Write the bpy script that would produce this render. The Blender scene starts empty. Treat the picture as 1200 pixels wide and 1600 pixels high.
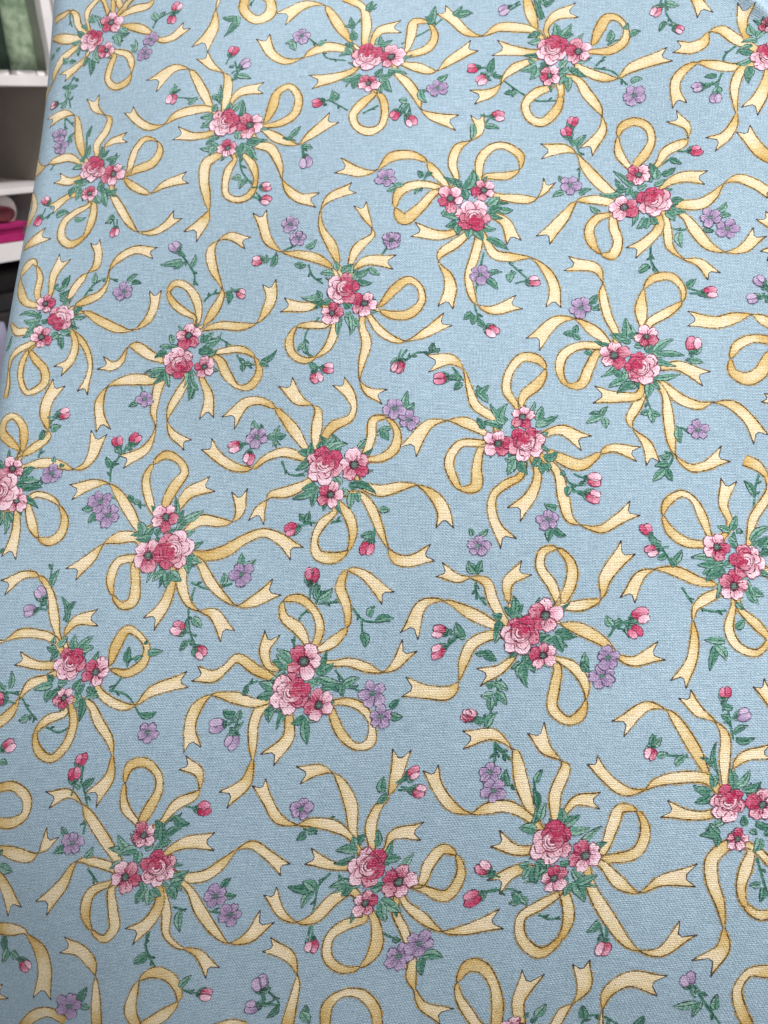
import bpy, math, random
import numpy as np

# ---------------------------------------------------------------- camera, world, lights
scene = bpy.context.scene
V = lambda *a: np.array(a, float)
PITCH = math.radians(28.0)
CAM = V(0, 0, 1.25)
RX = V(1, 0, 0); FW = V(0, math.cos(PITCH), -math.sin(PITCH)); DN = V(0, -math.sin(PITCH), -math.cos(PITCH))
cam_data = bpy.data.cameras.new("camera")
cam = bpy.data.objects.new("camera", cam_data)
scene.collection.objects.link(cam)
cam.location = CAM
cam.rotation_euler = (math.radians(90.0) - PITCH, 0, 0)
cam_data.sensor_fit = 'VERTICAL'; cam_data.sensor_height = 36.0
cam_data.lens = 36.0 * 1204.0 / 1600.0
cam_data.clip_start = 0.01; cam_data.clip_end = 50
cam_data.dof.use_dof = True; cam_data.dof.focus_distance = 0.193; cam_data.dof.aperture_fstop = 34
scene.camera = cam

world = bpy.data.worlds.new("World"); scene.world = world; world.use_nodes = True
bg = world.node_tree.nodes["Background"]
bg.inputs[0].default_value = (1.0, 0.99, 0.98, 1); bg.inputs[1].default_value = 0.36

def area_light(name, loc, target, size, power, col):
    d = bpy.data.lights.new(name, 'AREA'); d.shape = 'RECTANGLE'; d.size, d.size_y = size
    d.energy = power; d.color = col
    o = bpy.data.objects.new(name, d); scene.collection.objects.link(o)
    o.location = loc
    v = np.array(target) - np.array(loc); v = v / np.linalg.norm(v)
    from mathutils import Vector
    o.rotation_euler = Vector(v).to_track_quat('-Z', 'Y').to_euler()
    return o
area_light("added_key_light", (0.30, 0.0, 1.60), (0.02, 0.18, 1.18), (0.30, 0.30), 2.15, (1.0, 0.985, 0.965))  # added near the cloth for the bright-to-dark fall-off, no known lamp
area_light("added_fill_light", (1.5, -0.6, 1.9), (0.0, 0.2, 1.2), (0.9, 0.9), 12.0, (1.0, 0.99, 0.98))  # added soft fill from the right front, no known window
area_light("ceiling_light", (0.1, 0.75, 2.6), (-0.55, 1.5, 1.15), (1.2, 0.3), 30, (1.0, 0.98, 0.97))
vs = scene.view_settings
vs.view_transform = 'Standard'; vs.look = 'None'; vs.gamma = 1.0; vs.exposure = 0.0

# ---------------------------------------------------------------- helpers
def tag(o, label=None, cat=None, group=None, kind=None):
    if label: o["label"] = label
    if cat: o["category"] = cat
    if group: o["group"] = group
    if kind: o["kind"] = kind
    return o
def lin(c):
    return tuple(((x / 255.0) / 12.92 if x / 255.0 <= 0.04045 else ((x / 255.0 + 0.055) / 1.055) ** 2.4) for x in c)
def mixc(a, b, f):
    f = min(1.0, max(0.0, f))
    return (a[0] + (b[0] - a[0]) * f, a[1] + (b[1] - a[1]) * f, a[2] + (b[2] - a[2]) * f)

# ---------------------------------------------------------------- the cloth surface: a leaning sheet folded back at its left edge
nc = V(.1686, .301, 1.284); nc /= np.linalg.norm(nc)
NW = -(nc[0] * RX + nc[1] * DN + nc[2] * FW)
ORG = CAM + FW * 0.194
ES = RX - NW * np.dot(RX, NW); ES /= np.linalg.norm(ES)
ET = np.cross(NW, ES)
S0, ANG, KQ, RAD = -0.10421, 0.01605, 0.03007, 0.010
C1 = (0.10048, 0.14326); C2 = (0.10635, 0.13498)

def surf(a, b):
    """a: metres right of the fold line, b: metres along it (arrays) -> points"""
    ca, sa = math.cos(ANG), math.sin(ANG)
    th = np.clip(-a / RAD, 0, None); thc = np.minimum(th, 2.6); q = np.maximum(th - 2.6, 0) * RAD
    l = np.where(a >= 0, a, -RAD * np.sin(thc) - q * math.cos(2.6))
    h = np.where(a >= 0, 0.0, -RAD * (1 - np.cos(thc)) - q * math.sin(2.6))
    off = S0 + np.where(b > 0, KQ, -1.6) * b * b
    s = ca * (l + off) + sa * b; t = -sa * (l + off) + ca * b
    h = h + 0.0015 * np.sin(38 * s + 21 * t + 0.6) + 0.0012 * np.sin(-26 * s + 47 * t + 2.0) + 0.0005 * np.sin(75 * s - 30 * t + 4.0)
    h = h - 1.6 * np.maximum(0, -t - 0.045) ** 2  # bend added so the bottom turns from the light and darkens
    h = h - 1.2 * np.maximum(0, -0.6 * s - 0.8 * t - 0.03) ** 2          # the sheet falls away at the lower left, shaped to darken that corner
    dx, dy = C2[0] - C1[0], C2[1] - C1[1]; L = math.hypot(dx, dy)
    dd = (s - C1[0]) * (-dy / L) + (t - C1[1]) * (dx / L)
    h = h + 0.0016 * np.exp(-(dd / 0.0022) ** 2) - 0.003 / (1 + np.exp(-(dd - 0.0025) / 0.0009))
    return ORG + np.outer(s, ES) + np.outer(t, ET) + np.outer(h, NW)
def surf_n(a, b):
    e = 1e-4
    n = np.cross(surf(a + e, b) - surf(a - e, b), surf(a, b + e) - surf(a, b - e))
    return n / np.linalg.norm(n, axis=1)[:, None]

# ---------------------------------------------------------------- materials
def math_node(nt, op, a, b=None, c=None):
    n = nt.nodes.new("ShaderNodeMath"); n.operation = op
    for i, x in enumerate((a, b, c)):
        if x is None: continue
        if hasattr(x, "node"): nt.links.new(x, n.inputs[i])
        else: n.inputs[i].default_value = x
    return n.outputs[0]

def weave_nodes(nt):
    """plain weave in cloth millimetres -> (colour factor, height)"""
    uv = nt.nodes.new("ShaderNodeUVMap"); uv.uv_map = "cloth"
    sep = nt.nodes.new("ShaderNodeSeparateXYZ"); nt.links.new(uv.outputs[0], sep.inputs[0])
    u, v = sep.outputs[0], sep.outputs[1]
    def noise(vec_scale, scale, detail=2.0, rough=0.5):
        m = nt.nodes.new("ShaderNodeVectorMath"); m.operation = 'MULTIPLY'
        nt.links.new(uv.outputs[0], m.inputs[0]); m.inputs[1].default_value = vec_scale
        n = nt.nodes.new("ShaderNodeTexNoise"); n.inputs["Scale"].default_value = scale
        n.inputs["Detail"].default_value = detail; n.inputs["Roughness"].default_value = rough
        nt.links.new(m.outputs[0], n.inputs["Vector"])
        return n.outputs["Fac"]
    P = 0.38
    wob = noise((1, 1, 1), 0.6, 2)
    wu = math_node(nt, 'MULTIPLY_ADD', wob, 8.0, math_node(nt, 'MULTIPLY', u, 2 * math.pi / P))
    wv = math_node(nt, 'MULTIPLY_ADD', wob, 8.0, math_node(nt, 'MULTIPLY', v, 2 * math.pi / P))
    su = math_node(nt, 'SINE', wu); sv = math_node(nt, 'SINE', wv)
    su2 = math_node(nt, 'SINE', math_node(nt, 'MULTIPLY', wu, 0.5)); sv2 = math_node(nt, 'SINE', math_node(nt, 'MULTIPLY', wv, 0.5))
    over = math_node(nt, 'MULTIPLY', su2, sv2)
    slub_h = noise((0.24, 3.0, 1), 1.0, 3, 0.7)       # weft slubs
    slub_v = noise((3.0, 0.24, 1), 1.0, 3, 0.7)       # warp slubs
    fleck = noise((1.1, 2.4, 1), 1.6, 1, 0.5)
    big = noise((1, 1, 1), 0.03, 2)
    bandn = nt.nodes.new("ShaderNodeMapRange"); nt.links.new(noise((1, 1, 1), 0.022, 1), bandn.inputs["Value"])
    bandn.inputs["From Min"].default_value = 0.36; bandn.inputs["From Max"].default_value = 0.56
    bandn.inputs["To Min"].default_value = 0.25; bandn.inputs["To Max"].default_value = 0.95
    band = bandn.outputs[0]
    h = math_node(nt, 'MULTIPLY_ADD', sv, 0.30, math_node(nt, 'MULTIPLY', su, 0.16))
    h = math_node(nt, 'MULTIPLY_ADD', over, 0.35, h)
    h = math_node(nt, 'MULTIPLY_ADD', slub_h, 1.4, h)
    h = math_node(nt, 'MULTIPLY_ADD', slub_v, 0.8, h)
    f = math_node(nt, 'MULTIPLY_ADD', math_node(nt, 'SUBTRACT', slub_h, 0.5), 0.92, 1.0)
    f = math_node(nt, 'MULTIPLY_ADD', math_node(nt, 'SUBTRACT', slub_v, 0.5), 0.55, f)
    f = math_node(nt, 'MULTIPLY_ADD', math_node(nt, 'SUBTRACT', fleck, 0.5), 0.72, f)
    f = math_node(nt, 'MULTIPLY_ADD', math_node(nt, 'SUBTRACT', big, 0.5), 0.12, f)
    f = math_node(nt, 'MULTIPLY_ADD', math_node(nt, 'MULTIPLY', sv, band), 0.14, f)
    f = math_node(nt, 'MULTIPLY_ADD', math_node(nt, 'MULTIPLY', su, math_node(nt, 'SUBTRACT', 1.0, band)), 0.14, f)
    f = math_node(nt, 'MULTIPLY_ADD', over, 0.06, f)
    return f, h

def cloth_material(name, ground=None):
    m = bpy.data.materials.new(name); m.use_nodes = True
    nt = m.node_tree; bs = nt.nodes["Principled BSDF"]
    f, h = weave_nodes(nt)
    if ground is None:
        at = nt.nodes.new("ShaderNodeAttribute"); at.attribute_name = "ink"; col = at.outputs["Color"]
    else:
        rgb = nt.nodes.new("ShaderNodeRGB"); rgb.outputs[0].default_value = (*ground, 1); col = rgb.outputs[0]
    mul = nt.nodes.new("ShaderNodeVectorMath"); mul.operation = 'SCALE'
    nt.links.new(col, mul.inputs[0]); nt.links.new(f, mul.inputs["Scale"])
    # pale threads and weave highlights, painted in where the colour factor peaks
    hi = nt.nodes.new("ShaderNodeMapRange"); nt.links.new(f, hi.inputs["Value"])
    hi.inputs["From Min"].default_value = 1.08; hi.inputs["From Max"].default_value = 1.36
    hi.inputs["To Min"].default_value = 0.0; hi.inputs["To Max"].default_value = 0.46
    mx = nt.nodes.new("ShaderNodeMix"); mx.data_type = 'RGBA'
    nt.links.new(hi.outputs[0], mx.inputs["Factor"]); nt.links.new(mul.outputs[0], mx.inputs["A"])
    mx.inputs["B"].default_value = (0.62, 0.70, 0.74, 1)
    nt.links.new(mx.outputs["Result"], bs.inputs["Base Color"])
    bs.inputs["Roughness"].default_value = 0.88
    bs.inputs["Specular IOR Level"].default_value = 0.18
    bs.inputs["Sheen Weight"].default_value = 0.12
    bp = nt.nodes.new("ShaderNodeBump"); bp.inputs["Strength"].default_value = 0.8; bp.inputs["Distance"].default_value = 0.00012
    nt.links.new(h, bp.inputs["Height"]); nt.links.new(bp.outputs[0], bs.inputs["Normal"])
    return m
def plain_material(name, col, rough=0.6, noise_scale=30, amount=0.15, bump=0.0, col2=None):
    m = bpy.data.materials.new(name); m.use_nodes = True
    nt = m.node_tree; bs = nt.nodes["Principled BSDF"]
    tc = nt.nodes.new("ShaderNodeTexCoord")
    n = nt.nodes.new("ShaderNodeTexNoise"); n.inputs["Scale"].default_value = noise_scale; n.inputs["Detail"].default_value = 5
    nt.links.new(tc.outputs["Object"], n.inputs["Vector"])
    mx = nt.nodes.new("ShaderNodeMix"); mx.data_type = 'RGBA'
    c2 = col2 or tuple(x * (1 - amount * 2) for x in col)
    mp = nt.nodes.new("ShaderNodeMapRange"); mp.inputs["From Min"].default_value = 0.35; mp.inputs["From Max"].default_value = 0.65
    nt.links.new(n.outputs["Fac"], mp.inputs["Value"]); nt.links.new(mp.outputs[0], mx.inputs["Factor"])
    mx.inputs["A"].default_value = (*col, 1); mx.inputs["B"].default_value = (*c2, 1)
    nt.links.new(mx.outputs["Result"], bs.inputs["Base Color"]); bs.inputs["Roughness"].default_value = rough
    if bump:
        bp = nt.nodes.new("ShaderNodeBump"); bp.inputs["Strength"].default_value = bump; bp.inputs["Distance"].default_value = 0.002
        nt.links.new(n.outputs["Fac"], bp.inputs["Height"]); nt.links.new(bp.outputs[0], bs.inputs["Normal"])
    return m
MAT_GROUND = cloth_material("blue_cotton", lin((158, 183, 200)))
MAT_INK = cloth_material("printed_ink_on_cotton")

# ---------------------------------------------------------------- the fabric sheet
def grid_mesh(name, a, b, mat, off=0.0):
    A, B = np.meshgrid(a, b); sh = A.shape
    A = A.ravel(); B = B.ravel()
    P = surf(A, B) + (surf_n(A, B) * off if off else 0)
    ny, nx = sh
    i = np.arange(ny * nx).reshape(sh)
    F = np.stack([i[:-1, :-1], i[:-1, 1:], i[1:, 1:], i[1:, :-1]], -1).reshape(-1, 4)
    me = bpy.data.meshes.new(name); me.from_pydata(P.tolist(), [], F.tolist())
    uv = me.uv_layers.new(name="cloth")
    li = np.empty(len(me.loops), np.int32); me.loops.foreach_get("vertex_index", li)
    uv.data.foreach_set("uv", (np.stack([A, B], -1)[li] * 1000).astype(np.float32).ravel())
    me.polygons.foreach_set("use_smooth", [True] * len(me.polygons))
    me.materials.append(mat)
    o = bpy.data.objects.new(name, me); scene.collection.objects.link(o)
    return o
a_s = np.concatenate([np.linspace(-0.075, -0.026, 20)[:-1], np.linspace(-0.026, 0.0, 130)[:-1], np.linspace(0, 0.26, 420)])
fabric = grid_mesh("printed_fabric", a_s, np.linspace(-0.20, 0.205, 640), MAT_GROUND)
tag(fabric, "pale blue cotton fabric printed with yellow ribbon bows and pink rose bouquets", "fabric")

# ---------------------------------------------------------------- print: colours
CREAM, PALE, GOLD, DEEP = lin((234, 212, 164)), lin((246, 226, 196)), lin((212, 175, 98)), lin((182, 140, 64))
BROWN, OLIVE = lin((70, 50, 36)), lin((168, 138, 66))
LEAF_D, LEAF_M, LEAF_L, LEAF_O = lin((48, 106, 88)), lin((86, 144, 122)), lin((146, 186, 170)), lin((26, 48, 50))
CRIM, ROSE, PINK, BLUSH, WINE = lin((178, 34, 80)), lin((208, 90, 128)), lin((232, 160, 186)), lin((248, 216, 228)), lin((78, 18, 44))
VIO, LILAC, VIO_D = lin((154, 128, 170)), lin((198, 176, 208)), lin((62, 42, 74))
EYE, EYE_L = lin((58, 72, 70)), lin((108, 130, 122))
U = 1.0 / 50000.0
MM = 0.001

class Print:
    """one printed piece: 2-D cloth coordinates with an ink colour at every corner"""
    def __init__(s, seed): s.v = []; s.off = []; s.f = []; s.c = []; s.r = random.Random(seed)
    def vert(s, x, y, off): s.v.append((x, y)); s.off.append(off); return len(s.v) - 1
    def face(s, idx, cols): s.f.append(idx); s.c.append(cols)
    def grid(s, rows, off, cols):
        n = len(rows[0]); ids = [[s.vert(x, y, off) for x, y in r] for r in rows]
        for i in range(len(rows) - 1):
            for j in range(n - 1):
                s.face((ids[i][j], ids[i][j + 1], ids[i + 1][j + 1], ids[i + 1][j]), (cols[i][j], cols[i][j + 1], cols[i + 1][j + 1], cols[i + 1][j]))
    def line(s, pts, w, off, col, jit=0.0, col2=None, close=False, dash=0.0):
        """stroke of width w along pts, uneven like ink on threads"""
        n = len(pts); rows = []; cols = []
        col2 = col2 or col
        for i, (x, y) in enumerate(pts):
            if close: A = pts[(i - 1) % n]; B = pts[(i + 1) % n]
            else: A = pts[max(0, i - 1)]; B = pts[min(n - 1, i + 1)]
            dx, dy = B[0] - A[0], B[1] - A[1]; L = math.hypot(dx, dy) or 1e-9
            ww = w * (1 + jit * (s.r.random() - 0.5) * 2) * 0.5
            if dash and s.r.random() < dash: ww *= 0.35
            rows.append([(x - dy / L * ww, y + dx / L * ww), (x + dy / L * ww, y - dx / L * ww)])
            c = mixc(col, col2, s.r.random() ** 1.5); cols.append([c, c])
        if close: rows.append(rows[0]); cols.append(cols[0])
        s.grid(rows, off, cols)
    def fan(s, centre, rings, off, ccol, rcols):
        c = s.vert(*centre, off); n = len(rings[0])
        ids = [[s.vert(x, y, off) for x, y in r] for r in rings]
        for j in range(n):
            k = (j + 1) % n
            s.face((c, ids[0][j], ids[0][k]), (ccol, rcols[0][j], rcols[0][k]))
            for i in range(len(rings) - 1):
                s.face((ids[i][j], ids[i + 1][j], ids[i + 1][k], ids[i][k]), (rcols[i][j], rcols[i + 1][j], rcols[i + 1][k], rcols[i][k]))
    def build(s, name, parent):
        ab = np.array(s.v); a, b = ab[:, 0], ab[:, 1]
        P = surf(a, b) + surf_n(a, b) * (12e-6 + 0.22 * np.array(s.off))[:, None]
        me = bpy.data.meshes.new(name); me.from_pydata(P.tolist(), [], s.f)
        li = np.empty(len(me.loops), np.int32); me.loops.foreach_get("vertex_index", li)
        uv = me.uv_layers.new(name="cloth"); uv.data.foreach_set("uv", (ab[li] * 1000).astype(np.float32).ravel())
        ca = me.color_attributes.new("ink", 'FLOAT_COLOR', 'CORNER')
        flat = np.ones((len(me.loops), 4), np.float32); k = 0
        flat[:, :3] = np.array([c for cs in s.c for c in cs], np.float32)
        ca.data.foreach_set("color", flat.ravel())
        me.polygons.foreach_set("use_smooth", [True] * len(me.polygons))
        me.materials.append(MAT_INK)
        o = bpy.data.objects.new(name, me); scene.collection.objects.link(o); o.parent = parent
        return o

def smooth_path(pts, step):
    """Catmull-Rom through tuples of any size, sampled about every step metres"""
    n = len(pts); out = []
    P = [tuple(2 * p - q for p, q in zip(pts[0], pts[1]))] + list(pts) + [tuple(2 * p - q for p, q in zip(pts[-1], pts[-2]))]
    for i in range(n - 1):
        p0, p1, p2, p3 = (np.array(p) for p in P[i:i + 4])
        L = math.hypot(*(p2 - p1)[:2]); k = max(2, int(L / step))
        d0 = max(1e-6, math.hypot(*(p1 - p0)[:2])) ** 0.5; d1 = max(1e-6, L) ** 0.5; d2 = max(1e-6, math.hypot(*(p3 - p2)[:2])) ** 0.5
        m1 = ((p1 - p0) / d0 - (p2 - p0) / (d0 + d1) + (p2 - p1) / d1) * d1
        m2 = ((p2 - p1) / d1 - (p3 - p1) / (d1 + d2) + (p3 - p2) / d2) * d1
        for j in range(k):
            t = j / k
            h = (2 * t ** 3 - 3 * t ** 2 + 1) * p1 + (t ** 3 - 2 * t ** 2 + t) * m1 + (-2 * t ** 3 + 3 * t ** 2) * p2 + (t ** 3 - t ** 2) * m2
            out.append((h, i + t))
    out.append((np.array(pts[-1]), n - 1.0))
    return out

def ribbon(pr, d, off, fork, flowers=()):
    pts = [(d[i] * U, d[i + 1] * U, d[i + 2] * U * 0.84) for i in range(0, len(d), 3)]
    def tuck(p, q):            # run the end on under the nearest flower of the knot
        best = min(((math.hypot(p[0] - fx, p[1] - fy), fx, fy, fr) for fx, fy, fr in flowers), default=None)
        if best and 0.4 * best[3] < best[0] < 3.0 * best[3]:
            k = (best[0] - 0.35 * best[3]) / best[0]
            return (p[0] + (best[1] - p[0]) * k, p[1] + (best[2] - p[1]) * k, min(p[2], 0.0012))
    t0 = tuck(pts[0], None); t1 = None if fork else tuck(pts[-1], None)
    if t0: pts = [t0] + pts
    if t1: pts = pts + [t1]
    wm = max(p[2] for p in pts)
    # twists split the ribbon into lengths that show one face each
    cuts = [0.0] + [float(i) for i in range(1, len(pts) - 1) if pts[i][2] < 0.42 * wm and pts[i][2] <= pts[i - 1][2] and pts[i][2] <= pts[i + 1][2]] + [len(pts) - 1.0]
    if not fork and len(cuts) == 2 and len(pts) >= 7:      # a plain loop turns over once on its way round
        j = min(range(3, len(pts) - 2), key=lambda i: pts[i][2] + 0.0001 * abs(i - 0.62 * len(pts)))
        cuts = [cuts[0], float(j), cuts[1]]; pts[j] = (pts[j][0], pts[j][1], pts[j][2] * 0.72)
    smp = smooth_path(pts, 0.00035)
    n = len(smp); C = np.array([h[:2] for h, _ in smp]); W = np.array([max(h[2], 0.00018) for h, _ in smp])
    for c in cuts[1:-1]:
        cw = pts[int(c)][2]; i0 = min(range(n), key=lambda i: abs(smp[i][1] - c))
        ds = np.linalg.norm(C - C[i0], axis=1); near = np.abs(np.array([q for _, q in smp]) - c) < 1.0
        pinch = np.clip((0.16 if cw < 0.42 * wm else 0.55) + ds / (0.34 * wm), 0, 1)
        W = np.where(near, np.minimum(W, np.maximum(W * pinch, 0.00020)), W)
    T = np.gradient(C, axis=0); T /= np.maximum(np.linalg.norm(T, axis=1), 1e-9)[:, None]
    Nn = np.stack([-T[:, 1], T[:, 0]], -1)
    seg = np.linalg.norm(np.diff(C, axis=0), axis=1); S = np.concatenate([[0], np.cumsum(seg)]); tot = S[-1]
    ts = [-1, -0.62, -0.22, 0.22, 0.62, 1]
    side = pr.r.choice((-1, 1)); skew = pr.r.uniform(-0.35, 0.35)
    rows, cols, eL, eR = [], [], [], []
    ph = pr.r.uniform(0, 6)
    for i in range(n):
        q = smp[i][1]; kseg = max(0, sum(1 for c in cuts[1:-1] if q >= c)); c0, c1 = cuts[kseg], cuts[kseg + 1]
        x = (q - c0) / max(1e-6, c1 - c0); last = fork and kseg == len(cuts) - 2
        if last: base = min(1.0, x / 0.55) ** 0.8 if len(cuts) > 2 else min(1, x / 0.7)
        else: base = math.sin(math.pi * min(1, max(0, x * 0.92 + 0.04))) ** 1.1
        if kseg % 2 == 1 and not last: base *= 0.75
        row, cl = [], []
        end = max(0.0, 1 - (tot - S[i]) / (1.15 * W[-1])) if fork else 0.0
        for t in ts:
            w = W[i] * 0.5 * (1 + 0.22 * end ** 2)
            sh = 0.0
            if fork: sh = (0.66 * (abs(t) ** 1.05) - 0.42 + 0.22 * skew * t) * W[-1] * end ** 1.25
            p = C[i] + Nn[i] * w * t + T[i] * sh
            row.append((p[0], p[1]))
            f = base * 1.22 - 0.11 - 0.42 * max(0, t * side) ** 1.6 - 0.20 * abs(t) ** 3 + 0.10 * math.sin(S[i] / 0.0021 + ph + t) + pr.r.uniform(-0.10, 0.10)
            c = mixc(GOLD, CREAM, f) if f < 0.75 else mixc(CREAM, PALE, (f - 0.75) * 1.6)
            if f < 0.12: c = mixc(c, DEEP, (0.12 - f) * 1.4)
            cl.append(c)
        rows.append(row); cols.append(cl); eL.append(row[0]); eR.append(row[-1])
    pr.grid(rows, off, cols)
    ow = 0.00022
    for e, sg in ((eL, -1), (eR, 1)):
        dark = side * sg > 0
        pr.line(e, ow * (1.1 if dark else 0.9), off + 9e-6, BROWN, 0.45, mixc(BROWN, OLIVE, 0.20) if dark else mixc(BROWN, OLIVE, 0.55), dash=0.06 if dark else 0.18)
    if fork:
        pr.line(rows[-1], ow, off + 9e-6, BROWN, 0.3)
        for p, q in ((rows[-1][0], rows[-3][0]), (rows[-1][-1], rows[-3][-1])):
            pr.line([q, p], ow * 1.6, off + 10e-6, BROWN, 0.2)
    for e, sg in ((eL, -1), (eR, 1)):
        fr = [(x + Nn[i][0] * sg * 0.00024, y + Nn[i][1] * sg * 0.00024) for i, (x, y) in enumerate(e)]
        pr.line(fr[1:-2], 0.00022, off + 4e-6, OLIVE, 0.6, GOLD, dash=0.45 if sg * side > 0 else 0.65)
    # picot edge: tiny gold threads standing off both edges
    acc = 0.0
    for i in range(2, n - 2):
        acc += seg[i - 1]
        if acc < 0.00055: continue
        acc = 0.0
        for e, sg in ((eL, -1), (eR, 1)):
            if pr.r.random() < 0.30 or W[i] < 0.0009: continue
            x, y = e[i]; ln = pr.r.uniform(0.00035, 0.00078); hw = pr.r.uniform(0.00012, 0.00022); sk = pr.r.uniform(-0.5, 0.5)
            o = Nn[i] * sg; tt = T[i]
            ids = [pr.vert(x - tt[0] * hw, y - tt[1] * hw, off + 5e-6), pr.vert(x + tt[0] * hw, y + tt[1] * hw, off + 5e-6),
                   pr.vert(x + o[0] * ln + tt[0] * ln * sk, y + o[1] * ln + tt[1] * ln * sk, off + 5e-6)]
            c = mixc(OLIVE, DEEP, pr.r.random()); pr.face(ids, (c, c, c))

def leaf(pr, x0, y0, x1, y1, w, off):
    L = math.hypot(x1 - x0, y1 - y0)
    if L < 1e-5: return
    tx, ty = (x1 - x0) / L, (y1 - y0) / L; nx, ny = -ty, tx
    bend = pr.r.uniform(-0.16, 0.16) * L; w = min(w, L * 0.95); n = 11
    w *= 0.74; L *= 1.08; light = pr.r.random(); shade = pr.r.uniform(-0.22, 0.55); side = pr.r.choice((-1, 1))
    rows, cols, mid = [], [], []
    for i in range(n):
        q = i / (n - 1); hw = 0.5 * w * (math.sin(math.pi * (0.06 + 0.94 * q) ** 0.72) ** 0.9) * (1 + pr.r.uniform(-.1, .1)) + 0.00004
        cx, cy = x0 + tx * L * q + nx * bend * 4 * q * (1 - q), y0 + ty * L * q + ny * bend * 4 * q * (1 - q)
        row, cl = [], []
        for t in (-1, -0.5, 0, 0.5, 1):
            row.append((cx + nx * hw * t, cy + ny * hw * t))
            f = 0.28 + shade + 0.42 * (t * side > 0) + 0.40 * light * q + pr.r.uniform(-0.22, 0.22)
            cl.append(mixc(LEAF_D, LEAF_M, f * 1.5) if f < 0.66 else mixc(LEAF_M, LEAF_L, (f - 0.66) * 1.8))
        rows.append(row); cols.append(cl); mid.append((cx, cy))
    pr.grid(rows, off, cols)
    pr.line(mid[:-1], 0.00018, off + 9e-6, LEAF_O, 0.4, LEAF_D)
    pr.line([r[0] if side < 0 else r[-1] for r in rows], 0.00024, off + 9e-6, LEAF_O, 0.5, LEAF_D, dash=0.2)
    pr.line([r[-1] if side < 0 else r[0] for r in rows], 0.00018, off + 9e-6, LEAF_O, 0.6, LEAF_M, dash=0.45)
    for k in (3, 5, 7):
        for t in (0, 4):
            p, q = mid[k], rows[min(n - 1, k + 1)][t]
            pr.line([p, (p[0] + (q[0] - p[0]) * 0.7, p[1] + (q[1] - p[1]) * 0.7)], 0.00008, off + 9e-6, LEAF_D, 0.3, LEAF_O)

def stem(pr, d, off):
    pts = [(d[i] * U, d[i + 1] * U) for i in range(0, len(d), 2)]
    P = [tuple(h) for h, _ in smooth_path(pts, 0.0005)] if len(pts) > 2 else [(pts[0][0] + (pts[1][0] - pts[0][0]) * k / 10, pts[0][1] + (pts[1][1] - pts[0][1]) * k / 10) for k in range(11)]
    pr.line(P, 0.00058, off, LEAF_D, 0.25, LEAF_M)
    sh = 0.0002
    pr.line([(x + sh, y - sh) for x, y in P], 0.00013, off + 9e-6, LEAF_O, 0.4, LEAF_D, dash=0.2)

def petal(pr, cx, cy, th, R, off, inner, outer, line, k=1.0, n=18, notch=0.30, dist=0.55):
    notch *= pr.r.uniform(0.4, 1.25); k *= pr.r.uniform(0.86, 1.08); dist *= pr.r.uniform(0.95, 1.07)
    px, py = cx + math.cos(th) * R * dist, cy + math.sin(th) * R * dist
    ra, rb = R * 0.49, R * 0.42 * k
    rings, rc = [], []
    nz = [pr.r.uniform(-0.10, 0.10) for _ in range(n)]
    for rr in (0.4, 0.75, 1.0):
        ring, cc = [], []
        for j in range(n):
            ph = 2 * math.pi * j / n
            rad = rr * (1 - notch * math.exp(-((ph if ph < math.pi else ph - 2 * math.pi) / 0.33) ** 2)) * (1 + nz[j] * rr)
            lx, ly = math.cos(ph) * ra * rad, math.sin(ph) * rb * rad
            ring.append((px + lx * math.cos(th) - ly * math.sin(th), py + lx * math.sin(th) + ly * math.cos(th)))
            f = 0.55 + 0.80 * lx / ra + pr.r.uniform(-0.34, 0.34)
            cc.append(mixc(inner, outer, f))
        rings.append(ring); rc.append(cc)
    pr.fan((px, py), rings, off, mixc(inner, outer, 0.5), rc)
    pr.line(rings[-1], 0.00023, off + 9e-6, line, 0.7, mixc(line, inner, 0.7), close=True, dash=0.22)
    # veins in the darker ink
    for q in range(9):
        a = th + pr.r.uniform(-0.5, 0.5); r0, r1 = R * 0.28, R * pr.r.uniform(0.45, 0.85)
        pr.line([(cx + math.cos(a) * r0, cy + math.sin(a) * r0), (cx + math.cos(a) * r1, cy + math.sin(a) * r1)], 0.00014, off + 9e-6, mixc(inner, line, 0.25) if q % 3 else outer, 0.3, inner if q % 3 else outer)

def disc(pr, cx, cy, r, off, cin, cout, n=14, jit=0.08):
    rings = []; rc = []
    for rr in (0.55, 1.0):
        rings.append([(cx + math.cos(2 * math.pi * j / n) * r * rr * (1 + pr.r.uniform(-jit, jit)), cy + math.sin(2 * math.pi * j / n) * r * rr * (1 + pr.r.uniform(-jit, jit))) for j in range(n)])
        rc.append([mixc(cin, cout, rr + pr.r.uniform(-0.3, 0.3)) for _ in range(n)])
    pr.fan((cx, cy), rings, off, cin, rc)
    return rings[-1]

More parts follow.
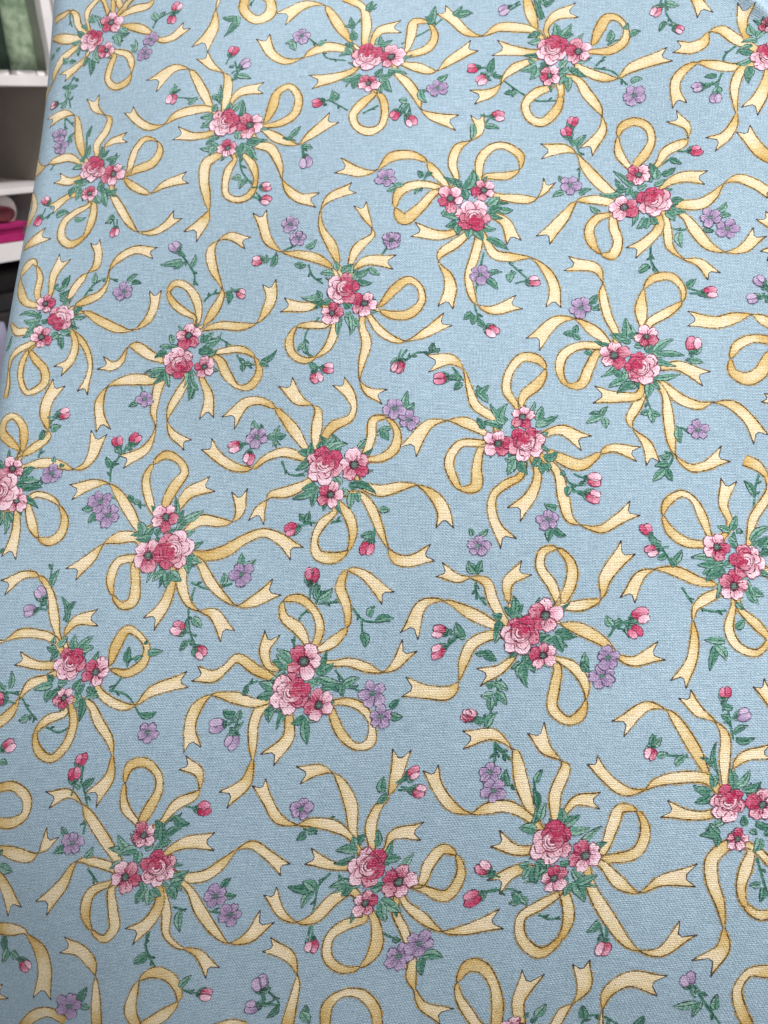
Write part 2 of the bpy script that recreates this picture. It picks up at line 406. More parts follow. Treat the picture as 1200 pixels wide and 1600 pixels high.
def blossom(pr, cx, cy, R, ang, off):
    R *= 0.96
    a0 = pr.r.uniform(0, 6.28); A = math.radians(ang)
    order = list(range(5)); pr.r.shuffle(order)
    for i, k in enumerate(order):
        th = a0 + 2 * math.pi * k / 5 + pr.r.uniform(-0.17, 0.17)
        f = 0.5 + 0.5 * math.cos(th - A)          # 1 = the crimson side
        inner = mixc(PINK, CRIM, 0.1 + 1.1 * f); outer = mixc(BLUSH, mixc(ROSE, CRIM, 0.45), max(0, f * 1.7 - 0.75))
        petal(pr, cx, cy, th, R * pr.r.uniform(0.86, 1.08), off + i * 12e-6, inner, outer, WINE)
    o = off + 75e-6
    for k in range(10):      # loose brush dabs
        a = A + pr.r.gauss(0, 0.9); r = R * pr.r.uniform(0.35, 0.85); b = pr.r.uniform(0, 6.28); ln = R * pr.r.uniform(0.08, 0.2)
        x, y = cx + math.cos(a) * r, cy + math.sin(a) * r
        pr.line([(x, y), (x + math.cos(a) * ln, y + math.sin(a) * ln)], 0.00024, o - 6e-6, CRIM, 0.5, mixc(CRIM, WINE, 0.5))
    for k in range(7):
        a = a0 + 2 * math.pi * (k + 0.5) / 5 + pr.r.uniform(-0.2, 0.2); r1 = R * pr.r.uniform(0.4, 0.72)
        pr.line([(cx + math.cos(a) * R * 0.2, cy + math.sin(a) * R * 0.2), (cx + math.cos(a) * r1, cy + math.sin(a) * r1)], 0.0002, o - 3e-6, WINE, 0.5, CRIM)
    disc(pr, cx, cy, R * 0.30, o, mixc(CRIM, WINE, 0.5), WINE, jit=0.22)
    ring = disc(pr, cx, cy, R * 0.21, o + 4e-6, EYE_L, EYE)
    pr.line(ring, 0.00011, o + 8e-6, LEAF_O, 0.4, close=True)
    for _ in range(9):
        a = pr.r.uniform(0, 6.28); r = R * pr.r.uniform(0.27, 0.38)
        disc(pr, cx + math.cos(a) * r, cy + math.sin(a) * r, 0.00009, o + 8e-6, WINE, WINE, n=6)

def rose(pr, cx, cy, R, ang, off):
    R *= 0.94; A = math.radians(ang)      # direction of the pale outer petals
    for lay, (nn, sc) in enumerate(((6, 1.0), (4, 0.76))):
        a0 = pr.r.uniform(0, 6.28)
        for k in range(nn):
            th = a0 + 2 * math.pi * k / nn + pr.r.uniform(-0.14, 0.14)
            f = 0.5 - 0.5 * math.cos(th - A)      # 1 = the dark side
            inner = mixc(PINK, CRIM, 0.30 + 1.1 * f); outer = mixc(BLUSH, mixc(ROSE, CRIM, 0.5), max(0, f * 1.6 - 0.45) + 0.18 * lay)
            petal(pr, cx, cy, th, R * sc * pr.r.uniform(0.93, 1.05), off + (lay * 7 + k) * 12e-6, inner, outer, WINE, k=1.0, notch=0.12)
    o = off + 150e-6
    for k in range(16):
        a = A + math.pi + pr.r.gauss(0, 1.1); r = R * pr.r.uniform(0.4, 0.9); ln = R * pr.r.uniform(0.08, 0.22); b = a + pr.r.uniform(-0.8, 0.8)
        x, y = cx + math.cos(a) * r, cy + math.sin(a) * r
        pr.line([(x, y), (x + math.cos(b) * ln, y + math.sin(b) * ln)], 0.00024, o - 4e-6, CRIM, 0.5, mixc(CRIM, WINE, 0.6))
    hx, hy = cx - math.cos(A) * R * 0.10, cy - math.sin(A) * R * 0.10
    n = 22; rc, rings = [], []
    for rr in (0.35, 0.7, 1.0):
        ring, cc = [], []
        for j in range(n):
            ph = 2 * math.pi * j / n; f = 0.5 + 0.5 * math.cos(ph - A)
            ring.append((hx + math.cos(ph) * R * 0.50 * rr * (1 + pr.r.uniform(-.05, .05)), hy + math.sin(ph) * R * 0.50 * rr * (1 + pr.r.uniform(-.05, .05))))
            g = f * rr * 1.15 - 0.14 + pr.r.uniform(-0.3, 0.3)
            cc.append(mixc(CRIM, BLUSH, g))
        rings.append(ring); rc.append(cc)
    pr.fan((hx, hy), rings, o, CRIM, rc)
    pr.line(rings[-1], 0.00026, o + 9e-6, WINE, 0.5, CRIM, close=True, dash=0.2)
    for r0, col, w in ((0.43, WINE, 0.00022), (0.38, BLUSH, 0.0005), (0.30, WINE, 0.00026), (0.22, BLUSH, 0.00042), (0.13, WINE, 0.0003), (0.06, CRIM, 0.0004)):
        b0 = A + pr.r.uniform(-0.9, 0.9); sp = pr.r.uniform(1.6, 3.2)
        pts = [(hx + math.cos(b0 - sp / 2 + sp * k / 12) * R * (r0 - 0.04 * k / 12), hy + math.sin(b0 - sp / 2 + sp * k / 12) * R * (r0 - 0.04 * k / 12)) for k in range(13)]
        pr.line(pts, w, o + 20e-6, col, 0.45, mixc(col, ROSE, 0.5))

def violet(pr, cx, cy, R, off):
    R *= 0.93; a0 = pr.r.uniform(0, 6.28); pale = pr.r.random()
    order = list(range(5)); pr.r.shuffle(order)
    for i, k in enumerate(order):
        th = a0 + 2 * math.pi * k / 5 + pr.r.uniform(-0.17, 0.17)
        petal(pr, cx, cy, th, R * pr.r.uniform(0.86, 1.08), off + i * 12e-6, mixc(VIO, VIO_D, 0.15 * pr.r.random()), mixc(mixc(VIO, LILAC, 0.35), LILAC, pale * 0.7 + 0.3 * pr.r.random()), VIO_D, k=0.98)
    o = off + 75e-6
    disc(pr, cx, cy, R * 0.20, o, EYE_L, LEAF_D, jit=0.2)
    for _ in range(5):
        a = pr.r.uniform(0, 6.28); disc(pr, cx + math.cos(a) * R * 0.26, cy + math.sin(a) * R * 0.26, 0.0001, o + 4e-6, VIO_D, VIO_D, n=6)

def bud(pr, cx, cy, R, ang, kind, off):
    A = math.radians(ang); R *= 0.92
    pal = {'r': (CRIM, ROSE, PINK, WINE), 'k': (CRIM, PINK, BLUSH, WINE), 'p': (CRIM, PINK, BLUSH, WINE), 'v': (VIO, LILAC, LILAC, VIO_D)}[kind]
    ct, st = math.cos(A), math.sin(A)
    loc = lambda x, y: (cx + x * ct - y * st, cy + x * st + y * ct)
    q = pr.r.uniform(-0.5, 0.5)
    pr.line([loc(-1.0 * R, 0), loc(-1.7 * R, 0.15 * R * q), loc(-2.5 * R, 0.7 * R * q)], 0.0005, off - 4e-6, LEAF_D, 0.3, LEAF_M)
    # calyx: two or three sepals hugging the base
    for sgn in (-1, 0.1, 1):
        p0 = loc(-1.15 * R, 0.10 * R * sgn); p1 = loc(0.05 * R, 0.72 * R * sgn)
        leaf(pr, *p0, *p1, R * 0.62, off)
    sd = pr.r.choice((-1, 1)); sz = (pr.r.uniform(0.9, 1.05), pr.r.uniform(0.72, 0.95)); lean = pr.r.uniform(-0.15, 0.2)
    for i, (dy, c_in, c_out) in enumerate(((0.34 * sd, pal[0], pal[1]), (-0.34 * sd, pal[1], pal[2]))):
        n = 16; rings, rc = [], []
        ox, oy = (0.08 + lean * i) * R, dy * R; sx = sz[i]
        for rr in (0.5, 1.0):
            ring, cc = [], []
            for j in range(n):
                ph = 2 * math.pi * j / n
                ring.append(loc(ox + math.cos(ph) * R * 0.84 * sx * rr * (1 + pr.r.uniform(-.09, .09)), oy + math.sin(ph) * R * 0.56 * sx * rr * (1 + pr.r.uniform(-.08, .08))))
                cc.append(mixc(c_in, c_out, 0.5 + 0.7 * math.cos(ph) * rr + pr.r.uniform(-.4, .4)))
            rings.append(ring); rc.append(cc)
        pr.fan(loc(ox, oy), rings, off + (i + 2) * 14e-6, mixc(c_in, c_out, 0.4), rc)
        pr.line(rings[-1], 0.00022, off + (i + 2) * 14e-6 + 9e-6, pal[3], 0.5, mixc(pal[3], c_in, 0.6), close=True, dash=0.25)
    pr.line([loc(-0.6 * R, 0), loc(0.0, 0.06 * R), loc(0.7 * R, 0)], 0.00014, off + 66e-6, pal[3], 0.4, pal[0])

PRINT = [
 (
('s',1448,7720,1520,7873,1732,7979),('s',181,6513,104,6844,183,7071),('s',70,8263,17,8138,68,7951),('s',1200,7327,1158,7497),('r',330,7998,57,316,8183,103,406,8317,91,526,8400,72),('r',881,8108,49,837,8275,119,764,8405,106),('r',921,8102,56,976,8256,115,1079,8376,116),('r',943,8059,88,1125,8126,160,1334,8154,124,1426,8245,35),('f',922,7861,66,1181,7778,169,1378,7669,106,1471,7612,19,1607,7480,102,1801,7498,150,1991,7664,178),('r',851,7402,89,1077,7300,121,1159,7117,104,1170,6952,23,1106,6801,139,935,6747,134,777,6904,109,790,7131,119,840,7337,86),('r',307,7804,88,176,7964,118,116,8154,113,23,8229,48,-107,8175,105,-310,8164,146),('r',195,7722,133,-31,7749,198,-334,7874,52),('r',158,7561,101,-53,7394,142,-177,7197,121,-217,7031,34,-431,6946,166,-536,6796,306),('f',352,7377,65,206,7226,124,3,7083,173),('l',355,7995,423,8104,119),('l',457,7981,396,8121,113),('l',927,7806,1036,7721,117),('l',834,7714,918,7498,146),('l',856,7750,987,7702,96),('l',274,7743,177,7847,129),('l',255,7667,91,7661,100),('l',247,7615,225,7434,89),('l',336,7918,234,7931,90),('l',1520,7873,1446,8008,165),('l',1565,7921,1608,7998,73),('l',1174,7331,1178,7548,121),('l',452,7322,466,7053,129),('l',485,7370,587,7247,126),('l',410,7355,345,7232,100),('l',56,7326,-28,7415,116),('l',82,7322,183,7335,98),('l',111,6896,10,6884,111),('l',137,6892,253,6888,107),('l',214,7013,269,6979,131),('l',104,6844,111,6670,120),('l',50,6533,99,6659,97),('l',-197,7597,-117,7619,129),('l',-226,7533,-338,7516,116),('b',1823,8049,112,60,'k'),('b',1757,7837,96,260,'r'),('b',-123,6610,82,180,'p'),('v',1443,7516,139),('v',1361,7270,145),('d',739,7937,206,210),('d',703,7441,155,160),('o',437,7673,211,240),),
 (
('s',110,6344,143,6044),('s',125,6328,290,6153),('s',257,5930,175,5877),('s',179,4655,-10,4525),('s',533,5975,597,5535),('s',1153,4479,1226,4230),('f',557,5542,68,417,5888,156,324,6281,75,263,6359,20,102,6412,147,-162,6325,215),('f',769,5530,80,744,5747,141,866,5965,144,895,6174,87,802,6260,18,629,6414,137,567,6601,204),('f',881,5669,68,995,5754,127,1211,5780,180),('r',1273,5110,62,1457,5185,144,1710,5264,166,1807,5466,116,1743,5628,20,1544,5697,103,1416,5549,120,1366,5351,125,1329,5152,96),('f',1279,5058,66,1439,4912,129,1638,4790,91,1729,4761,21,1930,4880,129,2243,4958,190),('f',1110,4855,89,1260,4589,135,1450,4304,107,1588,4163,22,1805,4135,95,1980,4214,134,2149,4364,184),('r',483,5475,73,282,5590,158,54,5574,136,-82,5520,28,-252,5505,186,-700,5860,396,-677,5911,187),('f',510,5180,117,350,5153,143,159,5237,177),('f',403,4896,102,255,4801,151,132,4714,187),('r',766,4702,74,538,4581,122,385,4448,128,374,4198,139,539,4056,138,740,4158,114,830,4393,137,839,4666,104),('l',570,5540,617,5744,123),('l',554,5917,607,6095,88),('l',504,5472,553,5569,116),('l',543,5385,392,5371,134),('l',830,5493,829,5678,118),('l',878,5511,968,5587,111),('l',936,5448,1143,5477,99),('l',569,5039,376,4992,128),('l',547,5017,528,4812,137),('l',445,5033,418,4881,122),('l',897,4911,888,5066,142),('l',848,4817,936,4704,143),('l',966,4850,1040,4640,135),('l',1027,4842,1178,4896,116),('l',230,4571,422,4609,140),('l',552,4478,722,4481,101),('l',1156,4454,1060,4355,104),('l',1206,4424,1114,4410,68),('l',231,5935,307,6029,80),('l',233,5921,292,5870,77),('l',24,6518,87,6642,95),('b',1230,4182,90,260,'p'),('b',-62,4521,98,240,'r'),('b',17,4874,87,130,'p'),('b',-124,6605,83,180,'p'),('v',63,6030,137),('v',108,5807,142),('d',1097,5162,201,160),('d',741,4883,145,90),('o',732,5300,234,240),),
 (
('s',3031,5287,3089,4988,3276,4743),('s',3279,4686,3392,4536),('s',2897,6687,2835,6927),('s',2908,6720,2969,6815),('s',1997,6366,2318,6290),('s',2539,6329,2694,6152),('s',3685,5505,3849,5431),('s',3944,5363,3968,5153),('f',2561,6086,80,2392,6411,161,2202,6765,103,2120,6859,32,1883,6912,163,1582,6681,303),('f',2746,6019,87,2766,6273,158,2752,6602,131,2672,6726,26,2491,6862,129,2330,7065,201),('f',2855,6201,82,2980,6351,162,3277,6391,195),('f',2562,6070,97,2280,6102,173,2001,6043,146,1828,5909,24,1611,5895,126,1387,6046,138,1226,6255,163),('f',2555,5663,109,2321,5641,141,2062,5719,221),('r',3361,5777,66,3466,6020,164,3529,6289,133,3697,6390,109,3845,6182,127,3809,5897,146,3617,5756,135,3379,5720,76),('f',3370,5653,79,3552,5516,164,3744,5409,104,3891,5373,25,4056,5505,142,4360,5757,225),('f',3277,5423,116,3482,5340,160,3630,5062,108,3689,4811,26,3781,4647,123,3943,4507,162,4165,4463,222),('r',2720,5284,131,2551,5180,175,2528,4918,164,2587,4626,122,2632,4411,21),('f',2632,4411,23,2567,4263,173,2403,4067,254),('r',2969,5203,71,2885,5034,129,2851,4805,109,2882,4632,103,3046,4548,102,3216,4606,117,3298,4827,103,3245,5063,129,3115,5236,89),('l',2593,6035,2610,6160,123),('l',2584,5972,2405,5960,123),('l',2576,5910,2420,5786,133),('l',2815,6013,2830,6171,131),('l',2870,6008,2993,6188,128),('l',2663,6187,2665,6479,97),('l',2542,6296,2669,6283,113),('l',2185,6210,2315,6323,97),('l',1873,6451,1977,6566,99),('l',1932,6442,2028,6493,67),('l',2900,6654,3098,6587,123),('l',2897,6687,2823,6578,103),('l',2830,6827,2761,6817,98),('l',2723,5433,2450,5429,136),('l',2698,5406,2553,5510,122),('l',2668,5438,2597,5295,127),('l',2987,5532,3031,5681,159),('l',3073,5464,3033,5257,159),('l',3158,5396,3292,5177,154),('l',3127,5459,3341,5472,122),('l',3160,5366,3223,5212,124),('l',3081,4902,2948,4884,105),('l',3096,4872,3064,4731,116),('l',3163,4867,3087,4787,91),('l',3765,5498,3903,5655,113),('l',3794,5465,3660,5492,76),('l',3959,5332,4092,5291,104),('b',2791,7117,113,70,'r'),('b',3007,6862,111,40,'v'),('b',1897,6356,114,260,'p'),('b',3462,4723,94,0,'k'),('b',3459,4508,99,340,'k'),('b',4010,5076,117,280,'v'),('d',3156,5748,240,170),('d',2849,5386,161,90),('o',2775,5828,255,220),),
 (
('s',3935,7275,4121,7075,4219,6882,4510,6799),('s',5324,7013,5742,7245,5937,7433),('s',4349,6060,4580,5890),('s',4804,5822,5021,5938),('s',5459,5943,5489,5749),('s',5565,6165,5756,6154),('s',4565,7405,4729,7613),('s',4813,7679,4922,7856),('f',4594,7120,65,4388,7461,174,4193,7821,104,4129,7910,30,3834,7940,169,3512,7713,292),('r',4781,7099,104,4794,7453,168,4720,7806,117,4582,7938,148,4416,8032,145),('f',4896,7085,88,5002,7313,173,5272,7349,236),('f',4469,7023,146,4207,7085,196,3982,6994,134,3872,6912,26,3616,6860,122,3387,7021,159,3247,7322,209),('f',4619,6590,109,4355,6492,181,4059,6449,252),('r',5385,6863,68,5462,7139,155,5513,7406,154,5712,7358,82,5814,7094,118,5719,6895,155,5442,6803,121),('f',5390,6634,94,5558,6567,172,5752,6483,118,5849,6483,30,6026,6629,150,6355,6852,211),('f',5283,6472,90,5425,6307,150,5580,6034,127,5637,5839,25,5787,5724,137,6097,5625,243),('r',4953,6160,86,4797,6005,162,4666,5800,133,4729,5600,119,4896,5509,153,5058,5579,110,5120,5801,116,5072,6067,109,5000,6156,64),('l',4611,7063,4494,7113,124),('l',4629,6987,4419,6899,118),('l',4589,6918,4497,7038,143),('l',4620,7173,4582,7365,153),('l',4594,7401,4555,7615,117),('l',4592,7439,4461,7454,76),('l',4983,7037,5006,7200,143),('l',5012,7034,5180,7104,112),('l',4090,7114,4199,7216,102),('l',3763,7251,3591,7208,131),('l',3693,7200,3746,7068,135),('l',4812,7718,4862,7903,150),('l',5741,7317,5807,7635,160),('l',5769,7349,5668,7474,104),('l',6077,7483,6202,7571,96),('l',6105,7444,6328,7447,94),('l',4666,6480,4470,6446,125),('l',4669,6409,4647,6273,134),('l',4723,6474,4586,6382,113),('l',4977,6449,5056,6581,138),('l',5061,6441,5199,6480,121),('l',5063,6372,5069,6168,136),('l',5119,6367,5207,6173,149),('l',5143,6468,5254,6492,88),('l',4349,6060,4339,6249,158),('l',4375,6092,4441,6189,108),('l',4266,6034,4225,6003,84),('l',5431,5977,5321,6016,114),('l',5459,5943,5353,5755,90),('l',5619,6162,5704,5964,141),('l',5864,6311,6000,6401,112),('b',4138,6062,100,190,'r'),('b',5258,5760,101,240,'r'),('b',5485,5654,117,300,'p'),('v',3821,7328,174),('v',5865,6181,164),('d',5184,6786,224,170),('d',4869,6338,169,90),('o',4821,6827,260,250),),
 (
('s',6673,6384,6838,6235,7030,6073,7248,5942,7522,5930),('s',8077,6422,8216,6560),('s',8049,6394,8289,6322,8495,6083),('s',7303,7560,7381,7255),('s',6851,7410,7050,7523),('s',6082,7439,5909,7428),('s',8247,6725,8329,6777,8571,6806),('r',7281,7070,67,7201,7306,172,7135,7614,125),('f',7406,7075,79,7548,7271,166,7799,7324,233),('f',7211,7060,115,6988,7128,170,6736,7151,156,6495,7031,24,6283,7111,129,6111,7326,161,5922,7556,189),('f',7247,6696,113,7011,6736,153,6719,6803,260),('f',7161,6568,106,6952,6468,155,6806,6331,66,6755,6222,27,6615,6084,149,6393,6026,228),('r',7458,6163,92,7250,6065,156,7096,5886,128,7161,5668,133,7324,5602,146,7518,5777,150,7591,5987,132,7576,6172,104),('f',7833,6445,105,7993,6323,147,8206,6224,138,8379,6204,31,8556,6334,160,9033,6462,222),('f',7801,6248,100,7958,5990,165,8099,5763,108,8140,5636,24,8141,5422,129,7932,5136,217),('r',8031,6749,70,8146,6985,171,8259,7158,151,8407,7123,86,8509,6938,79,8476,6758,136,8299,6642,143,8056,6648,80),('l',7321,7002,7153,6951,128),('l',7320,6906,7152,6871,127),('l',7293,6972,7224,7042,92),('l',7555,6919,7532,7128,147),('l',7596,6916,7752,7106,145),('l',7652,6911,7776,6946,120),('l',7339,7226,7247,7566,100),('l',7385,7451,7526,7534,101),('l',7386,7484,7332,7590,119),('l',6082,7439,6196,7586,124),('l',6139,7449,6354,7437,115),('l',8262,6785,8294,6951,139),('l',8546,6841,8694,6881,110),('l',8495,6940,8525,7029,107),('l',7230,6533,7148,6600,136),('l',7257,6500,7035,6433,133),('l',7257,6469,7171,6286,157),('l',7313,6497,7451,6520,115),('l',7587,6448,7698,6533,154),('l',7612,6354,7696,6440,142),('l',7639,6321,7581,6171,143),('l',7693,6287,7688,6072,141),('l',7749,6344,7832,6399,127),('l',6919,6076,6809,6064,100),('l',6961,6106,6919,6014,79),('l',6604,6403,6661,6627,146),('l',6562,6373,6478,6408,86),('l',6645,6369,6784,6348,78),('l',8549,6121,8694,6147,104),('l',6589,6307,6617,6274,76),('b',6367,6495,104,180,'r'),('b',6492,6295,102,210,'p'),('b',6823,7447,107,210,'v'),('v',8580,5904,176),('d',7847,6669,210,160),('d',7442,6319,164,180),('o',7483,6736,248,240),),
 (
('s',5711,4785,5601,4535),('s',5293,4632,5179,4729),('s',6496,3606,6398,3114,6369,2810,6472,2474),('s',6833,3444,7068,3186),('s',6239,3979,6376,3917),('s',6583,5674,6526,5579),('s',6327,5356,6356,5579),('f',5990,4630,88,5822,4848,147,5724,4990,79,5511,5104,140,5229,5078,167,5021,4877,26,4809,4854,146,4519,4967,245),('r',5879,4598,93,5600,4644,132,5350,4537,150,5298,4289,111,5412,4118,203,5631,4286,155,5796,4488,125,5880,4535,85),('f',6130,4724,84,6074,4975,140,6158,5229,124,6327,5331,24,6455,5483,120,6428,5707,187),('r',6450,4727,95,6466,5041,142,6636,5230,123,6804,5246,118,7012,5087,121,6995,4883,35,6826,4784,131,6520,4759,81),('f',6711,4462,94,6932,4429,150,7124,4409,126,7235,4437,28,7333,4543,99,7391,4667,177),('f',6625,4166,110,6788,4070,157,6893,3786,200),('f',6525,3792,97,6645,3573,149,6861,3521,149,7130,3496,27,7336,3266,129,7419,3011,157,7397,2766,188),('f',6430,3840,121,6373,3546,137,6291,3239,119,6343,2932,97,6409,2809,29,6607,2727,146,6914,2822,219),('f',6252,3871,106,6101,3732,154,5924,3594,116,5889,3472,22,6020,3242,137,6048,3059,189,5994,2818,196),('f',6101,3917,104,5882,3870,160,5579,3947,219),('l',6213,4569,6268,4414,153),('l',6241,4569,6353,4852,173),('l',6185,4600,6102,4724,108),('l',6130,4662,5962,4754,85),('l',5293,4632,5405,4646,101),('l',5294,4600,5182,4556,101),('l',5655,4754,5599,4848,123),('l',5711,4785,5795,4816,85),('l',5601,4566,5560,4504,119),('l',5629,4550,5657,4597,90),('l',6157,4134,5950,4163,138),('l',6129,4072,5992,4009,129),('l',6157,4041,6156,3886,124),('l',6321,3979,6293,3824,154),('l',6376,3948,6484,3793,163),('l',6431,4010,6650,3963,132),('l',6571,4322,6711,4447,152),('l',6599,4291,6736,4212,147),('l',6709,4275,6887,4257,138),('l',6570,4228,6737,4290,112),('l',6539,3823,6809,3648,130),('l',6356,5579,6341,5356,115),('l',6526,5547,6709,5514,102),('l',6534,3265,6722,3292,97),('l',6533,3204,6665,3046,128),('l',6341,2689,6235,2602,138),('l',6368,2658,6340,2524,119),('l',6420,2566,6485,2474,104),('l',6857,3288,6841,3149,142),('l',6886,3411,6833,3444,84),('l',6910,3255,6857,3319,99),('b',6710,5705,108,0,'k'),('b',7160,3150,109,0,'k'),('b',6590,2410,112,320,'k'),('v',5156,4745,162),('v',6445,3267,162),('v',5250,3798,145),('d',6046,4427,212,210),('d',6504,4556,189,190),('o',6363,4166,264,90),),
 (
('s',7846,5001,7794,4657,7801,4466),('s',7772,5258,7859,4968),('s',8795,4734,9037,4888),('s',8672,3589,8666,3313,8754,3123),('s',8941,3807,9064,3763,9192,3780),('s',9365,3761,9462,3721),('s',7927,4265,8052,4094),('s',7718,5325,7752,5543),('s',9196,4959,9298,4944),('f',8252,4391,120,8075,4600,176,7896,4870,141,7780,5085,29,7631,5174,144,7340,5157,226),('r',8483,4791,76,8348,5044,128,8345,5297,71,8405,5447,128,8568,5504,137,8737,5402,120,8779,5177,112,8676,4970,151,8564,4828,118),('f',8824,4793,76,8965,4993,152,9178,5087,142,9247,5155,24,9244,5328,106,9083,5493,204),('f',8908,4466,93,9120,4563,175,9397,4525,203),('f',9130,4141,154,9343,4130,183,9502,4234,133,9652,4400,24,9819,4455,134,10010,4356,157,10192,4183,141),('f',9118,3972,91,9239,3744,167,9394,3487,134,9583,3387,26,9807,3420,147,9995,3609,195),('f',8878,4001,86,8899,3750,121,8909,3534,105,9058,3338,26,9252,3261,125,9398,3073,180),('f',8805,3854,130,8651,3653,156,8449,3503,202),('r',8239,4138,79,8226,3887,135,8266,3662,135,8177,3467,151,8037,3511,47,7928,3694,134,7912,3917,141,8025,4065,129,8171,4098,82),('f',8207,4285,125,7958,4357,145,7756,4343,62,7572,4103,171,7319,3801,218),('l',8414,4467,8281,4451,131),('l',8388,4470,8290,4640,92),('l',8468,4492,8409,4373,179),('l',8570,4448,8677,4497,185),('l',8517,4423,8561,4291,187),('l',8788,4609,8747,4819,151),('l',8812,4574,8821,4730,144),('l',8892,4626,9052,4713,116),('l',9010,4861,9134,4780,110),('l',8780,4484,8914,4560,95),('l',8967,4177,9122,4220,143),('l',8963,4115,9134,4032,131),('l',8908,4060,9000,3924,145),('l',8647,3997,8523,3855,158),('l',8673,3994,8638,3842,172),('l',8724,3988,8794,3886,163),('l',9050,3734,9059,3519,134),('l',8626,3286,8517,3173,127),('l',7952,4231,8001,4131,92),('l',7800,4451,7951,4517,109),('l',7563,4673,7537,4754,113),('l',7585,4498,7447,4443,110),('l',7784,5210,7912,5357,133),('l',7771,5227,7677,5328,108),('l',9533,3986,9642,4110,121),('l',9577,3920,9689,3923,99),('l',9339,3748,9461,3706,66),('b',7739,5591,95,70,'r'),('b',7652,5424,100,110,'r'),('b',9337,4948,102,0,'r'),('v',7683,4602,165),('v',9439,3911,155),('v',9635,3718,163),('d',8373,4187,208,340),('d',8588,4673,173,160),('o',8765,4234,251,300),),
 (
('s',788,3122,1002,3408,1185,3473,1335,3412),('s',611,2707,578,2625),('s',-315,2481,-225,2630),('r',186,3151,61,122,3308,113,130,3553,106,46,3741,53,-24,3828,109,-149,3748,170,-227,3610,53,-168,3365,159,-30,3163,123,138,3110,93),('f',327,3296,80,344,3582,142,464,3829,212),('f',610,3129,62,675,3319,128,804,3506,98,871,3577,19,979,3667,124,1002,3861,134,940,4043,147),('f',720,3071,58,880,3139,133,1079,3235,111,1180,3399,44,1196,3589,18,1329,3773,119,1572,3885,136,1836,3826,170),('f',854,2972,60,1109,2839,143,1381,2709,128,1604,2687,17,1799,2819,118,1890,3018,138,1900,3222,169),('f',715,2684,78,869,2536,97,985,2330,82,1020,2126,68,984,1945,97,945,1804,154),('f',753,2600,89,778,2414,119,713,2231,131,583,2120,182),('r',116,2447,43,204,2299,112,365,2111,128,383,1927,130,160,1785,85,40,1971,86,31,2219,89,101,2406,65),('r',119,2510,94,-36,2431,108,-150,2316,77,-173,2131,42,-152,1920,67,-174,1718,101),('r',44,2704,109,-99,2703,127,-304,2903,31),('l',397,3335,429,3421,123),('l',443,3311,586,3542,100),('l',472,3244,611,3323,99),('l',495,3221,587,3152,115),('l',518,3393,589,3520,121),('l',981,3409,989,3559,102),('l',711,2956,827,3036,118),('l',677,2873,772,2724,123),('l',715,2913,890,2908,82),('l',221,2868,-11,2878,148),('l',198,2891,205,2998,106),('l',145,2807,36,2682,117),('l',245,2846,345,2885,99),('l',140,2679,2,2620,79),('l',514,2647,420,2566,116),('l',553,2667,694,2684,121),('l',559,2604,595,2438,118),('l',635,2665,680,2622,131),('l',-316,2460,-213,2648,83),('l',1480,3405,1618,3503,90),('l',1543,3382,1677,3375,91),('v',1438,3262,158),('d',274,3124,165,20),('d',272,2612,189,350),('o',530,2899,211,40),('f',-302,4108,52,-88,4179,192,107,4270,225),),
 (
('s',2269,3757,2399,3577,2466,3451,2460,3306),('s',2616,3055,2708,3145,2852,3172),('s',3044,3195,2901,3157),('s',2736,2519,2906,2483,3056,2377),('s',3134,2252,3237,2101,3404,2088),('s',2475,1985,2511,1793),('s',1792,1798,1763,1870),('r',2544,2770,77,2519,3060,141,2364,3287,116,2191,3345,110,2095,3228,98,2181,3054,116,2331,2926,111,2506,2808,60),('f',2630,2717,66,2767,2900,157,2878,3134,85,2874,3231,33,2727,3557,147,2692,3805,140,2795,3946,21,2962,3997,129,3196,3892,181),('f',2634,2645,64,2849,2691,117,3187,2654,121,3400,2686,30,3535,2867,146,3599,3055,179,3568,3239,193),('r',2772,2277,64,2986,2322,103,3202,2318,107,3399,2184,45,3470,1964,122,3349,1784,126,3183,1784,68,3005,1975,149,2898,2173,127,2785,2253,64),('f',2645,1952,79,2758,1683,147,2753,1399,200),('f',2428,1964,86,2343,1778,141,2220,1543,115,2186,1357,19,2267,1174,112,2484,1014,165),('f',2036,1898,152,1991,1673,127,1972,1498,105,2018,1276,20,1904,965,136,1601,802,198),('f',1972,1959,134,1686,1967,183,1451,1936,112,1290,1866,25,1189,1640,139,1202,1473,143,1266,1271,197),('f',2028,2244,93,1856,2321,153,1657,2447,141,1550,2437,25,1455,2235,99,1341,2165,136,1196,2203,194),('l',2184,2477,2142,2598,108),('l',2138,2431,2017,2436,96),('l',2119,2336,1954,2270,116),('l',2108,2098,1823,2059,95),('l',2085,2075,1951,1912,126),('l',2110,2050,2170,1857,122),('l',2037,2076,1873,2010,102),('l',2643,2453,2637,2573,135),('l',2667,2451,2781,2588,118),('l',2715,2448,2881,2509,111),('l',2576,2337,2768,2349,134),('l',2646,2381,2745,2327,111),('l',2481,1890,2472,1652,113),('l',2505,1888,2607,1787,112),('l',2523,1983,2469,2081,110),('l',2508,1841,2519,1662,86),('l',2298,3657,2156,3567,84),('l',2273,3671,1982,3638,116),('l',2411,3577,2464,3746,95),('l',2269,3757,2216,3835,78),('l',2973,3176,2980,3006,116),('l',3068,3193,3021,3172,92),('l',3497,2128,3691,2268,98),('l',3474,2106,3595,2049,99),('l',3213,2103,3230,2006,97),('l',3237,2113,3357,2092,73),('l',1730,1656,1616,1587,100),('b',2151,3901,104,140,'v'),('b',3166,3137,87,330,'k'),('v',1835,1678,138),('d',2420,2573,207,260),('d',2673,2105,169,170),('o',2295,2185,241,110),),
 (
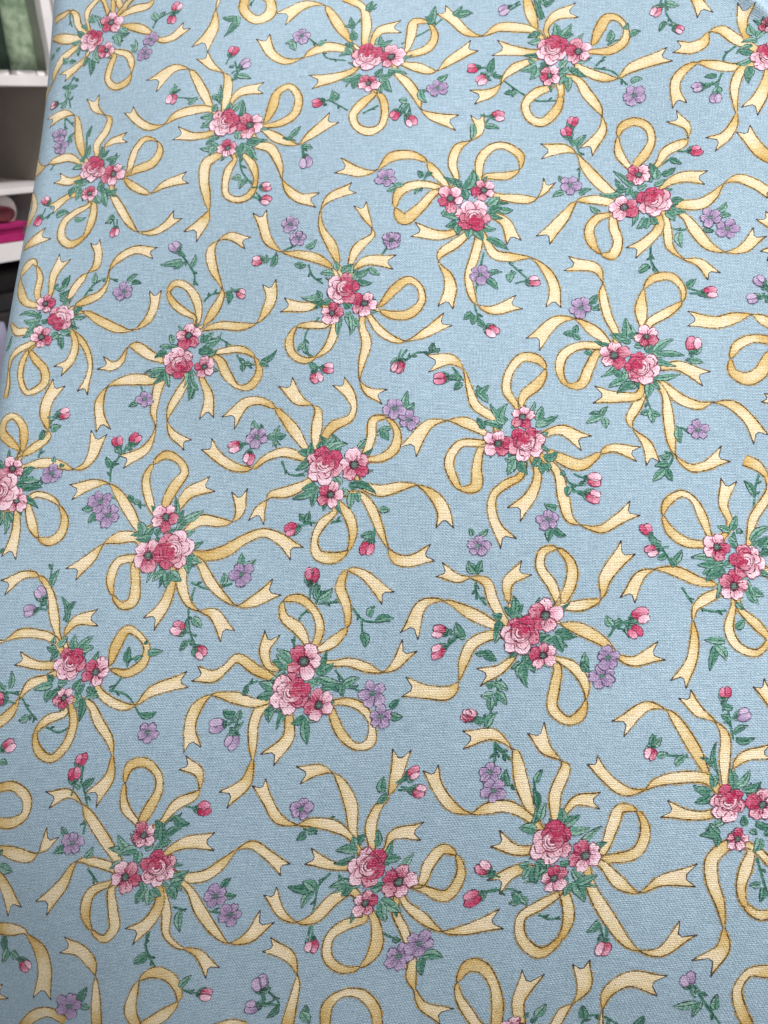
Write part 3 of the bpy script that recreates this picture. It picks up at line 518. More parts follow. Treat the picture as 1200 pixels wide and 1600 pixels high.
('s',3741,3720,3919,3787),('s',4109,3490,4165,3325,4322,3194),('s',5182,3680,5098,3546),('s',4287,2706,4118,2507,4099,2326,4210,2057),('s',5617,2134,5855,2140),('s',3512,3562,3354,3602),('s',5452,2022,5594,2122),('s',4263,1976,4388,1968),('f',4528,3463,69,4432,3738,154,4270,4049,80,4266,4325,21,4384,4485,131,4686,4609,172),('f',4691,3454,78,4785,3693,155,4992,3889,63,4978,3985,25,4900,4153,115,4820,4336,180),('f',4743,3371,70,4914,3499,147,5259,3475,211),('f',4441,3414,66,4208,3577,150,3976,3648,127,3728,3707,31,3526,3885,141,3437,4138,159,3390,4308,196),('f',4306,2903,97,4105,2864,144,3796,2914,200),('r',5088,2823,58,5291,3057,147,5484,3201,119,5630,3104,89,5669,2888,109,5514,2704,154,5297,2684,132,5113,2756,62),('f',4981,2668,83,5132,2452,124,5352,2313,77,5472,2304,21,5710,2407,137,5983,2586,216),('f',4874,2554,97,4941,2302,146,4888,2019,99,4871,1762,19,4984,1604,121,5164,1534,208),('r',4391,2594,90,4165,2596,112,3975,2584,49,3881,2394,126,3927,2208,117,4109,2090,97,4257,2132,49,4426,2277,126,4504,2561,118),('l',4517,3383,4501,3505,109),('l',4469,3332,4292,3343,116),('l',4568,3353,4691,3454,114),('l',4694,3320,4716,3453,106),('l',4769,3289,4941,3390,123),('l',4796,3208,4982,3174,115),('l',4965,3389,5091,3291,104),('l',4033,3468,3916,3504,132),('l',4057,3507,3982,3459,99),('l',4327,3021,4049,3014,126),('l',4330,2941,4179,2925,100),('l',4303,2996,4249,3092,99),('l',4330,2941,4207,2843,88),('l',4707,2813,4630,2923,134),('l',4734,2732,4637,2685,121),('l',4710,2707,4718,2444,121),('l',4761,2652,4850,2542,117),('l',4075,3735,4200,3848,115),('l',3593,3502,3638,3687,120),('l',3512,3562,3508,3670,97),('l',4098,2352,4001,2254,88),('l',4113,2298,4142,2192,96),('l',4263,1976,4210,2057,108),('l',5831,2141,5806,2259,95),('l',5855,2140,5902,2191,61),('l',5453,2009,5428,2049,129),('b',3374,3605,96,180,'k'),('b',5354,1943,109,260,'k'),('b',4281,1846,107,300,'k'),('b',4437,1965,96,350,'k'),('b',5927,1748,103,180,'r'),('v',3835,4113,145),('v',3954,3893,133),('v',5254,3793,140),('d',4898,2870,200,160),('d',4461,2748,170,60),('o',4600,3097,248,190),),
 (
('s',8669,3542,8667,3322,8757,3127),('s',9074,2904,9296,2815),('s',7847,2729,8000,2657),('s',8801,1026,8961,973),('s',8644,706,8741,654,8653,445),('s',8463,1436,8524,1215),('s',9048,1874,9100,2070),('f',8159,2281,96,8072,2559,121,8027,2904,105,8036,3061,21,7955,3290,152,7624,3380,223),('f',8049,2167,85,7879,2357,168,7653,2539,43,7415,2523,163,7140,2229,242),('r',7956,2112,107,7686,2141,126,7486,2015,143,7437,1780,109,7520,1602,90,7686,1596,137,7799,1824,137,7926,2039,107),('r',8499,2369,77,8490,2625,175,8550,2927,48,8676,3071,126,8883,3085,126,9022,2893,79,8996,2714,58,8820,2575,136,8579,2424,120),('f',8663,1797,73,8892,1820,147,9184,1663,211),('f',8473,1603,101,8353,1298,140,8254,1107,100,8286,998,21,8448,784,136,8499,573,169),('f',8387,1437,111,8133,1413,157,7882,1447,227),('f',8722,1544,99,8887,1377,149,9108,1295,114,9286,1335,19,9508,1294,135,9693,1107,158,9801,896,212),('f',8691,1461,82,8722,1160,142,8739,839,117,8778,655,26,8956,500,101,9132,528,126,9352,661,210),('l',8285,2245,8289,2500,138),('l',8284,2216,8134,2298,120),('l',8333,2184,8231,2188,118),('l',8311,2244,8417,2298,96),('l',8380,2123,8480,2090,179),('l',8501,2031,8660,2112,133),('l',8603,2027,8842,2178,123),('l',8677,1996,8953,1960,101),('l',8603,2027,8751,1965,127),('l',7760,2062,7834,1999,97),('l',8200,1694,8077,1755,118),('l',8248,1636,8040,1556,130),('l',8322,1606,8136,1469,134),('l',8345,1577,8291,1522,109),('l',8524,1602,8486,1408,140),('l',8578,1657,8885,1708,102),('l',8551,1630,8645,1517,104),('l',8499,1215,8397,1188,128),('l',8526,1242,8529,1079,135),('l',8523,1188,8622,1160,99),('l',7642,2310,7512,2332,121),('l',7657,2339,7675,2445,110),('l',7642,2310,7717,2245,99),('l',7848,2760,7947,2879,133),('l',7871,2696,7974,2658,80),('l',9075,2919,9185,3017,110),('l',9048,1874,9185,1857,95),('l',9050,1902,8987,1903,66),('l',8837,999,8851,827,121),('l',8716,654,8590,640,101),('l',8684,549,8533,521,101),('l',8630,470,8498,339,132),('l',8667,471,8722,342,110),('l',8611,3264,8503,3195,136),('l',7905,1166,7781,1197,91),('l',7918,1166,7737,1073,114),('l',7942,1138,7960,1014,119),('l',7918,1166,7999,1276,82),('b',9103,2107,123,80,'k'),('b',9352,2818,109,0,'k'),('v',7740,2699,167),('v',9074,974,145),('d',8116,1987,225,320),('d',8528,2234,165,280),('o',8448,1802,237,330),),
 (
('s',5462,2024,5601,2126,5824,2135),('s',5992,1732,6184,1725),('s',6074,1912,6225,1709),('s',7398,450,7519,286,7697,285),('s',7517,233,7665,126),('s',6363,-932,6398,-1110),('s',6416,-649,6396,-804),('f',6610,1145,111,6372,1359,132,6292,1601,87,6212,1876,39,6047,2020,170,5797,1982,246),('f',6475,977,84,6236,1130,160,6007,1162,23,5776,1117,145,5535,795,255),('r',6473,834,102,6181,844,114,6034,623,134,6100,370,105,6178,258,98,6362,281,161,6377,528,132,6446,779,96),('r',6879,1340,82,6764,1552,123,6810,1822,117,6977,2014,140,7164,1974,137,7253,1832,59,7153,1626,157,6989,1483,140,6938,1338,70),('f',7196,925,79,7418,990,142,7683,831,222),('f',7228,728,60,7404,614,154,7631,529,163,7881,677,80,8025,745,110,8303,677,192),('f',7347,450,108,7412,127,154,7479,-138,113,7603,-216,24,7853,-267,108,8032,-161,142,8227,-29,202),('f',7115,413,103,7031,158,154,6847,-53,223),('f',6909,404,92,6726,299,118,6581,167,105,6552,-21,124,6615,-234,138,6730,-406,219),('l',6663,1115,6760,1344,160),('l',6742,1112,6637,1174,109),('l',6689,1085,6635,1029,110),('l',6476,1035,6397,1182,103),('l',6819,1023,6899,1077,162),('l',7137,1127,7195,1299,143),('l',7136,1098,7374,1177,121),('l',7109,1070,7265,1066,120),('l',6888,625,6732,629,130),('l',6836,599,6754,435,136),('l',6914,597,6987,430,136),('l',7147,619,7066,510,151),('l',7198,618,7356,697,147),('l',7222,562,7244,452,152),('l',7145,564,7167,426,126),('l',7398,450,7447,395,78),('l',7493,260,7463,140,107),('l',7519,286,7569,259,76),('l',6427,1476,6401,1626,132),('l',6427,1506,6537,1621,101),('l',6427,1506,6520,1398,115),('l',6400,1507,6374,1568,119),('l',6184,1695,6102,1593,131),('l',6157,1726,6074,1790,75),('l',5824,2135,5837,2258,111),('l',5462,2024,5434,2055,120),('l',7331,-5,7193,49,111),('l',7274,-268,7235,-410,130),('l',7300,-268,7424,-346,101),('l',6320,-335,6280,-255,106),('l',6410,-336,6500,-259,87),('l',6395,-778,6289,-674,131),('l',6395,-778,6429,-650,92),('b',5365,1942,117,250,'k'),('b',5923,1759,104,190,'r'),('b',7789,344,110,350,'k'),('b',7767,139,109,340,'k'),('v',7226,-150,149),('v',6391,-467,155),('d',6644,829,197,340),('d',6955,1176,182,280),('o',6997,818,249,300),),
 (
('s',4874,832,4982,957,5256,1107,5421,1101),('s',3855,702,3952,524,4183,486),('s',4182,-133,4377,-137),('s',4543,-141,4679,-116),('s',3304,969,3453,990),('s',3427,932,3390,815),('s',5117,-206,5097,-394),('s',3747,1061,3772,882),('s',4428,-920,4444,-1104,4299,-1262),('s',4476,-1157,4742,-1131),('f',4196,831,77,4009,1105,167,3726,1437,85,3509,1558,119,3297,1543,169,3098,1314,261),('f',4309,884,92,4312,1148,163,4317,1369,97,4241,1448,26,4047,1535,164,3873,1774,221),('f',4419,966,108,4527,1137,157,4750,1244,108,4802,1389,85,4724,1601,162,4605,1743,186),('f',4114,748,125,3878,818,142,3647,757,105,3448,621,67,3207,648,132,2952,811,158,2801,969,200),('f',4230,398,106,3965,280,164,3736,246,89,3683,176,42,3604,51,168,3568,-76,214),('r',4960,743,97,5037,970,130,5060,1202,123,5226,1225,80,5367,1045,93,5344,815,147,5181,692,121,5017,669,75),('f',4886,377,77,5162,258,171,5432,306,128,5634,314,33,5861,157,149,5967,-35,183,5981,-196,209),('f',4918,209,81,5057,40,134,5172,-234,111,5287,-477,36,5400,-611,144,5559,-639,159,5805,-550,208),('r',4593,9,74,4433,-152,131,4346,-356,95,4399,-546,146,4593,-588,163,4778,-497,72,4834,-255,125,4759,-36,140,4674,63,97),('l',4229,743,4250,916,126),('l',4230,714,4064,577,138),('l',4228,772,4082,808,135),('l',4368,823,4392,938,131),('l',4424,850,4561,974,138),('l',4482,818,4719,881,127),('l',4330,366,4162,315,138),('l',4333,281,4054,192,127),('l',4334,253,4299,86,122),('l',4666,356,4578,471,162),('l',4723,298,4671,188,136),('l',4777,324,4887,349,136),('l',4807,240,4784,46,138),('l',4862,238,4892,126,112),('l',5146,1053,5284,1077,110),('l',5174,1052,5259,933,129),('l',4874,832,4969,943,99),('l',4209,-106,4135,-21,144),('l',4238,-134,4260,4,99),('l',4129,-187,4132,-243,127),('l',3474,1138,3435,1276,137),('l',3534,1134,3544,1223,100),('l',3749,1032,3630,1039,137),('l',3749,1032,3800,1177,115),('l',3778,1030,3895,1053,115),('l',3751,1002,3726,915,115),('l',5166,10,5288,7,135),('l',5093,-287,4945,-311,123),('l',5069,-367,5123,-394,110),('l',5445,1334,5497,1569,134),('l',5500,1332,5582,1418,111),('l',4428,-920,4349,-946,147),('l',4466,-1052,4608,-973,114),('l',4444,-1104,4403,-946,81),('b',3186,932,109,190,'k'),('b',3394,756,108,260,'k'),('b',4041,-219,112,200,'r'),('b',5025,-479,118,250,'r'),('b',4344,-800,119,90,'r'),('v',3495,1047,175),('v',5334,1353,166),('v',5516,1191,153),('d',4825,605,231,315),('d',4531,219,196,160),('o',4433,619,274,240),),
 (
('s',402,851,434,987),('s',423,1101,455,1238),('s',512,1353,638,1446),('s',301,513,463,468,521,558),('s',518,1284,532,1376),('r',124,941,47,-26,1078,136,-163,1225,152,-140,1384,130,-18,1446,95,133,1307,122,174,1123,131,158,941,60),('f',176,873,71,322,987,133,508,1147,94,500,1238,53,433,1468,158,458,1677,179,574,1899,206),('f',236,715,93,455,772,146,703,750,134,910,689,41,1062,738,95,1158,897,164,1212,1171,231),('r',304,267,70,432,334,90,662,267,77,761,178,43,862,-21,112,810,-240,147,663,-316,129,521,-262,54,423,-108,143,343,112,110,306,245,44),('f',179,68,100,194,-174,138,147,-500,211),('r',-57,25,77,-123,-82,116),('l',202,602,326,715,128),('l',227,580,191,490,130),('l',234,513,424,513,126),('l',126,468,236,490,132),('l',124,490,110,401,110),('l',-80,672,-137,811,122),('l',29,91,38,-195,110),('l',54,69,134,-42,117),('l',-7,3,-44,-85,106),('l',545,1238,674,1296,122),('l',632,783,625,863,105),('l',704,738,771,738,80),('l',423,1101,433,1238,90),('l',4,-456,55,-413,104),('b',702,1481,100,20,'k'),('b',1491,1077,96,100,'r'),('b',1739,1107,110,50,'r'),('s',1524,848,1561,939,1507,1031),('s',1445,510,1438,690,1524,848),('s',1583,939,1710,1050),('l',1424,713,1354,850,104),('l',1447,713,1483,803,61),('l',1538,939,1465,997,96),('l',1627,961,1689,1028,86),('v',614,625,162),('d',58,692,185,260),('d',160,245,171,160),('o',-87,392,303,0),),
 (
('s',1490,287,1731,239,1977,161),('s',2822,-941,2779,-1205,2840,-1493,2975,-1724),('s',2758,-886,3023,-969,3267,-918,3319,-892),('s',2710,-1467,2808,-1389),('f',1988,-182,93,1746,109,166,1572,344,127,1425,477,28,1205,479,144,938,379,212),('f',1913,-280,137,1646,-275,177,1451,-357,43,1302,-539,168,1085,-733,224),('r',1937,-546,106,1695,-599,131,1629,-819,139,1698,-1039,81,1856,-1175,104,1991,-1122,173,1991,-878,143,1950,-630,124),('r',2139,42,73,2027,247,132,1951,540,121,2034,744,70,2202,871,132,2422,759,100,2496,609,130,2367,410,177,2272,182,137),('f',2430,91,88,2585,315,187,2871,418,219),('f',2609,-198,92,2799,-63,164,3063,-99,129,3234,-91,47,3325,32,135,3306,285,215),('f',2881,-537,148,3160,-487,190,3425,-330,144,3670,-253,126,3897,-339,156,4099,-503,220),('f',2834,-617,106,3009,-862,150,3232,-1076,90,3410,-1181,21,3621,-1129,159,3872,-973,232),('f',2612,-668,117,2629,-885,162,2770,-1153,87,2925,-1245,30,3124,-1285,149,3324,-1529,209),('f',2500,-884,120,2434,-1178,175,2298,-1376,230),('l',1996,-239,1915,-67,169),('l',2029,-268,2130,-129,134),('l',2118,-270,1915,-294,133),('l',2174,-243,2252,-160,123),('l',2193,-384,2207,-272,164),('l',2292,-246,2429,-165,126),('l',2449,-81,2535,73,135),('l',2511,-111,2620,-29,109),('l',2564,-56,2801,64,127),('l',2643,-477,2845,-357,123),('l',2676,-505,2863,-618,139),('l',2680,-533,2710,-751,165),('l',2363,-746,2235,-853,130),('l',2392,-746,2422,-937,165),('l',2450,-747,2611,-858,171),('l',1791,238,1723,312,125),('l',1822,223,1913,206,121),('l',3184,-917,3193,-771,115),('l',3377,-680,3402,-519,121),('l',3432,-680,3590,-602,105),('l',2856,-1337,2983,-1441,145),('l',2820,-1622,2758,-1738,107),('l',2975,-1724,2912,-1673,115),('l',1239,159,1096,132,132),('l',1310,58,1206,-56,136),('b',2682,-1467,120,160,'k'),('b',3023,-1762,106,320,'k'),('v',1334,231,182),('v',1473,41,187),('v',3431,-787,174),('d',2293,-5,216,300),('d',2109,-522,236,340),('o',2465,-445,287,20),),
 (
('s',6409,-654,6376,-876,6398,-1040,6514,-1177),('s',6080,-1691,6162,-1556,6271,-1555),('s',6735,-2344,6739,-2161,6694,-2004),('s',7945,-1542,8043,-1409,8225,-1327),('s',8045,-1435,8204,-1460),('s',6796,-2756,6830,-2961),('s',6805,-2808,7012,-2955),('s',7737,-1938,7816,-1937),('f',6742,-1366,94,6592,-1123,138,6500,-904,123,6306,-847,44,6169,-860,109,5956,-761,180),('f',6639,-1420,105,6358,-1285,158,5990,-1121,38,5744,-1175,144,5633,-1503,230),('f',6620,-1527,121,6387,-1635,157,6301,-1850,128,6271,-2063,34,6180,-2196,172,5936,-2200,174,5668,-2151,226),('f',6882,-1765,77,6738,-1925,127,6534,-2006,209),('f',6783,-1150,64,6758,-905,149,6942,-755,205),('r',7345,-1175,74,7283,-960,132,7130,-714,118,7168,-535,110,7329,-508,83,7492,-687,123,7495,-905,150,7384,-1148,114),('f',7386,-1202,81,7637,-1173,146,7846,-1091,54,7895,-847,166,8136,-517,220),('f',7396,-1389,58,7624,-1453,162,7895,-1596,118,8062,-1751,66,8249,-1814,121,8529,-1705,227),('r',7373,-1799,66,7577,-1888,126,7723,-2068,111,7754,-2248,37,7710,-2428,140,7589,-2495,105,7391,-2357,130,7388,-2099,132,7394,-1891,95),('l',6712,-1312,6602,-1285,126),('l',6695,-1446,6654,-1607,121),('l',6689,-1366,6645,-1500,131),('l',6844,-1285,6833,-1082,135),('l',6898,-1285,6945,-1177,105),('l',6818,-1285,6732,-1204,100),('l',7129,-1551,7259,-1523,157),('l',7337,-1496,7538,-1547,134),('l',7338,-1522,7431,-1706,135),('l',7314,-1549,7186,-1603,119),('l',6532,-1741,6438,-1742,108),('l',6588,-1767,6647,-1820,128),('l',6530,-1715,6674,-1820,128),('l',6969,-1843,6869,-1910,127),('l',7019,-1816,7075,-2104,133),('l',7021,-1842,7137,-1946,126),('l',6984,-1869,6958,-2001,103),('l',6703,-2083,6844,-2159,110),('l',6706,-2109,6596,-2084,109),('l',6692,-2214,6561,-2229,116),('l',6715,-2188,6851,-2316,122),('l',6669,-2241,6690,-2397,115),('l',6663,-2579,6759,-2421,123),('l',6607,-2554,6489,-2479,101),('l',6271,-1555,6176,-1394,140),('l',6299,-1555,6217,-1556,109),('l',6130,-1502,6073,-1475,96),('l',7711,-1938,7695,-1730,131),('l',7737,-1938,7677,-1835,97),('l',6358,-793,6285,-653,141),('l',6386,-793,6436,-655,109),('l',7991,-1409,7920,-1304,135),('l',8016,-1383,8094,-1355,78),('l',8202,-1433,8150,-1434,105),('b',5979,-1497,104,170,'k'),('b',5981,-1718,114,210,'k'),('b',6453,-2454,90,160,'k'),('b',8308,-1299,127,20,'k'),('b',8252,-1480,111,320,'r'),('v',7965,-1779,162),('v',7911,-1988,166),('d',7213,-1297,224,210),('d',7220,-1761,174,150),('o',6928,-1525,240,240),),
 (
('s',8617,-591,8491,-382,8400,-286),('s',8617,-591,8717,-761),('s',8781,-949,8929,-1154,9112,-1227,9295,-1215),('s',9662,2,9701,257,9761,435),('r',9125,-334,66,9052,-102,125,8952,112,80,8823,179,90,8644,68,108,8588,-89,46,8664,-282,122,8848,-415,125,9063,-440,89),('f',9369,-176,77,9309,58,125,9385,324,187),('r',9592,-339,81,9653,-115,120,9801,100,120,9877,238,111,9843,396,98,9741,534,142,9594,604,163),('f',9189,-916,65,8967,-871,126,8708,-761,134,8465,-746,27,8297,-824,131,8169,-1080,179),('r',9224,-1000,111,9039,-1096,137,8938,-1191,77,8912,-1341,22),('f',8912,-1341,22,8934,-1562,112,8905,-1803,141,8791,-2036,196),('r',9377,-1158,69,9321,-1432,119,9424,-1629,109,9636,-1700,90,9756,-1553,84,9638,-1385,121,9458,-1204,74),('r',9727,-731,115,9832,-807,115),('l',9363,-273,9234,-216,103),('l',9383,-253,9449,-97,119),('l',9438,-272,9511,-291,74),('l',9358,-350,9430,-407,110),('l',9270,-658,8990,-681,131),('l',9286,-735,9079,-870,171),('l',9287,-696,9384,-600,116),('l',9598,-387,9849,-231,116),('l',9705,-463,9822,-347,175),('l',9719,-540,9831,-501,150),('l',9556,-922,9658,-1128,129),('l',9591,-959,9715,-1034,126),('l',9405,-1130,9476,-1204,84),('l',9402,-1427,9492,-1316,111),('l',8672,-666,8779,-512,116),('l',8709,-704,8654,-609,94),('l',8546,-439,8416,-363,112),('l',8599,-572,8504,-612,114),('l',9676,178,9584,336,105),('l',9280,-1572,9064,-1560,108),('l',9205,-1608,9123,-1887,130),('l',9188,-1632,9288,-1776,127),('b',8382,-258,92,120,'r'),('b',8431,-527,95,200,'k'),('d',9203,-468,182,330),('d',9382,-933,194,90),('o',9548,-637,222,0),),
 (
('s',4652,-3770,4781,-3843,4891,-3838),('s',4969,-3703,5139,-3722,5285,-3871),('s',5180,-4323,5079,-4461,5092,-4753,5118,-5072),('s',5836,-4797,6021,-4963,6227,-5021),('s',5723,-3280,5889,-3171),('s',5761,-3330,5972,-3321),('s',5553,-3494,5632,-3361),('f',5359,-3893,96,5228,-3509,172,5034,-3242,90,4936,-3167,22,4763,-3133,139,4554,-3192,212),('f',5318,-3895,73,5070,-3777,150,4787,-3751,117,4628,-3784,32,4392,-3727,128,4206,-3521,132,4068,-3325,169),('f',5600,-3983,96,5530,-3754,154,5564,-3545,114,5665,-3386,74,5711,-3152,172,5718,-2907,220),('f',5779,-3997,74,5822,-3840,129,6115,-3785,200),('f',5366,-4245,78,5156,-4232,117,4886,-4155,191),('f',5480,-4512,115,5294,-4631,177,5137,-4856,155,4933,-4926,37,4708,-4834,113,4516,-4603,167),('r',5734,-4819,85,5539,-4902,157,5391,-5048,124,5424,-5286,127,5650,-5425,107,5854,-5376,88,5972,-5152,174,5878,-4845,111),('r',6277,-4373,99,6321,-4140,156,6434,-3968,135,6603,-4020,84,6710,-4239,121,6617,-4473,152,6316,-4421,84),('f',6151,-4588,80,6408,-4746,131,6681,-4875,39,6903,-4843,123,7254,-4700,230),('r',6076,-4697,97,6247,-4915,111,6424,-5185,90,6485,-5415,131,6575,-5564,29),('f',6575,-5564,28,6726,-5735,108,7005,-5825,213),('l',5438,-4044,5194,-4059,136),('l',5398,-3995,5346,-3894,138),('l',5419,-3968,5488,-3860,121),('l',5431,-4123,5204,-4203,103),('l',5666,-3979,5623,-3800,105),('l',5805,-4099,5820,-3943,114),('l',5811,-4124,5966,-4101,130),('l',5459,-4435,5296,-4341,135),('l',5493,-4458,5226,-4491,124),('l',5473,-4486,5387,-4571,112),('l',5059,-4489,4729,-4510,165),('l',5039,-4517,4880,-4448,178),('l',5019,-4545,4947,-4737,138),('l',5714,-4468,5859,-4405,150),('l',5882,-4584,6128,-4693,160),('l',5897,-4635,5988,-4809,154),('l',4759,-3871,4668,-3954,114),('l',4784,-3856,4891,-3838,97),('l',5579,-3364,5571,-3196,143),('l',5638,-3387,5553,-3494,111),('l',5925,-3221,5862,-3172,113),('l',5978,-3346,5899,-3350,122),('l',6141,-5004,6227,-5021,111),('l',6539,-5173,6761,-5177,156),('l',6547,-5198,6604,-5376,133),('l',5127,-5099,5124,-5180,93),('b',5913,-3132,99,30,'k'),('b',6013,-3324,99,350,'k'),('b',5196,-5187,110,280,'k'),('b',4704,-5688,131,120,'v'),('s',4802,-5763,4978,-5857),('v',4646,-3598,163),('v',6457,-5038,182),('v',6270,-5200,190),('d',6023,-4366,230,160),('d',5695,-4639,176,20),('o',5606,-4221,255,200),),
 (
('s',445,-2281,659,-2322,827,-2496,984,-2624),('s',1130,-2707,1319,-2768,1475,-2699),('s',2034,-2083,1930,-2258),('s',1901,-2237,2154,-2297,2398,-2550),('s',806,-938,773,-751,774,-609),('s',1059,-1216,1135,-1399),('s',660,-1217,771,-1147),('s',2078,-1951,2107,-1864,2241,-1819),('f',1032,-1558,72,933,-1331,149,786,-962,93,605,-786,80,402,-762,115,152,-914,208),('f',1132,-1558,69,1242,-1376,144,1505,-1331,217),('r',967,-1604,109,703,-1537,126,477,-1538,128,294,-1630,30,146,-1654,73),('f',1069,-1940,114,820,-1942,119,550,-1866,172),('r',984,-2107,109,778,-2187,141,669,-2366,37,585,-2545,149,457,-2658,157,370,-2726,156),('r',1370,-2517,83,1134,-2620,132,1008,-2776,89,1083,-2992,125,1295,-3094,114,1457,-2937,134,1512,-2698,121,1451,-2494,107),('f',1756,-2239,95,1931,-2366,122,2162,-2437,102,2298,-2413,34,2473,-2249,143,2883,-2104,193),('r',1676,-2414,92,1847,-2626,142,2055,-2856,100,2128,-3025,27),('f',2128,-3025,29,2142,-3301,157,1982,-3543,239),('r',1832,-1932,66,1876,-1689,170,1980,-1488,131,2135,-1533,84,2303,-1709,92,2283,-1906,141,2094,-2028,116,1868,-1987,51),('l',1007,-1671,987,-1581,115),('l',1062,-1694,1162,-1581,119),('l',1048,-1739,918,-1717,155),('l',1078,-1761,1004,-1873,105),('l',1326,-1759,1281,-1558,138),('l',1345,-1737,1521,-1579,128),('l',1425,-1758,1562,-1713,129),('l',1117,-1377,982,-1078,98),('l',1114,-1239,1190,-1125,99),('l',802,-915,877,-704,111),('l',2064,-1886,2063,-1710,130),('l',2328,-1774,2513,-1751,116),('l',2258,-1665,2297,-1621,105),('l',2183,-1885,2265,-1819,105),('l',1092,-2139,1001,-2074,158),('l',1102,-2183,866,-2241,142),('l',1094,-2249,1051,-2381,124),('l',1172,-2160,1295,-2158,124),('l',1415,-2244,1482,-2112,123),('l',1474,-2287,1546,-2176,103),('l',1539,-2351,1467,-2461,123),('l',1563,-2351,1577,-2610,128),('l',1607,-2328,1777,-2325,121),('l',510,-2236,475,-2035,113),('l',439,-2259,341,-2171,132),('l',848,-2583,733,-2629,116),('l',881,-2560,884,-2626,65),('l',2393,-2528,2582,-2493,112),('l',660,-1217,620,-1263,131),('l',742,-1124,783,-1078,87),('b',670,-1008,107,130,'v'),('b',565,-1240,107,190,'v'),('b',389,-2371,111,170,'r'),('b',656,-2961,106,30,'k'),('l',584,-2985,542,-3031,131),('l',571,-3162,678,-3181,159),('v',2531,-2738,160),('d',1669,-2022,206,160),('d',1303,-2344,155,270),('o',1290,-1926,237,250),),
 (
('s',4221,-1729,4201,-1575,4250,-1314,4423,-1157,4455,-920),('s',4449,-1157,4689,-1131),('s',4883,-1209,5057,-1363,5373,-1363),('s',5017,-1364,5058,-1620),('s',3660,-2276,3670,-2173,3818,-2094),('s',3537,-2635,3665,-2454),('s',3610,-2735,3652,-2531),('s',4756,-1954,4909,-2104,5137,-2226),('r',4374,-1676,66,4242,-1471,156,4034,-1315,118,4013,-1131,85,4200,-1091,119,4404,-1235,101,4507,-1443,123,4467,-1676,98),('f',4514,-1727,82,4687,-1622,154,4839,-1441,82,4814,-1183,121,4713,-947,140,4793,-750,71,4983,-791,118,5295,-1067,201),('f',4720,-1878,78,4929,-1863,116,5147,-1924,123,5350,-1972,26,5483,-1895,124,5615,-1692,232),('r',4775,-2345,67,4970,-2329,104,5164,-2401,109,5297,-2573,75,5322,-2795,142,5163,-2849,87,4954,-2705,124,4810,-2483,104,4768,-2383,51),('f',4275,-2519,112,4306,-2771,166,4125,-3002,225),('r',3922,-2399,140,3852,-2603,137,3885,-2856,112,3919,-3032,32),('f',3919,-3032,33,3883,-3312,169,3682,-3495,227),('f',3836,-2362,114,3558,-2303,156,3256,-2282,44,3095,-2439,161,3059,-2670,165,3131,-2898,211),('f',4017,-2078,88,3771,-1966,137,3506,-1827,119,3388,-1945,103,3242,-2051,163,3032,-2027,185),('f',3955,-1938,92,3844,-1733,146,3901,-1551,202),('l',4146,-1961,3971,-1861,157),('l',4162,-1884,4013,-1783,140),('l',4150,-1987,4024,-2040,116),('l',4021,-2193,3849,-2119,157),('l',4034,-2269,3852,-2298,146),('l',4028,-2397,4033,-2574,141),('l',4051,-2371,3984,-2448,120),('l',4522,-1982,4720,-1878,150),('l',4545,-1956,4633,-1828,122),('l',4544,-2134,4608,-2032,145),('l',4544,-2134,4400,-2060,166),('l',4586,-2058,4857,-2104,135),('l',4699,-2107,4819,-2206,138),('l',4887,-2129,5060,-2051,125),('l',4887,-2129,4906,-2255,102),('l',4473,-2515,4328,-2594,138),('l',4499,-2514,4613,-2563,155),('l',4481,-2565,4552,-2815,145),('l',5105,-1312,5160,-1196,125),('l',5189,-1363,5397,-1337,120),('l',5046,-1517,5090,-1671,131),('l',4471,-1104,4608,-973,127),('l',4428,-920,4292,-919,152),('l',4417,-1104,4432,-973,104),('l',3594,-2506,3451,-2458,129),('l',3657,-2556,3665,-2454,99),('l',3484,-2636,3421,-2586,142),('l',3636,-2734,3569,-2660,129),('l',5501,-2394,5589,-2293,109),('l',5513,-2468,5658,-2490,116),('l',3660,-2276,3692,-2147,74),('b',4342,-808,124,90,'r'),('b',3398,-2638,116,190,'v'),('b',3613,-2824,115,250,'v'),('v',5255,-2224,190),('v',5401,-2496,158),('d',4358,-1856,252,160),('d',4621,-2373,202,160),('o',4242,-2241,271,210),),
 (
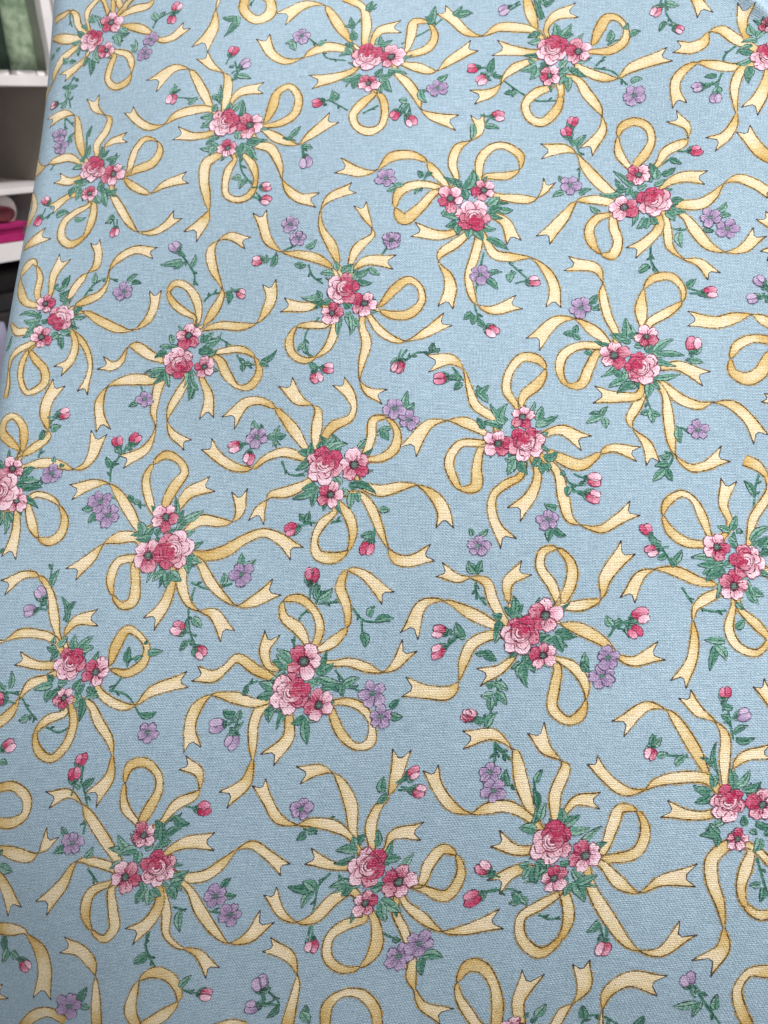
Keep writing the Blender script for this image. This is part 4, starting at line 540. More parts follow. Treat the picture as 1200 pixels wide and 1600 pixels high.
('s',6792,-2745,6823,-3012),('s',6810,-2771,7049,-2978),('s',6930,-3222,7119,-3215),('s',7064,-4397,7321,-4353,7449,-4436),('s',7680,-4605,7823,-4647,7918,-4613),('s',8355,-4659,8436,-4809),('s',7296,-3156,7414,-3493),('s',6566,-2534,6716,-2422),('f',7372,-3547,85,7167,-3187,170,7045,-2872,94,6996,-2819,23,6752,-2665,138,6457,-2727,202),('f',7619,-3589,94,7564,-3304,152,7620,-3014,125,7567,-2936,25,7373,-2809,141,7249,-2612,206),('f',7716,-3481,73,7812,-3360,126,8034,-3353,172),('r',8186,-3924,81,8252,-3614,146,8296,-3433,126,8480,-3452,72,8605,-3650,116,8561,-3880,142,8247,-3967,96),('f',8221,-4025,84,8457,-4216,140,8679,-4298,31,8874,-4166,132,9182,-4098,231),('f',8145,-4247,108,8422,-4577,152,8697,-4839,91,8841,-4904,30,9062,-4898,126,9243,-4668,243),('f',7337,-3575,89,7058,-3455,145,6821,-3493,139,6669,-3553,32,6433,-3484,126,6222,-3277,140,6115,-3091,176),('f',7451,-3910,106,7240,-3922,128,7030,-3828,188),('f',7395,-4123,129,7251,-4185,161,7136,-4312,222),('r',7846,-4344,74,7678,-4499,132,7507,-4644,114,7575,-4879,124,7828,-5019,131,7984,-4846,120,8014,-4633,135,7907,-4379,115),('l',7456,-3570,7478,-3412,126),('l',7404,-3441,7316,-3260,99),('l',7328,-3181,7371,-3048,100),('l',7388,-3625,7382,-3468,103),('l',7431,-3702,7254,-3684,152),('l',7682,-3638,7646,-3458,147),('l',7734,-3636,7870,-3527,135),('l',7797,-3685,7999,-3650,132),('l',7435,-4068,7330,-4075,131),('l',7507,-4038,7630,-4109,170),('l',7468,-4093,7421,-4227,146),('l',7520,-4090,7562,-4258,160),('l',7773,-4049,7870,-4018,163),('l',7926,-4248,7907,-4379,148),('l',7971,-4219,8124,-4416,168),('l',8028,-4242,8187,-4155,119),('l',7430,-4464,7333,-4498,115),('l',7463,-4488,7331,-4392,116),('l',7449,-4436,7522,-4511,104),('l',7007,-4388,7036,-4493,152),('l',7053,-4251,7086,-4169,113),('l',8348,-4634,8252,-4745,115),('l',7011,-3219,6969,-3061,136),('l',6979,-3193,6925,-3195,97),('l',6657,-2586,6688,-2422,105),('l',6566,-2534,6506,-2508,116),('b',6909,-4476,119,210,'r'),('b',6943,-4139,102,150,'k'),('b',8466,-4911,103,270,'k'),('b',6429,-2460,89,160,'k'),('v',6791,-3088,152),('v',6875,-3290,157),('d',8023,-3945,202,160),('d',7746,-4207,162,90),('o',7629,-3823,247,240),),
 (
('s',8719,-2846,8945,-2857),('s',9134,-2869,9267,-3002,9299,-3136),('s',9405,-2657,9333,-2328),('s',9418,-2605,9463,-2500),('s',9799,-3877,9904,-4099,9984,-4257),('f',9188,-3055,59,9004,-2770,140,8747,-2427,92,8652,-2350,17,8437,-2318,127,8176,-2544,222),('f',9366,-3134,67,9339,-2881,135,9317,-2624,111,9203,-2471,24,9023,-2369,126,8871,-2195,156),('f',9440,-2963,63,9538,-2841,121,9785,-2784,154),('f',9175,-3089,118,8886,-3081,141,8637,-3140,99,8528,-3220,25,8324,-3244,116,8073,-3088,121,7926,-2935,139),('f',9249,-3456,101,9060,-3472,110,8799,-3423,182),('r',9458,-3778,139,9351,-3916,153,9393,-4128,141,9526,-4366,101,9624,-4607,22),('f',9624,-4607,22,9663,-4819,172,9545,-4996,271),('r',9722,-3799,83,9708,-3996,149,9698,-4192,105,9784,-4367,98,9948,-4455,104,10070,-4431,111),('r',9805,-3811,70,9954,-3934,91),('f',9830,-2302,102,9670,-2058,146),('l',9253,-3171,9203,-3038,104),('l',9240,-3205,9049,-3161,103),('l',9230,-3256,9089,-3328,129),('l',9451,-3148,9399,-2981,120),('l',9486,-3163,9601,-2992,113),('l',9556,-3194,9728,-3105,97),('l',9267,-3002,9239,-2712,68),('l',9211,-2952,9083,-2871,53),('l',8817,-2946,8926,-2840,99),('l',8532,-2729,8537,-2624,103),('l',8570,-2763,8628,-2657,84),('l',8615,-2848,8717,-2828,85),('l',9439,-2656,9624,-2635,101),('l',9357,-2450,9268,-2400,88),('l',9417,-2588,9549,-2516,84),('l',9385,-2327,9261,-2259,88),('l',9390,-3666,9193,-3675,115),('l',9371,-3650,9273,-3555,105),('l',9360,-3684,9376,-3782,100),('l',9635,-3556,9605,-3458,151),('l',9691,-3603,9760,-3633,118),('l',9800,-3681,9756,-3813,141),('l',9844,-3646,9899,-3578,93),('l',9882,-4149,9787,-4154,95),('l',9920,-4180,9915,-4310,95),('b',9291,-2153,88,90,'r'),('b',9500,-2386,97,20,'v'),('b',8535,-2833,90,260,'k'),('d',9778,-3336,181,170),('d',9575,-3699,128,100),('o',9423,-3333,206,250),),
 (
('s',1812,-3400,1939,-3709,1943,-3999),('s',1778,-3375,1761,-3168),('s',2961,-3876,3067,-3744,3147,-3741),('s',3071,-5146,3114,-5364,3315,-5629),('s',3326,-4832,3503,-4876),('s',3773,-4862,3941,-4879),('s',2092,-4419,2278,-4597),('f',2470,-4290,118,2208,-4012,161,1944,-3735,120,1849,-3634,25,1630,-3512,124,1391,-3589,216),('r',2635,-3836,74,2424,-3637,121,2362,-3355,74,2387,-3148,135,2573,-3104,124,2767,-3239,100,2819,-3417,113,2746,-3651,156,2687,-3821,117),('f',2943,-3799,75,3087,-3589,155,3279,-3481,113,3329,-3403,33,3274,-3200,127,3079,-3103,168),('f',3085,-4183,86,3297,-4046,166,3614,-4022,212),('f',3399,-4471,138,3657,-4421,159,3812,-4285,133,3956,-4112,29,4126,-4042,106,4368,-4159,127,4591,-4301,163),('f',3456,-4587,83,3692,-4866,160,3988,-5141,101,4166,-5235,27,4397,-5139,177,4523,-4922,252),('r',3137,-4629,95,3265,-4916,135,3335,-5183,93,3544,-5332,50,3617,-5341,32),('f',3617,-5341,31,3813,-5395,113,4041,-5595,196),('f',3142,-4815,148,3051,-5065,182,2888,-5215,244),('r',2477,-4639,102,2559,-4934,148,2625,-5152,156,2527,-5301,122,2324,-5206,72,2179,-4964,155,2214,-4711,141,2450,-4586,88),('f',2437,-4399,119,2162,-4334,122,1928,-4348,54,1779,-4661,187,1566,-4949,254),('l',2648,-4202,2434,-4001,147),('l',2691,-4148,2486,-4236,146),('l',2725,-4172,2733,-4330,208),('l',2801,-4143,2899,-4086,201),('l',2957,-3980,2862,-3802,155),('l',2995,-4031,2949,-3825,148),('l',3007,-4082,3103,-4027,114),('l',3038,-3977,3192,-3881,123),('l',3094,-3743,3285,-3814,131),('l',3214,-4493,3404,-4380,148),('l',3226,-4545,3376,-4486,142),('l',3212,-4599,3327,-4726,176),('l',3247,-4518,3381,-4617,148),('l',2917,-4640,2845,-4806,151),('l',2973,-4637,2990,-4824,175),('l',3000,-4636,3129,-4709,178),('l',3435,-4880,3499,-5118,126),('l',3150,-5446,3002,-5543,148),('l',2034,-4288,2107,-4150,102),('l',1707,-4012,1631,-3936,119),('l',1746,-4198,1591,-4262,132),('l',1818,-3426,1940,-3317,127),('l',1789,-3427,1690,-3379,141),('l',3884,-4567,3964,-4460,109),('l',3931,-4643,4081,-4649,109),('l',3306,-3608,3371,-3657,132),('b',1718,-3086,100,80,'r'),('b',1667,-3275,112,100,'r'),('b',3439,-3625,110,0,'r'),('v',1824,-4112,170),('v',3831,-4674,166),('v',4084,-4884,171),('d',2624,-4495,210,0),('d',2749,-3975,178,160),('o',3019,-4370,249,300),),
 (
('s',3041,8072,2942,7943),('f',2500,8200,72,2458,7937,39,2441,7584,190,2286,7250,289),('r',2921,8214,153,2891,7901,164,3107,7685,177,3297,7787,208,3278,8060,147,3068,8206,150),('l',2810,7772,2638,7431,157),('l',2775,7753,2590,7769,126),('l',2791,7774,2824,7593,155),),
 (
('s',9054,7322,9053,7120,9125,6958),('s',9936,6471,9793,6359,9745,6234),('s',9737,6088,9673,5933,9667,5819),('s',9660,5951,9492,5878),('f',9425,7363,155,9482,7219,168,9550,7040,209),('f',10140,6428,125,9942,6569,169,9758,6743,143,9605,6733,39,9514,6581,177,9359,6523,199,9179,6568,179),('f',9890,6148,129,9648,6216,161,9431,6282,66,9261,6209,130,9143,6063,150,9122,5902,151,9160,5699,190),('r',9996,6101,131,9887,5870,140,9871,5626,75,9879,5445,27),('f',9879,5445,28,9835,5287,115,9716,5111,170,9563,5031,241),('f',10298,5948,112,10197,5665,200,10070,5485,237),('f',10079,6551,96,10040,6837,152,10086,7042,216),('l',10178,6605,10133,6775,147),('l',10203,6569,10342,6656,134),('l',10134,6330,9960,6402,113),('l',10114,6234,9934,6192,109),('l',10094,6138,10065,5895,146),('l',10131,6084,10029,5966,103),('l',9666,6049,9516,6055,95),('l',9577,5931,9479,5880,110),('l',9669,5868,9646,5707,145),('l',9041,6988,8958,6851,91),('l',9067,7269,9220,7211,133),('l',9036,7224,8981,7283,97),('l',9110,6927,9180,6916,85),('b',8920,7166,93,240,'k'),('b',9212,6836,80,320,'k'),('b',9412,5907,93,190,'v'),('b',9633,5709,96,260,'v'),('o',10332,6241,240,260),('d',10353,6718,105,180),),
 (
('s',9989,2878,10100,2844),('f',10287,4688,212,10134,4823,200,10030,5011,191,9959,5167,190),('f',10219,3674,153,10074,3855,165),('f',10192,3374,157,10060,3303,157),('l',9964,2853,10057,2873,92),('l',9907,2711,10002,2758,109),('l',10038,2638,10035,2743,104),('b',9961,2946,89,120,'v'),('b',9856,2706,89,190,'v'),),
 (
('f',10080,2319,151,9930,2429,128,9831,2486,26,9634,2456,161,9398,2400,185,9089,2461,204),('r',10042,2130,127,9817,2163,122,9627,2080,134,9533,1903,91,9543,1726,123,9709,1636,190,9874,1720,185,9980,1917,137,10054,1990,94),('f',10050,1346,148,9895,1386,114),),
 (
('s',1004,-5442,1143,-5683,1287,-5758),('f',729,-4253,83,1007,-4306,198,1252,-4330,147,1359,-4271,32,1427,-4194,141,1500,-4037,225),('f',722,-4530,139,841,-4649,164,978,-4811,192,1115,-5040,235),('r',885,-5340,185,1120,-5334,196,1326,-5331,77,1383,-5369,33),('f',1383,-5369,33,1620,-5568,208,1744,-5831,242,1775,-6214,287),('f',898,-6411,156,1113,-6289,244),('l',814,-4479,1008,-4528,173),('l',767,-4334,817,-4267,107),('l',1030,-5438,1104,-5689,141),('l',1107,-5617,1053,-5819,147),('l',1166,-5656,1297,-5732,126),('b',1428,-5808,125,320,'k'),),
 (
('r',546,-3507,130,821,-3454,131,1056,-3604,150,1065,-3805,127,881,-3919,159,589,-3914,137),),
 (
('s',3106,-5157,3107,-5365,3306,-5623),('s',3720,-5861,3884,-5908),('r',1503,-6824,160,1688,-6564,206,1913,-6452,166,2220,-6531,149),('f',2721,-6561,167,2623,-6215,155,2547,-5924,78,2514,-5815,27,2417,-5648,165,2217,-5493,192,1982,-5454,218),('r',3294,-6444,128,3132,-6236,189,3110,-5990,128,3139,-5811,56,3281,-5689,156,3503,-5711,155,3694,-5885,110,3728,-6031,69,3575,-6247,201,3338,-6438,146),('l',2353,-6211,2427,-5999,159),('l',2416,-6272,2540,-6276,146),('l',3155,-5466,3013,-5585,138),('l',3692,-5842,3805,-5684,113),('b',4063,-5901,109,0,'k'),('v',2220,-6294,226),),
 (
('s',4799,-5755,5034,-5932,4973,-6082),('s',4759,-5943,5025,-5933),('r',4318,-6321,138,4519,-6221,87,4719,-6249,121),('f',5227,-6214,188,5192,-5913,137,5165,-5657,82,5126,-5542,26,4970,-5342,151,4670,-5230,181),('r',5686,-6133,132,5628,-5861,153,5754,-5708,105,5962,-5684,126,6189,-5832,137,6316,-6052,124),('l',4792,-5796,4852,-5730,108),('l',5031,-5952,4937,-6096,108),('l',4766,-5962,4842,-5913,122),('l',5367,-6033,5361,-5903,153),('l',5353,-5994,5472,-6101,177),('b',4713,-5683,110,120,'v'),('b',4702,-5990,115,190,'v'),),
 (
('r',7497,-5935,97,7249,-5750,123,7088,-5578,83,7030,-5433,77,7092,-5232,173,7259,-5243,141,7446,-5429,113,7555,-5642,143,7655,-5898,121),('f',7887,-5872,101,7766,-5583,156,7806,-5283,247),('f',8225,-5834,118,8277,-5640,118,8345,-5540,27,8401,-5352,169,8298,-5111,170),('l',8011,-5726,8067,-5588,129),('l',7898,-5757,7913,-5698,100),('l',7986,-5804,8034,-5742,94),('d',7808,-5900,166,0),),
 (
('s',8511,-5763,8560,-5664,8672,-5642,8885,-5718),('s',9502,-5222,9650,-5380,9887,-5600),('f',8728,-5774,50,8674,-5577,28,8665,-5379,145,8830,-5219,195,9145,-5249,223),('r',10175,-5606,113,10002,-5381,116,9932,-5216,100,9991,-5044,101,10141,-5016,145,10240,-5025,147),('l',8518,-5687,8457,-5565,116),('l',9067,-5714,9108,-5600,109),('l',9578,-5405,9384,-5452,122),('l',9619,-5383,9594,-5544,95),('l',9787,-5453,9752,-5301,103),('l',9560,-5251,9529,-5306,89),('b',9418,-5161,100,120,'v'),),
 (
('r',-395,4860,26,-400,5107,126,-258,4955,121,-220,4786,191,-286,4634,214,-339,4480,41),('s',-7,5408,48,5522),),
]

PRINT_BEYOND = [
 (
('s',12781,6013,12704,6344,12783,6571),('s',12670,7763,12617,7638,12668,7451),('r',12795,7222,133,12569,7249,198,12266,7374,52),('r',12758,7061,101,12547,6894,142,12423,6697,121,12383,6531,34,12169,6446,166,12064,6296,306),('l',12874,7243,12777,7347,129),('l',12855,7167,12691,7161,100),('l',12847,7115,12825,6934,89),('l',12656,6826,12572,6915,116),('l',12682,6822,12783,6835,98),('l',12711,6396,12610,6384,111),('l',12737,6392,12853,6388,107),('l',12814,6513,12869,6479,131),('l',12704,6344,12711,6170,120),('l',12650,6033,12699,6159,97),('l',12403,7097,12483,7119,129),('l',12374,7033,12262,7016,116),('b',12477,6110,82,180,'p'),),
 (
('s',770,-9537,717,-9662,768,-9849),('r',1030,-9802,57,1016,-9617,103,1106,-9483,91,1226,-9400,72),('r',1581,-9692,49,1537,-9525,119,1464,-9395,106),('r',1621,-9698,56,1676,-9544,115,1779,-9424,116),('r',1643,-9741,88,1825,-9674,160,2034,-9646,124,2126,-9555,35),('l',1055,-9805,1123,-9696,119),('l',1157,-9819,1096,-9679,113),('l',1036,-9882,934,-9869,90),('l',2265,-9879,2308,-9802,73),('b',2523,-9751,112,60,'k'),),
 (
('s',12710,5844,12743,5544),('s',12725,5828,12890,5653),('s',12857,5430,12775,5377),('s',12779,4155,12590,4025),('l',12833,5421,12892,5370,77),('l',12624,6018,12687,6142,95),('b',12538,4021,98,240,'r'),('b',12617,4374,87,130,'p'),('b',12476,6105,83,180,'p'),('v',12663,5530,137),('v',12708,5307,142),),
 (
('s',-2919,-3363,-2861,-3662,-2674,-3907),('s',-2671,-3964,-2558,-4114),('s',-3053,-1963,-3115,-1723),('s',-3042,-1930,-2981,-1835),('s',-3411,-2321,-3256,-2498),('s',-2265,-3145,-2101,-3219),('s',-2006,-3287,-1982,-3497),('f',-3095,-2449,82,-2970,-2299,162,-2673,-2259,195),('r',-2589,-2873,66,-2484,-2630,164,-2421,-2361,133,-2253,-2260,109,-2105,-2468,127,-2141,-2753,146,-2333,-2894,135,-2571,-2930,76),('f',-2580,-2997,79,-2398,-3134,164,-2206,-3241,104,-2059,-3277,25,-1894,-3145,142,-1590,-2893,225),('f',-2673,-3227,116,-2468,-3310,160,-2320,-3588,108,-2261,-3839,26,-2169,-4003,123,-2007,-4143,162,-1785,-4187,222),('r',-3230,-3366,131,-3399,-3470,175,-3422,-3732,164,-3363,-4024,122,-3318,-4239,21),('f',-3318,-4239,23,-3383,-4387,173,-3547,-4583,254),('r',-2981,-3447,71,-3065,-3616,129,-3099,-3845,109,-3068,-4018,103,-2904,-4102,102,-2734,-4044,117,-2652,-3823,103,-2705,-3587,129,-2835,-3414,89),('l',-3357,-2615,-3340,-2490,123),('l',-3366,-2678,-3545,-2690,123),('l',-3374,-2740,-3530,-2864,133),('l',-3135,-2637,-3120,-2479,131),('l',-3080,-2642,-2957,-2462,128),('l',-3287,-2463,-3285,-2171,97),('l',-3408,-2354,-3281,-2367,113),('l',-3050,-1996,-2852,-2063,123),('l',-3053,-1963,-3127,-2072,103),('l',-3120,-1823,-3189,-1833,98),('l',-3227,-3217,-3500,-3221,136),('l',-3252,-3244,-3397,-3140,122),('l',-3282,-3212,-3353,-3355,127),('l',-2963,-3118,-2919,-2969,159),('l',-2877,-3186,-2917,-3393,159),('l',-2792,-3254,-2658,-3473,154),('l',-2823,-3191,-2609,-3178,122),('l',-2790,-3284,-2727,-3438,124),('l',-2869,-3748,-3002,-3766,105),('l',-2854,-3778,-2886,-3919,116),('l',-2787,-3783,-2863,-3863,91),('l',-2185,-3152,-2047,-2995,113),('l',-2156,-3185,-2290,-3158,76),('l',-1991,-3318,-1858,-3359,104),('b',-3159,-1533,113,70,'r'),('b',-2943,-1788,111,40,'v'),('b',-2488,-3927,94,0,'k'),('b',-2491,-4142,99,340,'k'),('b',-1940,-3574,117,280,'v'),('d',-2794,-2902,240,170),('d',-3101,-3264,161,90),('o',-3175,-2822,255,220),),
 (
('s',10335,-3645,10499,-3719),('s',10594,-3787,10618,-3997),('r',10011,-3373,66,10116,-3130,164,10179,-2861,133,10347,-2760,109,10495,-2968,127,10459,-3253,146,10267,-3394,135,10029,-3430,76),('f',10020,-3497,79,10202,-3634,164,10394,-3741,104,10541,-3777,25,10706,-3645,142,11010,-3393,225),('l',10415,-3652,10553,-3495,113),('l',10444,-3685,10310,-3658,76),('l',10609,-3818,10742,-3859,104),('b',10660,-4074,117,280,'v'),),
 (
('s',-2015,-1375,-1829,-1575,-1731,-1768,-1440,-1851),('s',-626,-1637,-208,-1405,-13,-1217),('s',-1601,-2590,-1370,-2760),('s',-1146,-2828,-929,-2712),('s',-491,-2707,-461,-2901),('s',-385,-2485,-194,-2496),('s',-1385,-1245,-1221,-1037),('s',-1137,-971,-1028,-794),('f',-1356,-1530,65,-1562,-1189,174,-1757,-829,104,-1821,-740,30,-2116,-710,169,-2438,-937,292),('r',-1169,-1551,104,-1156,-1197,168,-1230,-844,117,-1368,-712,148,-1534,-618,145),('f',-1054,-1565,88,-948,-1337,173,-678,-1301,236),('f',-1481,-1627,146,-1743,-1565,196,-1968,-1656,134,-2078,-1738,26,-2334,-1790,122,-2563,-1629,159,-2703,-1328,209),('f',-1331,-2060,109,-1595,-2158,181,-1891,-2201,252),('r',-565,-1787,68,-488,-1511,155,-437,-1244,154,-238,-1292,82,-136,-1556,118,-231,-1755,155,-508,-1847,121),('f',-667,-2178,90,-525,-2343,150,-370,-2616,127,-313,-2811,25,-163,-2926,137,147,-3025,243),('r',-997,-2490,86,-1153,-2645,162,-1284,-2850,133,-1221,-3050,119,-1054,-3141,153,-892,-3071,110,-830,-2849,116,-878,-2583,109,-950,-2494,64),('l',-1339,-1587,-1456,-1537,124),('l',-1321,-1663,-1531,-1751,118),('l',-1361,-1732,-1453,-1612,143),('l',-1330,-1477,-1368,-1285,153),('l',-1356,-1249,-1395,-1035,117),('l',-1358,-1211,-1489,-1196,76),('l',-967,-1613,-944,-1450,143),('l',-938,-1616,-770,-1546,112),('l',-1860,-1536,-1751,-1434,102),('l',-2187,-1399,-2359,-1442,131),('l',-2257,-1450,-2204,-1582,135),('l',-1138,-932,-1088,-747,150),('l',-209,-1333,-143,-1015,160),('l',-181,-1301,-282,-1176,104),('l',-1284,-2170,-1480,-2204,125),('l',-1281,-2241,-1303,-2377,134),('l',-1227,-2176,-1364,-2268,113),('l',-973,-2201,-894,-2069,138),('l',-889,-2209,-751,-2170,121),('l',-887,-2278,-881,-2482,136),('l',-831,-2283,-743,-2477,149),('l',-807,-2182,-696,-2158,88),('l',-1601,-2590,-1611,-2401,158),('l',-1575,-2558,-1509,-2461,108),('l',-1684,-2616,-1725,-2647,84),('l',-519,-2673,-629,-2634,114),('l',-491,-2707,-597,-2895,90),('l',-331,-2488,-246,-2686,141),('l',-86,-2339,50,-2249,112),('b',-1812,-2588,100,190,'r'),('b',-692,-2890,101,240,'r'),('b',-465,-2996,117,300,'p'),('v',-2129,-1322,174),('v',-85,-2469,164),('d',-766,-1864,224,170),('d',-1081,-2312,169,90),('o',-1129,-1823,260,250),),
 (
('s',10585,-1875,10771,-2075,10869,-2268,11160,-2351),('s',11974,-2137,12392,-1905,12587,-1717),('s',10999,-3090,11230,-3260),('s',11454,-3328,11671,-3212),('s',12109,-3207,12139,-3401),('s',12215,-2985,12406,-2996),('s',11215,-1745,11379,-1537),('s',11463,-1471,11572,-1294),('f',11244,-2030,65,11038,-1689,174,10843,-1329,104,10779,-1240,30,10484,-1210,169,10162,-1437,292),('r',11431,-2051,104,11444,-1697,168,11370,-1344,117,11232,-1212,148,11066,-1118,145),('f',11546,-2065,88,11652,-1837,173,11922,-1801,236),('f',11119,-2127,146,10857,-2065,196,10632,-2156,134,10522,-2238,26,10266,-2290,122,10037,-2129,159,9897,-1828,209),('f',11269,-2560,109,11005,-2658,181,10709,-2701,252),('r',12035,-2287,68,12112,-2011,155,12163,-1744,154,12362,-1792,82,12464,-2056,118,12369,-2255,155,12092,-2347,121),('f',11933,-2678,90,12075,-2843,150,12230,-3116,127,12287,-3311,25,12437,-3426,137,12747,-3525,243),('r',11603,-2990,86,11447,-3145,162,11316,-3350,133,11379,-3550,119,11546,-3641,153,11708,-3571,110,11770,-3349,116,11722,-3083,109,11650,-2994,64),('l',11261,-2087,11144,-2037,124),('l',11279,-2163,11069,-2251,118),('l',11239,-2232,11147,-2112,143),('l',11270,-1977,11232,-1785,153),('l',11244,-1749,11205,-1535,117),('l',11242,-1711,11111,-1696,76),('l',11633,-2113,11656,-1950,143),('l',11662,-2116,11830,-2046,112),('l',10740,-2036,10849,-1934,102),('l',10413,-1899,10241,-1942,131),('l',10343,-1950,10396,-2082,135),('l',11462,-1432,11512,-1247,150),('l',12391,-1833,12457,-1515,160),('l',12419,-1801,12318,-1676,104),('l',12727,-1667,12852,-1579,96),('l',11316,-2670,11120,-2704,125),('l',11319,-2741,11297,-2877,134),('l',11373,-2676,11236,-2768,113),('l',11627,-2701,11706,-2569,138),('l',11711,-2709,11849,-2670,121),('l',11713,-2778,11719,-2982,136),('l',11769,-2783,11857,-2977,149),('l',11793,-2682,11904,-2658,88),('l',10999,-3090,10989,-2901,158),('l',11025,-3058,11091,-2961,108),('l',10916,-3116,10875,-3147,84),('l',12081,-3173,11971,-3134,114),('l',12109,-3207,12003,-3395,90),('l',12269,-2988,12354,-3186,141),('l',12514,-2839,12650,-2749,112),('b',10788,-3088,100,190,'r'),('b',11908,-3390,101,240,'r'),('b',12135,-3496,117,300,'p'),('v',10471,-1822,174),('v',12515,-2969,164),('d',11834,-2364,224,170),('d',11519,-2812,169,90),('o',11471,-2323,260,250),),
 (
('s',-239,-3865,-349,-4115),('s',-657,-4018,-771,-3921),('s',546,-5044,448,-5536,419,-5840,522,-6176),('s',289,-4671,426,-4733),('s',377,-3294,406,-3071),('f',40,-4020,88,-128,-3802,147,-226,-3660,79,-439,-3546,140,-721,-3572,167,-929,-3773,26,-1141,-3796,146,-1431,-3683,245),('r',-71,-4052,93,-350,-4006,132,-600,-4113,150,-652,-4361,111,-538,-4532,203,-319,-4364,155,-154,-4162,125,-70,-4115,85),('f',302,-4779,106,151,-4918,154,-26,-5056,116,-61,-5178,22,70,-5408,137,98,-5591,189,44,-5832,196),('f',151,-4733,104,-68,-4780,160,-371,-4703,219),('l',263,-4081,318,-4236,153),('l',291,-4081,403,-3798,173),('l',235,-4050,152,-3926,108),('l',180,-3988,12,-3896,85),('l',-657,-4018,-545,-4004,101),('l',-656,-4050,-768,-4094,101),('l',-295,-3896,-351,-3802,123),('l',-239,-3865,-155,-3834,85),('l',-349,-4084,-390,-4146,119),('l',-321,-4100,-293,-4053,90),('l',207,-4516,0,-4487,138),('l',179,-4578,42,-4641,129),('l',207,-4609,206,-4764,124),('l',371,-4671,343,-4826,154),('l',426,-4702,534,-4857,163),('l',481,-4640,700,-4687,132),('l',406,-3071,391,-3294,115),('l',584,-5385,772,-5358,97),('l',583,-5446,715,-5604,128),('l',391,-5961,285,-6048,138),('l',418,-5992,390,-6126,119),('l',470,-6084,535,-6176,104),('b',640,-6240,112,320,'k'),('v',-794,-3905,162),('v',495,-5383,162),('v',-700,-4852,145),('d',96,-4223,212,210),('o',413,-4484,264,90),),
 (
('s',12361,-4365,12251,-4615),('s',11943,-4518,11829,-4421),('f',12640,-4520,88,12472,-4302,147,12374,-4160,79,12161,-4046,140,11879,-4072,167,11671,-4273,26,11459,-4296,146,11169,-4183,245),('r',12529,-4552,93,12250,-4506,132,12000,-4613,150,11948,-4861,111,12062,-5032,203,12281,-4864,155,12446,-4662,125,12530,-4615,85),('f',12751,-5233,104,12532,-5280,160,12229,-5203,219),('l',12835,-4550,12752,-4426,108),('l',12780,-4488,12612,-4396,85),('l',11943,-4518,12055,-4504,101),('l',11944,-4550,11832,-4594,101),('l',12305,-4396,12249,-4302,123),('l',12361,-4365,12445,-4334,85),('l',12251,-4584,12210,-4646,119),('l',12279,-4600,12307,-4553,90),('l',12807,-5016,12600,-4987,138),('l',12779,-5078,12642,-5141,129),('l',12807,-5109,12806,-5264,124),('v',11806,-4405,162),('v',11900,-5352,145),),
 (
('s',12285,1981,12375,2130),('r',12786,2651,61,12722,2808,113,12730,3053,106,12646,3241,53,12576,3328,109,12451,3248,170,12373,3110,53,12432,2865,159,12570,2663,123,12738,2610,93),('r',12719,2010,94,12564,1931,108,12450,1816,77,12427,1631,42,12448,1420,67,12426,1218,101),('r',12644,2204,109,12501,2203,127,12296,2403,31),('l',12821,2368,12589,2378,148),('l',12798,2391,12805,2498,106),('l',12745,2307,12636,2182,117),('l',12740,2179,12602,2120,79),('l',12284,1960,12387,2148,83),('f',12298,3608,52,12512,3679,192,12707,3770,225),),
 (
('s',7261,-6443,7228,-6525),('s',6335,-6669,6425,-6520),('f',7504,-6178,60,7759,-6311,143,8031,-6441,128,8254,-6463,17,8449,-6331,118,8540,-6132,138,8550,-5928,169),('f',7365,-6466,78,7519,-6614,97,7635,-6820,82,7670,-7024,68,7634,-7205,97,7595,-7346,154),('f',7403,-6550,89,7428,-6736,119,7363,-6919,131,7233,-7030,182),('r',6766,-6703,43,6854,-6851,112,7015,-7039,128,7033,-7223,130,6810,-7365,85,6690,-7179,86,6681,-6931,89,6751,-6744,65),('r',6769,-6640,94,6614,-6719,108,6500,-6834,77,6477,-7019,42,6498,-7230,67,6476,-7432,101),('r',6694,-6446,109,6551,-6447,127,6346,-6247,31),('l',7361,-6194,7477,-6114,118),('l',7327,-6277,7422,-6426,123),('l',7365,-6237,7540,-6242,82),('l',6871,-6282,6639,-6272,148),('l',6848,-6259,6855,-6152,106),('l',6795,-6343,6686,-6468,117),('l',6895,-6304,6995,-6265,99),('l',6790,-6471,6652,-6530,79),('l',7164,-6503,7070,-6584,116),('l',7203,-6483,7344,-6466,121),('l',7209,-6546,7245,-6712,118),('l',7285,-6485,7330,-6528,131),('l',6334,-6690,6437,-6502,83),('d',6922,-6538,189,350),('o',7180,-6251,211,40),),
 (
